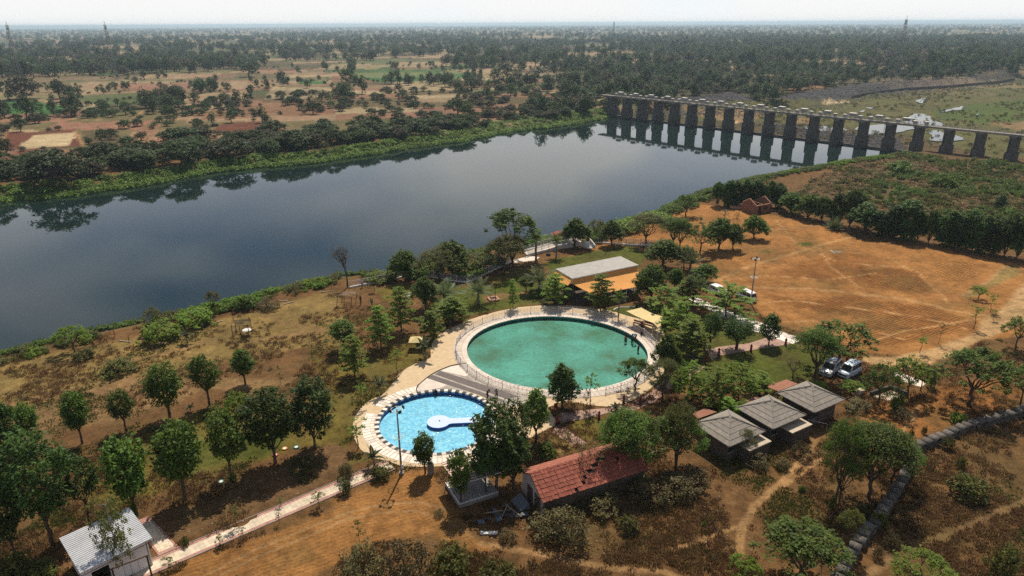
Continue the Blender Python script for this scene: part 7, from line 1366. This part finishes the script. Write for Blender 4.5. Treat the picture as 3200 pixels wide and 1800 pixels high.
hw = MB().box((0, 0, 1.6), (9, 6, 3.2)).mesh('wall', M['white_paint']); hw2 = MB().box((0, 0, 1.6), (9, 6, 3.2)).mesh('wall', M['cream_wall']); hr = MB().add([(-5, -3.6, 3.0), (5, -3.6, 3.0), (5, 0, 4.8), (-5, 0, 4.8), (5, 3.6, 3.0), (-5, 3.6, 3.0)], [(0, 1, 2, 3), (3, 2, 4, 5), (0, 3, 5), (1, 4, 2)]).mesh('roof', M['tile_pink']); hf = MB().box((0, 0, 3.3), (9.6, 6.6, .3)).mesh('roof', M['concrete_pale'])
hd = MB().box((0, -3.03, 1.1), (1.1, .08, 2.2)).mesh('door', M['door']); hwn = MB().box((0, -3.03, 1.8), (1.2, .08, 1.1)).mesh('window', M['glass'])
VIL = [(1, 95, 312), (1, 150, 320), (1, 205, 325), (1, 260, 322), (1, 330, 328), (1, 120, 345), (1, 660, 300), (2, 410, 335), (2, 490, 335), (3, 560, 297), (3, 830, 290), (3, 1560, 218), (3, 1500, 340), (3, 1430, 385), (3, 1640, 382), (3, 1760, 375), (3, 1960, 412), (3, 1880, 310), (3, 480, 352), (1, 2230, 402)]
VIL.sort(key=lambda a: q(*a)[0])
for i, a in enumerate(VIL):
    p = gh(*a); t = thing('village_house', 'tiny far-off village house beyond the river, %s from the left' % ordinal(i + 1), 'house', p, i * 1.3, 'far village houses'); s = .9 + .25 * (i % 3); t.scale = (s, s, s); link('wall', hw if i % 2 else hw2, t); link('roof', hf if i % 3 else hr, t); link('door', hd, t)
    for x in (-2.8, 2.8): o = link('window', hwn, t); o.location.x = x

# ------------------------------------------------------------------ trees beyond the river
RN = np.random.default_rng(77)
CLEAR = [W2(k, p) for k, p, c, _, _ in ZONES if c in ('crop', 'crop2', 'tan', 'straw', 'red', 'pink', 'riprap')] + [W2(k, p) for k, p, c, _, rw in ZONES if c == 'dirt' and rw > .3]
FDAM = W2(3, [(-400, 640), (-100, 650), (420, 655), (760, 740), (900, 760), (700, 690), (1100, 650), (2400, 505), (2571, 560), (2571, 980), (0, 900)])
def ok_far(P, keep_fields=True):
    dr = dist_line(P, RIVER, True); a = ~inside(P, RIVER) & (dr > 7) & ~inside(P, DOWN)
    if keep_fields:
        for z in CLEAR: a &= ~inside(P, z)
    for k, p, c, _, _ in ZONES:
        if c == 'riprap': a &= ~inside(P, W2(k, p))
    return a
def beyond(P): return dist_line(P, FAR) < dist_line(P, NEAR)
def polar(n, r0, r1, th=43):
    r = RN.uniform(r0, r1, n); t = np.radians(RN.uniform(-th, th, n)); return np.c_[r * np.sin(t), r * np.cos(t)]
farT = []   # x, y, proto, scale
def far_add(P, protos, s0, s1):
    for p in P: farT.append((p[0], p[1], int(RN.choice(protos)), RN.uniform(s0, s1)))
# scrub belt along the far shore
L_ = np.cumsum(np.r_[0, np.hypot(*np.diff(FAR, axis=0).T)]); u = RN.uniform(0, L_[-1], 420); bx = np.interp(u, L_, FAR[:, 0]); by = np.interp(u, L_, FAR[:, 1]); off = RN.uniform(9, 42, 420)
P = np.c_[bx - .25 * off, by + off]; P = P[ok_far(P) & (fbm(P[:, 0] / 14, P[:, 1] / 14, 3, 2) > .40)]; wleft = P[:, 0] < -20; far_add(P[wleft], [0, 1, 0, 2, 1], .75, 1.25); far_add(P[~wleft], [0, 1, 2, 8, 8, 9], .6, 1.0)
P = polar(3400, 215, 520); P = P[ok_far(P) & beyond(P) & (fbm(P[:, 0] / 22, P[:, 1] / 22, 13, 3) > np.where(P[:, 0] < -20, .56, .46))]; far_add(P, [8, 9, 8, 9, 8, 1, 2, 0], .55, 1.05)
P = polar(2400, 330, 800); P = P[ok_far(P) & beyond(P) & (fbm(P[:, 0] / 38, P[:, 1] / 38, 17, 3) > np.where(P[:, 0] > 60, .42, .57))]; far_add(P, [3, 4, 5, 6, 0, 1, 8, 8, 4, 3], .7, 1.35)
P = polar(3000, 360, 830); P = P[ok_far(P) & beyond(P) & (P[:, 0] > 40)]; far_add(P, [0, 1, 3, 6, 8], .7, 1.2)
BARE = [W2(k, p) for k, p, c, _, _ in ZONES if c in ('red', 'straw')]
for z in CLEAR:   # hedgerows along the field edges
    for a, b in zip(z, np.roll(z, -1, 0)):
        L = np.hypot(*(b - a)); n = int(L / 5.5); t = RN.random(n)
        if n: 
            P = a + (b - a) * t[:, None] + RN.normal(size=(n, 2)) * 1.5; kq = ok_far(P, False) & beyond(P) & (RN.random(n) < .6)
            for z2 in BARE: kq &= ~inside(P, z2)
            P = P[kq]; far_add(P, [8, 9, 3, 8, 8, 4], .5, .85)
P = polar(9500, 780, 2600); P = P[ok_far(P, False) & (fbm(P[:, 0] / 110, P[:, 1] / 60, 23, 3) > np.where(P[:, 0] > 100 + P[:, 1] * .08, .38, .52))]; far_add(P, [3, 4, 5, 6, 6, 3], 1.0, 1.9)
P = polar(7500, 2600, 9500); P = P[(fbm(P[:, 0] / 400, P[:, 1] / 220, 29, 3) > .44)]; far_add(P, [3, 5, 6, 6], 1.3, 2.2)
farT = np.array(farT); fz = hgt(farT[:, :2]); hz0 = np.array([a[1] for a in FARP]); fd = np.hypot(farT[:, 0], farT[:, 1]); app = hz0[farT[:, 2].astype(int)] * farT[:, 3] / fd
vis = np.abs(np.degrees(np.arctan2(farT[:, 0], farT[:, 1]))) < 38; order = np.argsort(-app * vis); rots = RN.uniform(0, 6.28, len(farT)); FARO = []
SPECIAL = [(1, 170, 725, 560, 250, 2, 'great bare-branched brownish tree at the left beyond the river'), (1, 180, 585, 405, 180, 4, 'tall dark tree at the left edge beyond the river'), (1, 440, 720, 560, 130, 3, 'dark tree right of the great brownish tree'), (1, 505, 720, 610, 100, 3, 'small dark tree beside the grey field'), (1, 1470, 680, 560, 130, 3, 'dark leafy tree in the middle of the far fields'), (1, 1560, 640, 570, 80, 4, 'upright tree beside the dark leafy field tree'),
           (1, 1820, 560, 445, 120, 4, 'tall clump tree behind the reddish field'), (1, 1055, 580, 500, 60, 4, 'slim tree on the pale striped field'), (1, 2055, 600, 505, 70, 3, 'small tree right of the reddish field'), (2, 1110, 465, 388, 95, 3, 'round-topped lone tree on the tan clearing'), (2, 1475, 415, 342, 85, 3, 'dark lone tree at the back of the tan clearing'), (2, 1250, 575, 440, 210, 6, 'broad dark tree in front of the tan clearing'), (2, 1680, 602, 510, 110, 3, 'round dark tree above the scrub'),
           (2, 1480, 560, 475, 170, 6, 'wide tree right of the broad dark tree'), (2, 75, 620, 480, 100, 3, 'bushy tree left of the green field'), (2, 1430, 800, 690, 90, 3, 'dark tree in the stony scrub'), (2, 960, 880, 760, 110, 0, 'dark tree above the green weed bank'), (2, 280, 960, 840, 130, 0, 'dark tree near the weed bank at the left of centre'), (1, 2020, 1000, 880, 190, 0, 'flat-topped tree near the far shore'), (1, 1300, 1030, 930, 260, 1, 'low flat-topped tree behind the shore scrub'), (1, 1470, 985, 920, 80, 3, 'small bright tree behind the shore scrub'), (1, 1000, 1330, 1090, 380, 0, 'broad dark acacia standing over the weed bank'), (1, 400, 1330, 1100, 420, 0, 'broad dark acacia at the left of the far shore'), (1, 1330, 1200, 1040, 260, 1, 'dark acacia in the middle of the shore belt'), (1, 1680, 1170, 1010, 330, 0, 'broad acacia at the right of the shore belt'), (1, 2150, 1090, 950, 260, 1, 'acacia at the right end of the shore belt')]
fgrp = 'trees beyond the river'
for k, x, y, ty, w, pi, lb in SPECIAL:
    p = gh(k, x, y); me, h0, w0 = FARP[pi]; o = link('acacia_tree' if pi < 3 else 'field_tree', me); o.location = p; s = w * VIEWS[k][2] * proj(p)[2] / LENS_PX / w0; o.scale = (s, s, height_to(p, q(k, x, ty)[1]) / h0); o.rotation_euler = (0, 0, x * .1); tag(o, lb, 'tree', fgrp)
pick = sorted(order[:230], key=lambda i: proj((farT[i, 0], farT[i, 1], fz[i]))[0])
cn = {}
for i in pick:
    pi = int(farT[i, 2]); me, h0, w0 = FARP[pi]; sm = pi >= 8; o = link('scrub_bush' if sm else 'acacia_tree' if pi < 3 else 'field_tree', me); o.location = (farT[i, 0], farT[i, 1], fz[i] - .1); s = farT[i, 3]; o.scale = (s, s, s); o.rotation_euler = (0, 0, rots[i])
    band = 'on the far shore' if dist_line(farT[i:i + 1, :2], FAR)[0] < 45 else 'among the far fields' if fd[i] > 330 else 'on the slope behind the far shore'; kk = ('bush' if sm else 'palm' if pi == 7 else 'flat-topped tree' if pi < 3 else 'round tree', band); cn[kk] = cn.get(kk, 0) + 1
    tag(o, 'dusty %s %s, %s such from the left' % (kk[0], band, ordinal(cn[kk])), 'shrub' if sm else 'tree', 'shrubs beyond the river' if sm else fgrp)
rest = np.array(order[230:])

# ------------------------------------------------------------------ scattered growth nobody could count
def scatter(name, pos, rot, scl, idx, meshes, label):
    """one object that strews copies of the given meshes over points"""
    cl = bpy.data.collections.new(name + '_pieces')
    for i, m_ in enumerate(meshes): cl.objects.link(bpy.data.objects.new('%s_piece_%02d' % (name, i), m_))
    pos = np.asarray(pos, np.float32); me = bpy.data.meshes.new(name); me.vertices.add(len(pos)); me.vertices.foreach_set('co', pos.ravel()); me.update()
    for nm, ty, val in (('rotz', 'FLOAT', rot), ('scl', 'FLOAT', scl), ('idx', 'INT', idx)): a = me.attributes.new(nm, ty, 'POINT'); a.data.foreach_set('value', np.asarray(val, np.int32 if ty == 'INT' else np.float32))
    ng = bpy.data.node_groups.new(name, 'GeometryNodeTree'); ng.interface.new_socket('Geometry', in_out='INPUT', socket_type='NodeSocketGeometry'); ng.interface.new_socket('Geometry', in_out='OUTPUT', socket_type='NodeSocketGeometry'); N, L = ng.nodes, ng.links
    gi, go = N.new('NodeGroupInput'), N.new('NodeGroupOutput'); ip = N.new('GeometryNodeInstanceOnPoints'); ci = N.new('GeometryNodeCollectionInfo'); ci.inputs[0].default_value = cl; ci.inputs['Separate Children'].default_value = True; ci.inputs['Reset Children'].default_value = True
    def attr(nm, ty): a = N.new('GeometryNodeInputNamedAttribute'); a.data_type = ty; a.inputs[0].default_value = nm; return a.outputs[0]
    cx = N.new('ShaderNodeCombineXYZ'); L.new(attr('rotz', 'FLOAT'), cx.inputs[2]); L.new(cx.outputs[0], ip.inputs['Rotation']); cs = N.new('ShaderNodeCombineXYZ'); sa = attr('scl', 'FLOAT'); [L.new(sa, cs.inputs[i]) for i in range(3)]; L.new(cs.outputs[0], ip.inputs['Scale'])
    ip.inputs['Pick Instance'].default_value = True; L.new(attr('idx', 'INT'), ip.inputs['Instance Index']); L.new(ci.outputs[0], ip.inputs['Instance']); L.new(gi.outputs[0], ip.inputs['Points']); L.new(ip.outputs[0], go.inputs[0])
    o = link(name, me); md = o.modifiers.new('strew', 'NODES'); md.node_group = ng; return tag(o, label, kind='stuff')
scatter('woodland', np.c_[farT[rest, :2], fz[rest] - .2], rots[rest], farT[rest, 3], farT[rest, 2].astype(int), [a[0] for a in FARP], 'hazy woodland reaching from the far fields to the horizon')
def tuft(seed, mat, n=26, h=.4, spread=.22, wd=.035):
    rg = np.random.default_rng(seed); V = []; t = []
    for i in range(n):
        a = rg.uniform(0, 6.28); r_ = spread * rg.random() ** .6; b = np.array([r_ * math.cos(a), r_ * math.sin(a), -.03]); le = rg.uniform(.3, 1.0) * .55; hh = h * rg.uniform(.5, 1.1); a2 = a + rg.uniform(-.8, .8); tp = b + np.array([math.cos(a2) * hh * le, math.sin(a2) * hh * le, hh]); s = np.array([-math.sin(a2), math.cos(a2), 0]) * wd; m_ = (b + tp) / 2 + np.array([0, 0, hh * .12]); V += [b - s, b + s, m_ + s, tp]; t += [rg.random()] * 4
    return np_mesh('tuft', np.array(V), np.arange(len(V)).reshape(-1, 4), M[mat], t)
def clump(seed, mat, n=8, per=10, r_=.6, h=.5, size=.3, **kw):
    rg = np.random.default_rng(seed); c = shell(rg, n, (0, 0, h * .4), (r_, r_, h * .5), .2, -.3); V, F, t = leaves(rg, c, .28 * r_ / .6, per, size, **kw); return np_mesh('clump', V, F, M[mat], t)
TUFTS = [tuft(1, 'straw', 26, .26, .3), tuft(2, 'straw', 34, .3, .42), tuft(3, 'straw', 26, .2, .45), tuft(4, 'grassgreen', 30, .22, .4), tuft(5, 'leaf_dry', 30, .3, .35)]
NOGO = [np.array([[p.x, p.y] for p in outer]), W2(6, ZNEAR[0][1])] + [W2(k, p) for k, p, c, _, _ in ZNEAR if c in ('sand', 'lawn', 'orange')] + [W2(7, [(1290, 1260), (2571, 730), (2571, 850), (1000, 1500), (900, 1400)]), W2('i', [(0, 700), (550, 560), (1720, 120), (2360, 420), (1900, 900), (600, 1250)]), W2('n', [(60, 300), (800, 130), (1080, 340), (260, 700), (60, 560)]), W2('c', [(100, 900), (600, 700), (1080, 1020), (440, 1240)]), W2('m', [(0, 800), (1100, 500), (1900, 1050), (300, 1500)])]
LINES = [(W2(k, p), hw) for k, p, hw, _ in TRAILS]
px = RN.uniform(-60, 3260, 42000); py = RN.uniform(960, 1840, 42000); P = np.array([G(a, b)[:2] for a, b in zip(px, py)]); okm = ~inside(P, RIVER) & (dist_line(P, RIVER, True) > 2.5)
for z in NOGO: okm &= ~inside(P, z)
for l_, hw in LINES: okm &= dist_line(P, l_) > hw
cov = fbm(P[:, 0] / 4.5, P[:, 1] / 4.5, 51, 3); okm &= RN.random(len(P)) < sstep(.34, .62, cov); P = P[okm]; n = len(P); gi_ = fbm(P[:, 0] / 9, P[:, 1] / 9, 61, 2); ix = np.where(gi_ > .62, 3, RN.choice([0, 1, 2, 4, 0, 2, 1], n))
scatter('dry_grass', np.c_[P, hgt(P)], RN.uniform(0, 6.28, n), RN.uniform(.55, 1.35, n), ix, TUFTS, 'dry straw-coloured grass over the near bank')
WEED = [clump(11, 'hyacinth', 9, 9, .6, .8, .34), clump(12, 'leaf_lime', 9, 9, .6, .7, .3), clump(13, 'leaf_mid', 8, 10, .55, .9, .28), clump(14, 'grassgreen', 8, 10, .6, .8, .3, hang=-.8, aspect=.25)]
L2 = np.cumsum(np.r_[0, np.hypot(*np.diff(NEAR, axis=0).T)]); NW = 9500; u = RN.uniform(0, L2[-1], NW); bx = np.interp(u, L2, NEAR[:, 0]); by = np.interp(u, L2, NEAR[:, 1]); tx = np.interp(u + .5, L2, NEAR[:, 0]) - bx; ty = np.interp(u + .5, L2, NEAR[:, 1]) - by; nl = np.hypot(tx, ty) + 1e-6; off = RN.uniform(-.1, 1, NW) ** 1.4 * 10.5; off = np.nan_to_num(off) - .3
P = np.c_[bx + ty / nl * off, by - tx / nl * off]; k_ = (np.hypot(*P.T) < 290) & (fbm(P[:, 0] / 5, P[:, 1] / 5, 73, 3) > np.where(P[:, 0] < -22, .50, .32)); P = P[k_]; n = len(P); mixn = fbm(P[:, 0] / 10, P[:, 1] / 10, 71, 2); ix = np.where(mixn > .60, 0, np.where(mixn > .54, 1, np.where(mixn > .42, 3, 2)))
scatter('bank_weeds', np.c_[P, np.maximum(hgt(P), WATER)], RN.uniform(0, 6.28, n), RN.uniform(.5, 1.5, n), ix, WEED, 'bright green weeds along the near river bank')
HY = [clump(21, 'hyacinth', 7, 9, 1.2, .5, .5, up=.8), clump(22, 'hyacinth', 7, 9, 1.2, .7, .55, up=.6), clump(23, 'leaf_mid', 8, 9, 1.1, 1.0, .5)]
n0 = 8000; u = RN.uniform(0, L_[-1], n0); bx = np.interp(u, L_, FAR[:, 0]); by = np.interp(u, L_, FAR[:, 1]); wid = 9 + 13 * sstep(-60, 10, bx) * (1 - sstep(45, 60, bx)); off = RN.uniform(-2.2, 1, n0); off = np.where(off < 0, off * 1.3, off * wid) + (fbm(u / 6, u * 0, 81, 2) - .5) * 5
P = np.c_[bx - .15 * off, by + off]; n = len(P); scatter('waterside_weeds', np.c_[P, np.maximum(hgt(P), WATER)], RN.uniform(0, 6.28, n), RN.uniform(.6, 1.3, n), RN.choice([0, 0, 1, 1, 2], n), HY, 'green water weeds fringing the far shore')
HILL = W2(3, [(1020, 1310), (1250, 1220), (1650, 1120), (2571, 1190), (3400, 1350), (3600, 2100), (2571, 1840), (2100, 1760), (1700, 1690), (1250, 1600), (820, 1530)]); lo, hi = HILL.min(0), HILL.max(0)
SCR = [clump(31, 'leaf_olive', 12, 11, .9, 1.1, .3), clump(32, 'leaf_olive', 12, 11, .9, .9, .26), clump(33, 'leaf_mid', 12, 11, .8, 1.0, .3), clump(34, 'straw', 10, 12, 1.0, .5, .3)]
P = np.c_[RN.uniform(lo[0], hi[0], 6200), RN.uniform(lo[1], hi[1], 6200)]; P = P[inside(P, HILL) & ~inside(P, RIVER)]; n = len(P); nz_ = fbm(P[:, 0] / 11, P[:, 1] / 11, 91, 3); ix = np.where(nz_ > .60, 2, np.where(nz_ > .50, 0, RN.choice([1, 3, 3, 1, 3], n)))
scatter('scrub', np.c_[P, hgt(P)], RN.uniform(0, 6.28, n), RN.uniform(.5, 1.25, n) * (.8 + .6 * nz_), ix, SCR, 'brown and olive scrub on the hill below the barrage')
MD = inside
P = np.c_[RN.uniform(40, 520, 9000), RN.uniform(230, 620, 9000)]; P = P[inside(P, DOWN)]; n = len(P); nz_ = fbm(P[:, 0] / 20, P[:, 1] / 20, 95, 3); kp = nz_ > .47; P = P[kp]; n = len(P)
scatter('marsh_growth', np.c_[P, hgt(P)], RN.uniform(0, 6.28, n), RN.uniform(.5, 1.5, n), RN.choice([0, 2, 3, 0, 3, 1], n), SCR, 'low green growth on the river flats below the barrage')
RK = [rockmesh(100 + i, 1.3) for i in range(4)]
RPZ = [W2(k, p, LOW) for k, p, c, _, _ in ZLOW if c == 'riprap'] + [W2(k, p) for k, p, c, _, _ in ZONES if c == 'riprap']; pts = []
M['rock_grey'] = mk('rock_grey', (0.165, 0.148, 0.142), (0.09, 0.08, 0.078), scale=.6, rough=.95, bump=.3, rnd=.3)
for m_ in RK: m_.materials[0] = M['rock_grey']
for z, c in zip(RPZ, (2600, 1500, 5200)):
    lo, hi = z.min(0), z.max(0); P = np.c_[RN.uniform(lo[0], hi[0], c * 3), RN.uniform(lo[1], hi[1], c * 3)]; pts.append(P[inside(P, z)][:c])
P = np.vstack(pts); n = len(P); scatter('riprap', np.c_[P, hgt(P) + .1], RN.uniform(0, 6.28, n), RN.uniform(.3, .85, n), RN.choice(4, n), RK, 'grey boulders packed on the banks below the barrage')

px = RN.uniform(-60, 3260, 9000); py = RN.uniform(760, 1840, 9000); P = np.array([G(a, b)[:2] for a, b in zip(px, py)]); okm = ~inside(P, RIVER) & (dist_line(P, RIVER, True) > 4) & ~inside(P, NOGO[0])
for z in NOGO[-5:]: okm &= ~inside(P, z)
P = P[okm & (fbm(P[:, 0] / 7, P[:, 1] / 7, 97, 3) > .5)]; n = len(P); M['pebble'] = mk('pebble', (0.33, 0.25, 0.17), (0.2, 0.15, 0.1), scale=3, rough=.95, rnd=.4); PB_ = [rockmesh(140 + i, .3) for i in range(3)]
for m_ in PB_: m_.materials[0] = M['pebble']
scatter('loose_stones', np.c_[P, hgt(P) + .02], RN.uniform(0, 6.28, n), RN.uniform(.3, .9, n) ** 2, RN.choice(3, n), PB_, 'loose stones and clods strewn over the bare ground')

# ------------------------------------------------------------------ the hazy air
hz = MB().box((0, 0, 22), (84000, 84000, 68)).mesh('haze', []); hm_ = bpy.data.materials.new('haze'); hm_.use_nodes = True; N = hm_.node_tree.nodes; N.remove(N['Principled BSDF']); pvn = N.new('ShaderNodeVolumePrincipled'); pvn.inputs['Density'].default_value = 0.00013; pvn.inputs['Color'].default_value = (0.62, 0.82, 1.0, 1); pvn.inputs['Anisotropy'].default_value = 0.4
hm_.node_tree.links.new(pvn.outputs[0], N['Material Output'].inputs['Volume']); hz.materials.clear(); hz.materials.append(hm_); tag(link('haze', hz), kind='stuff')
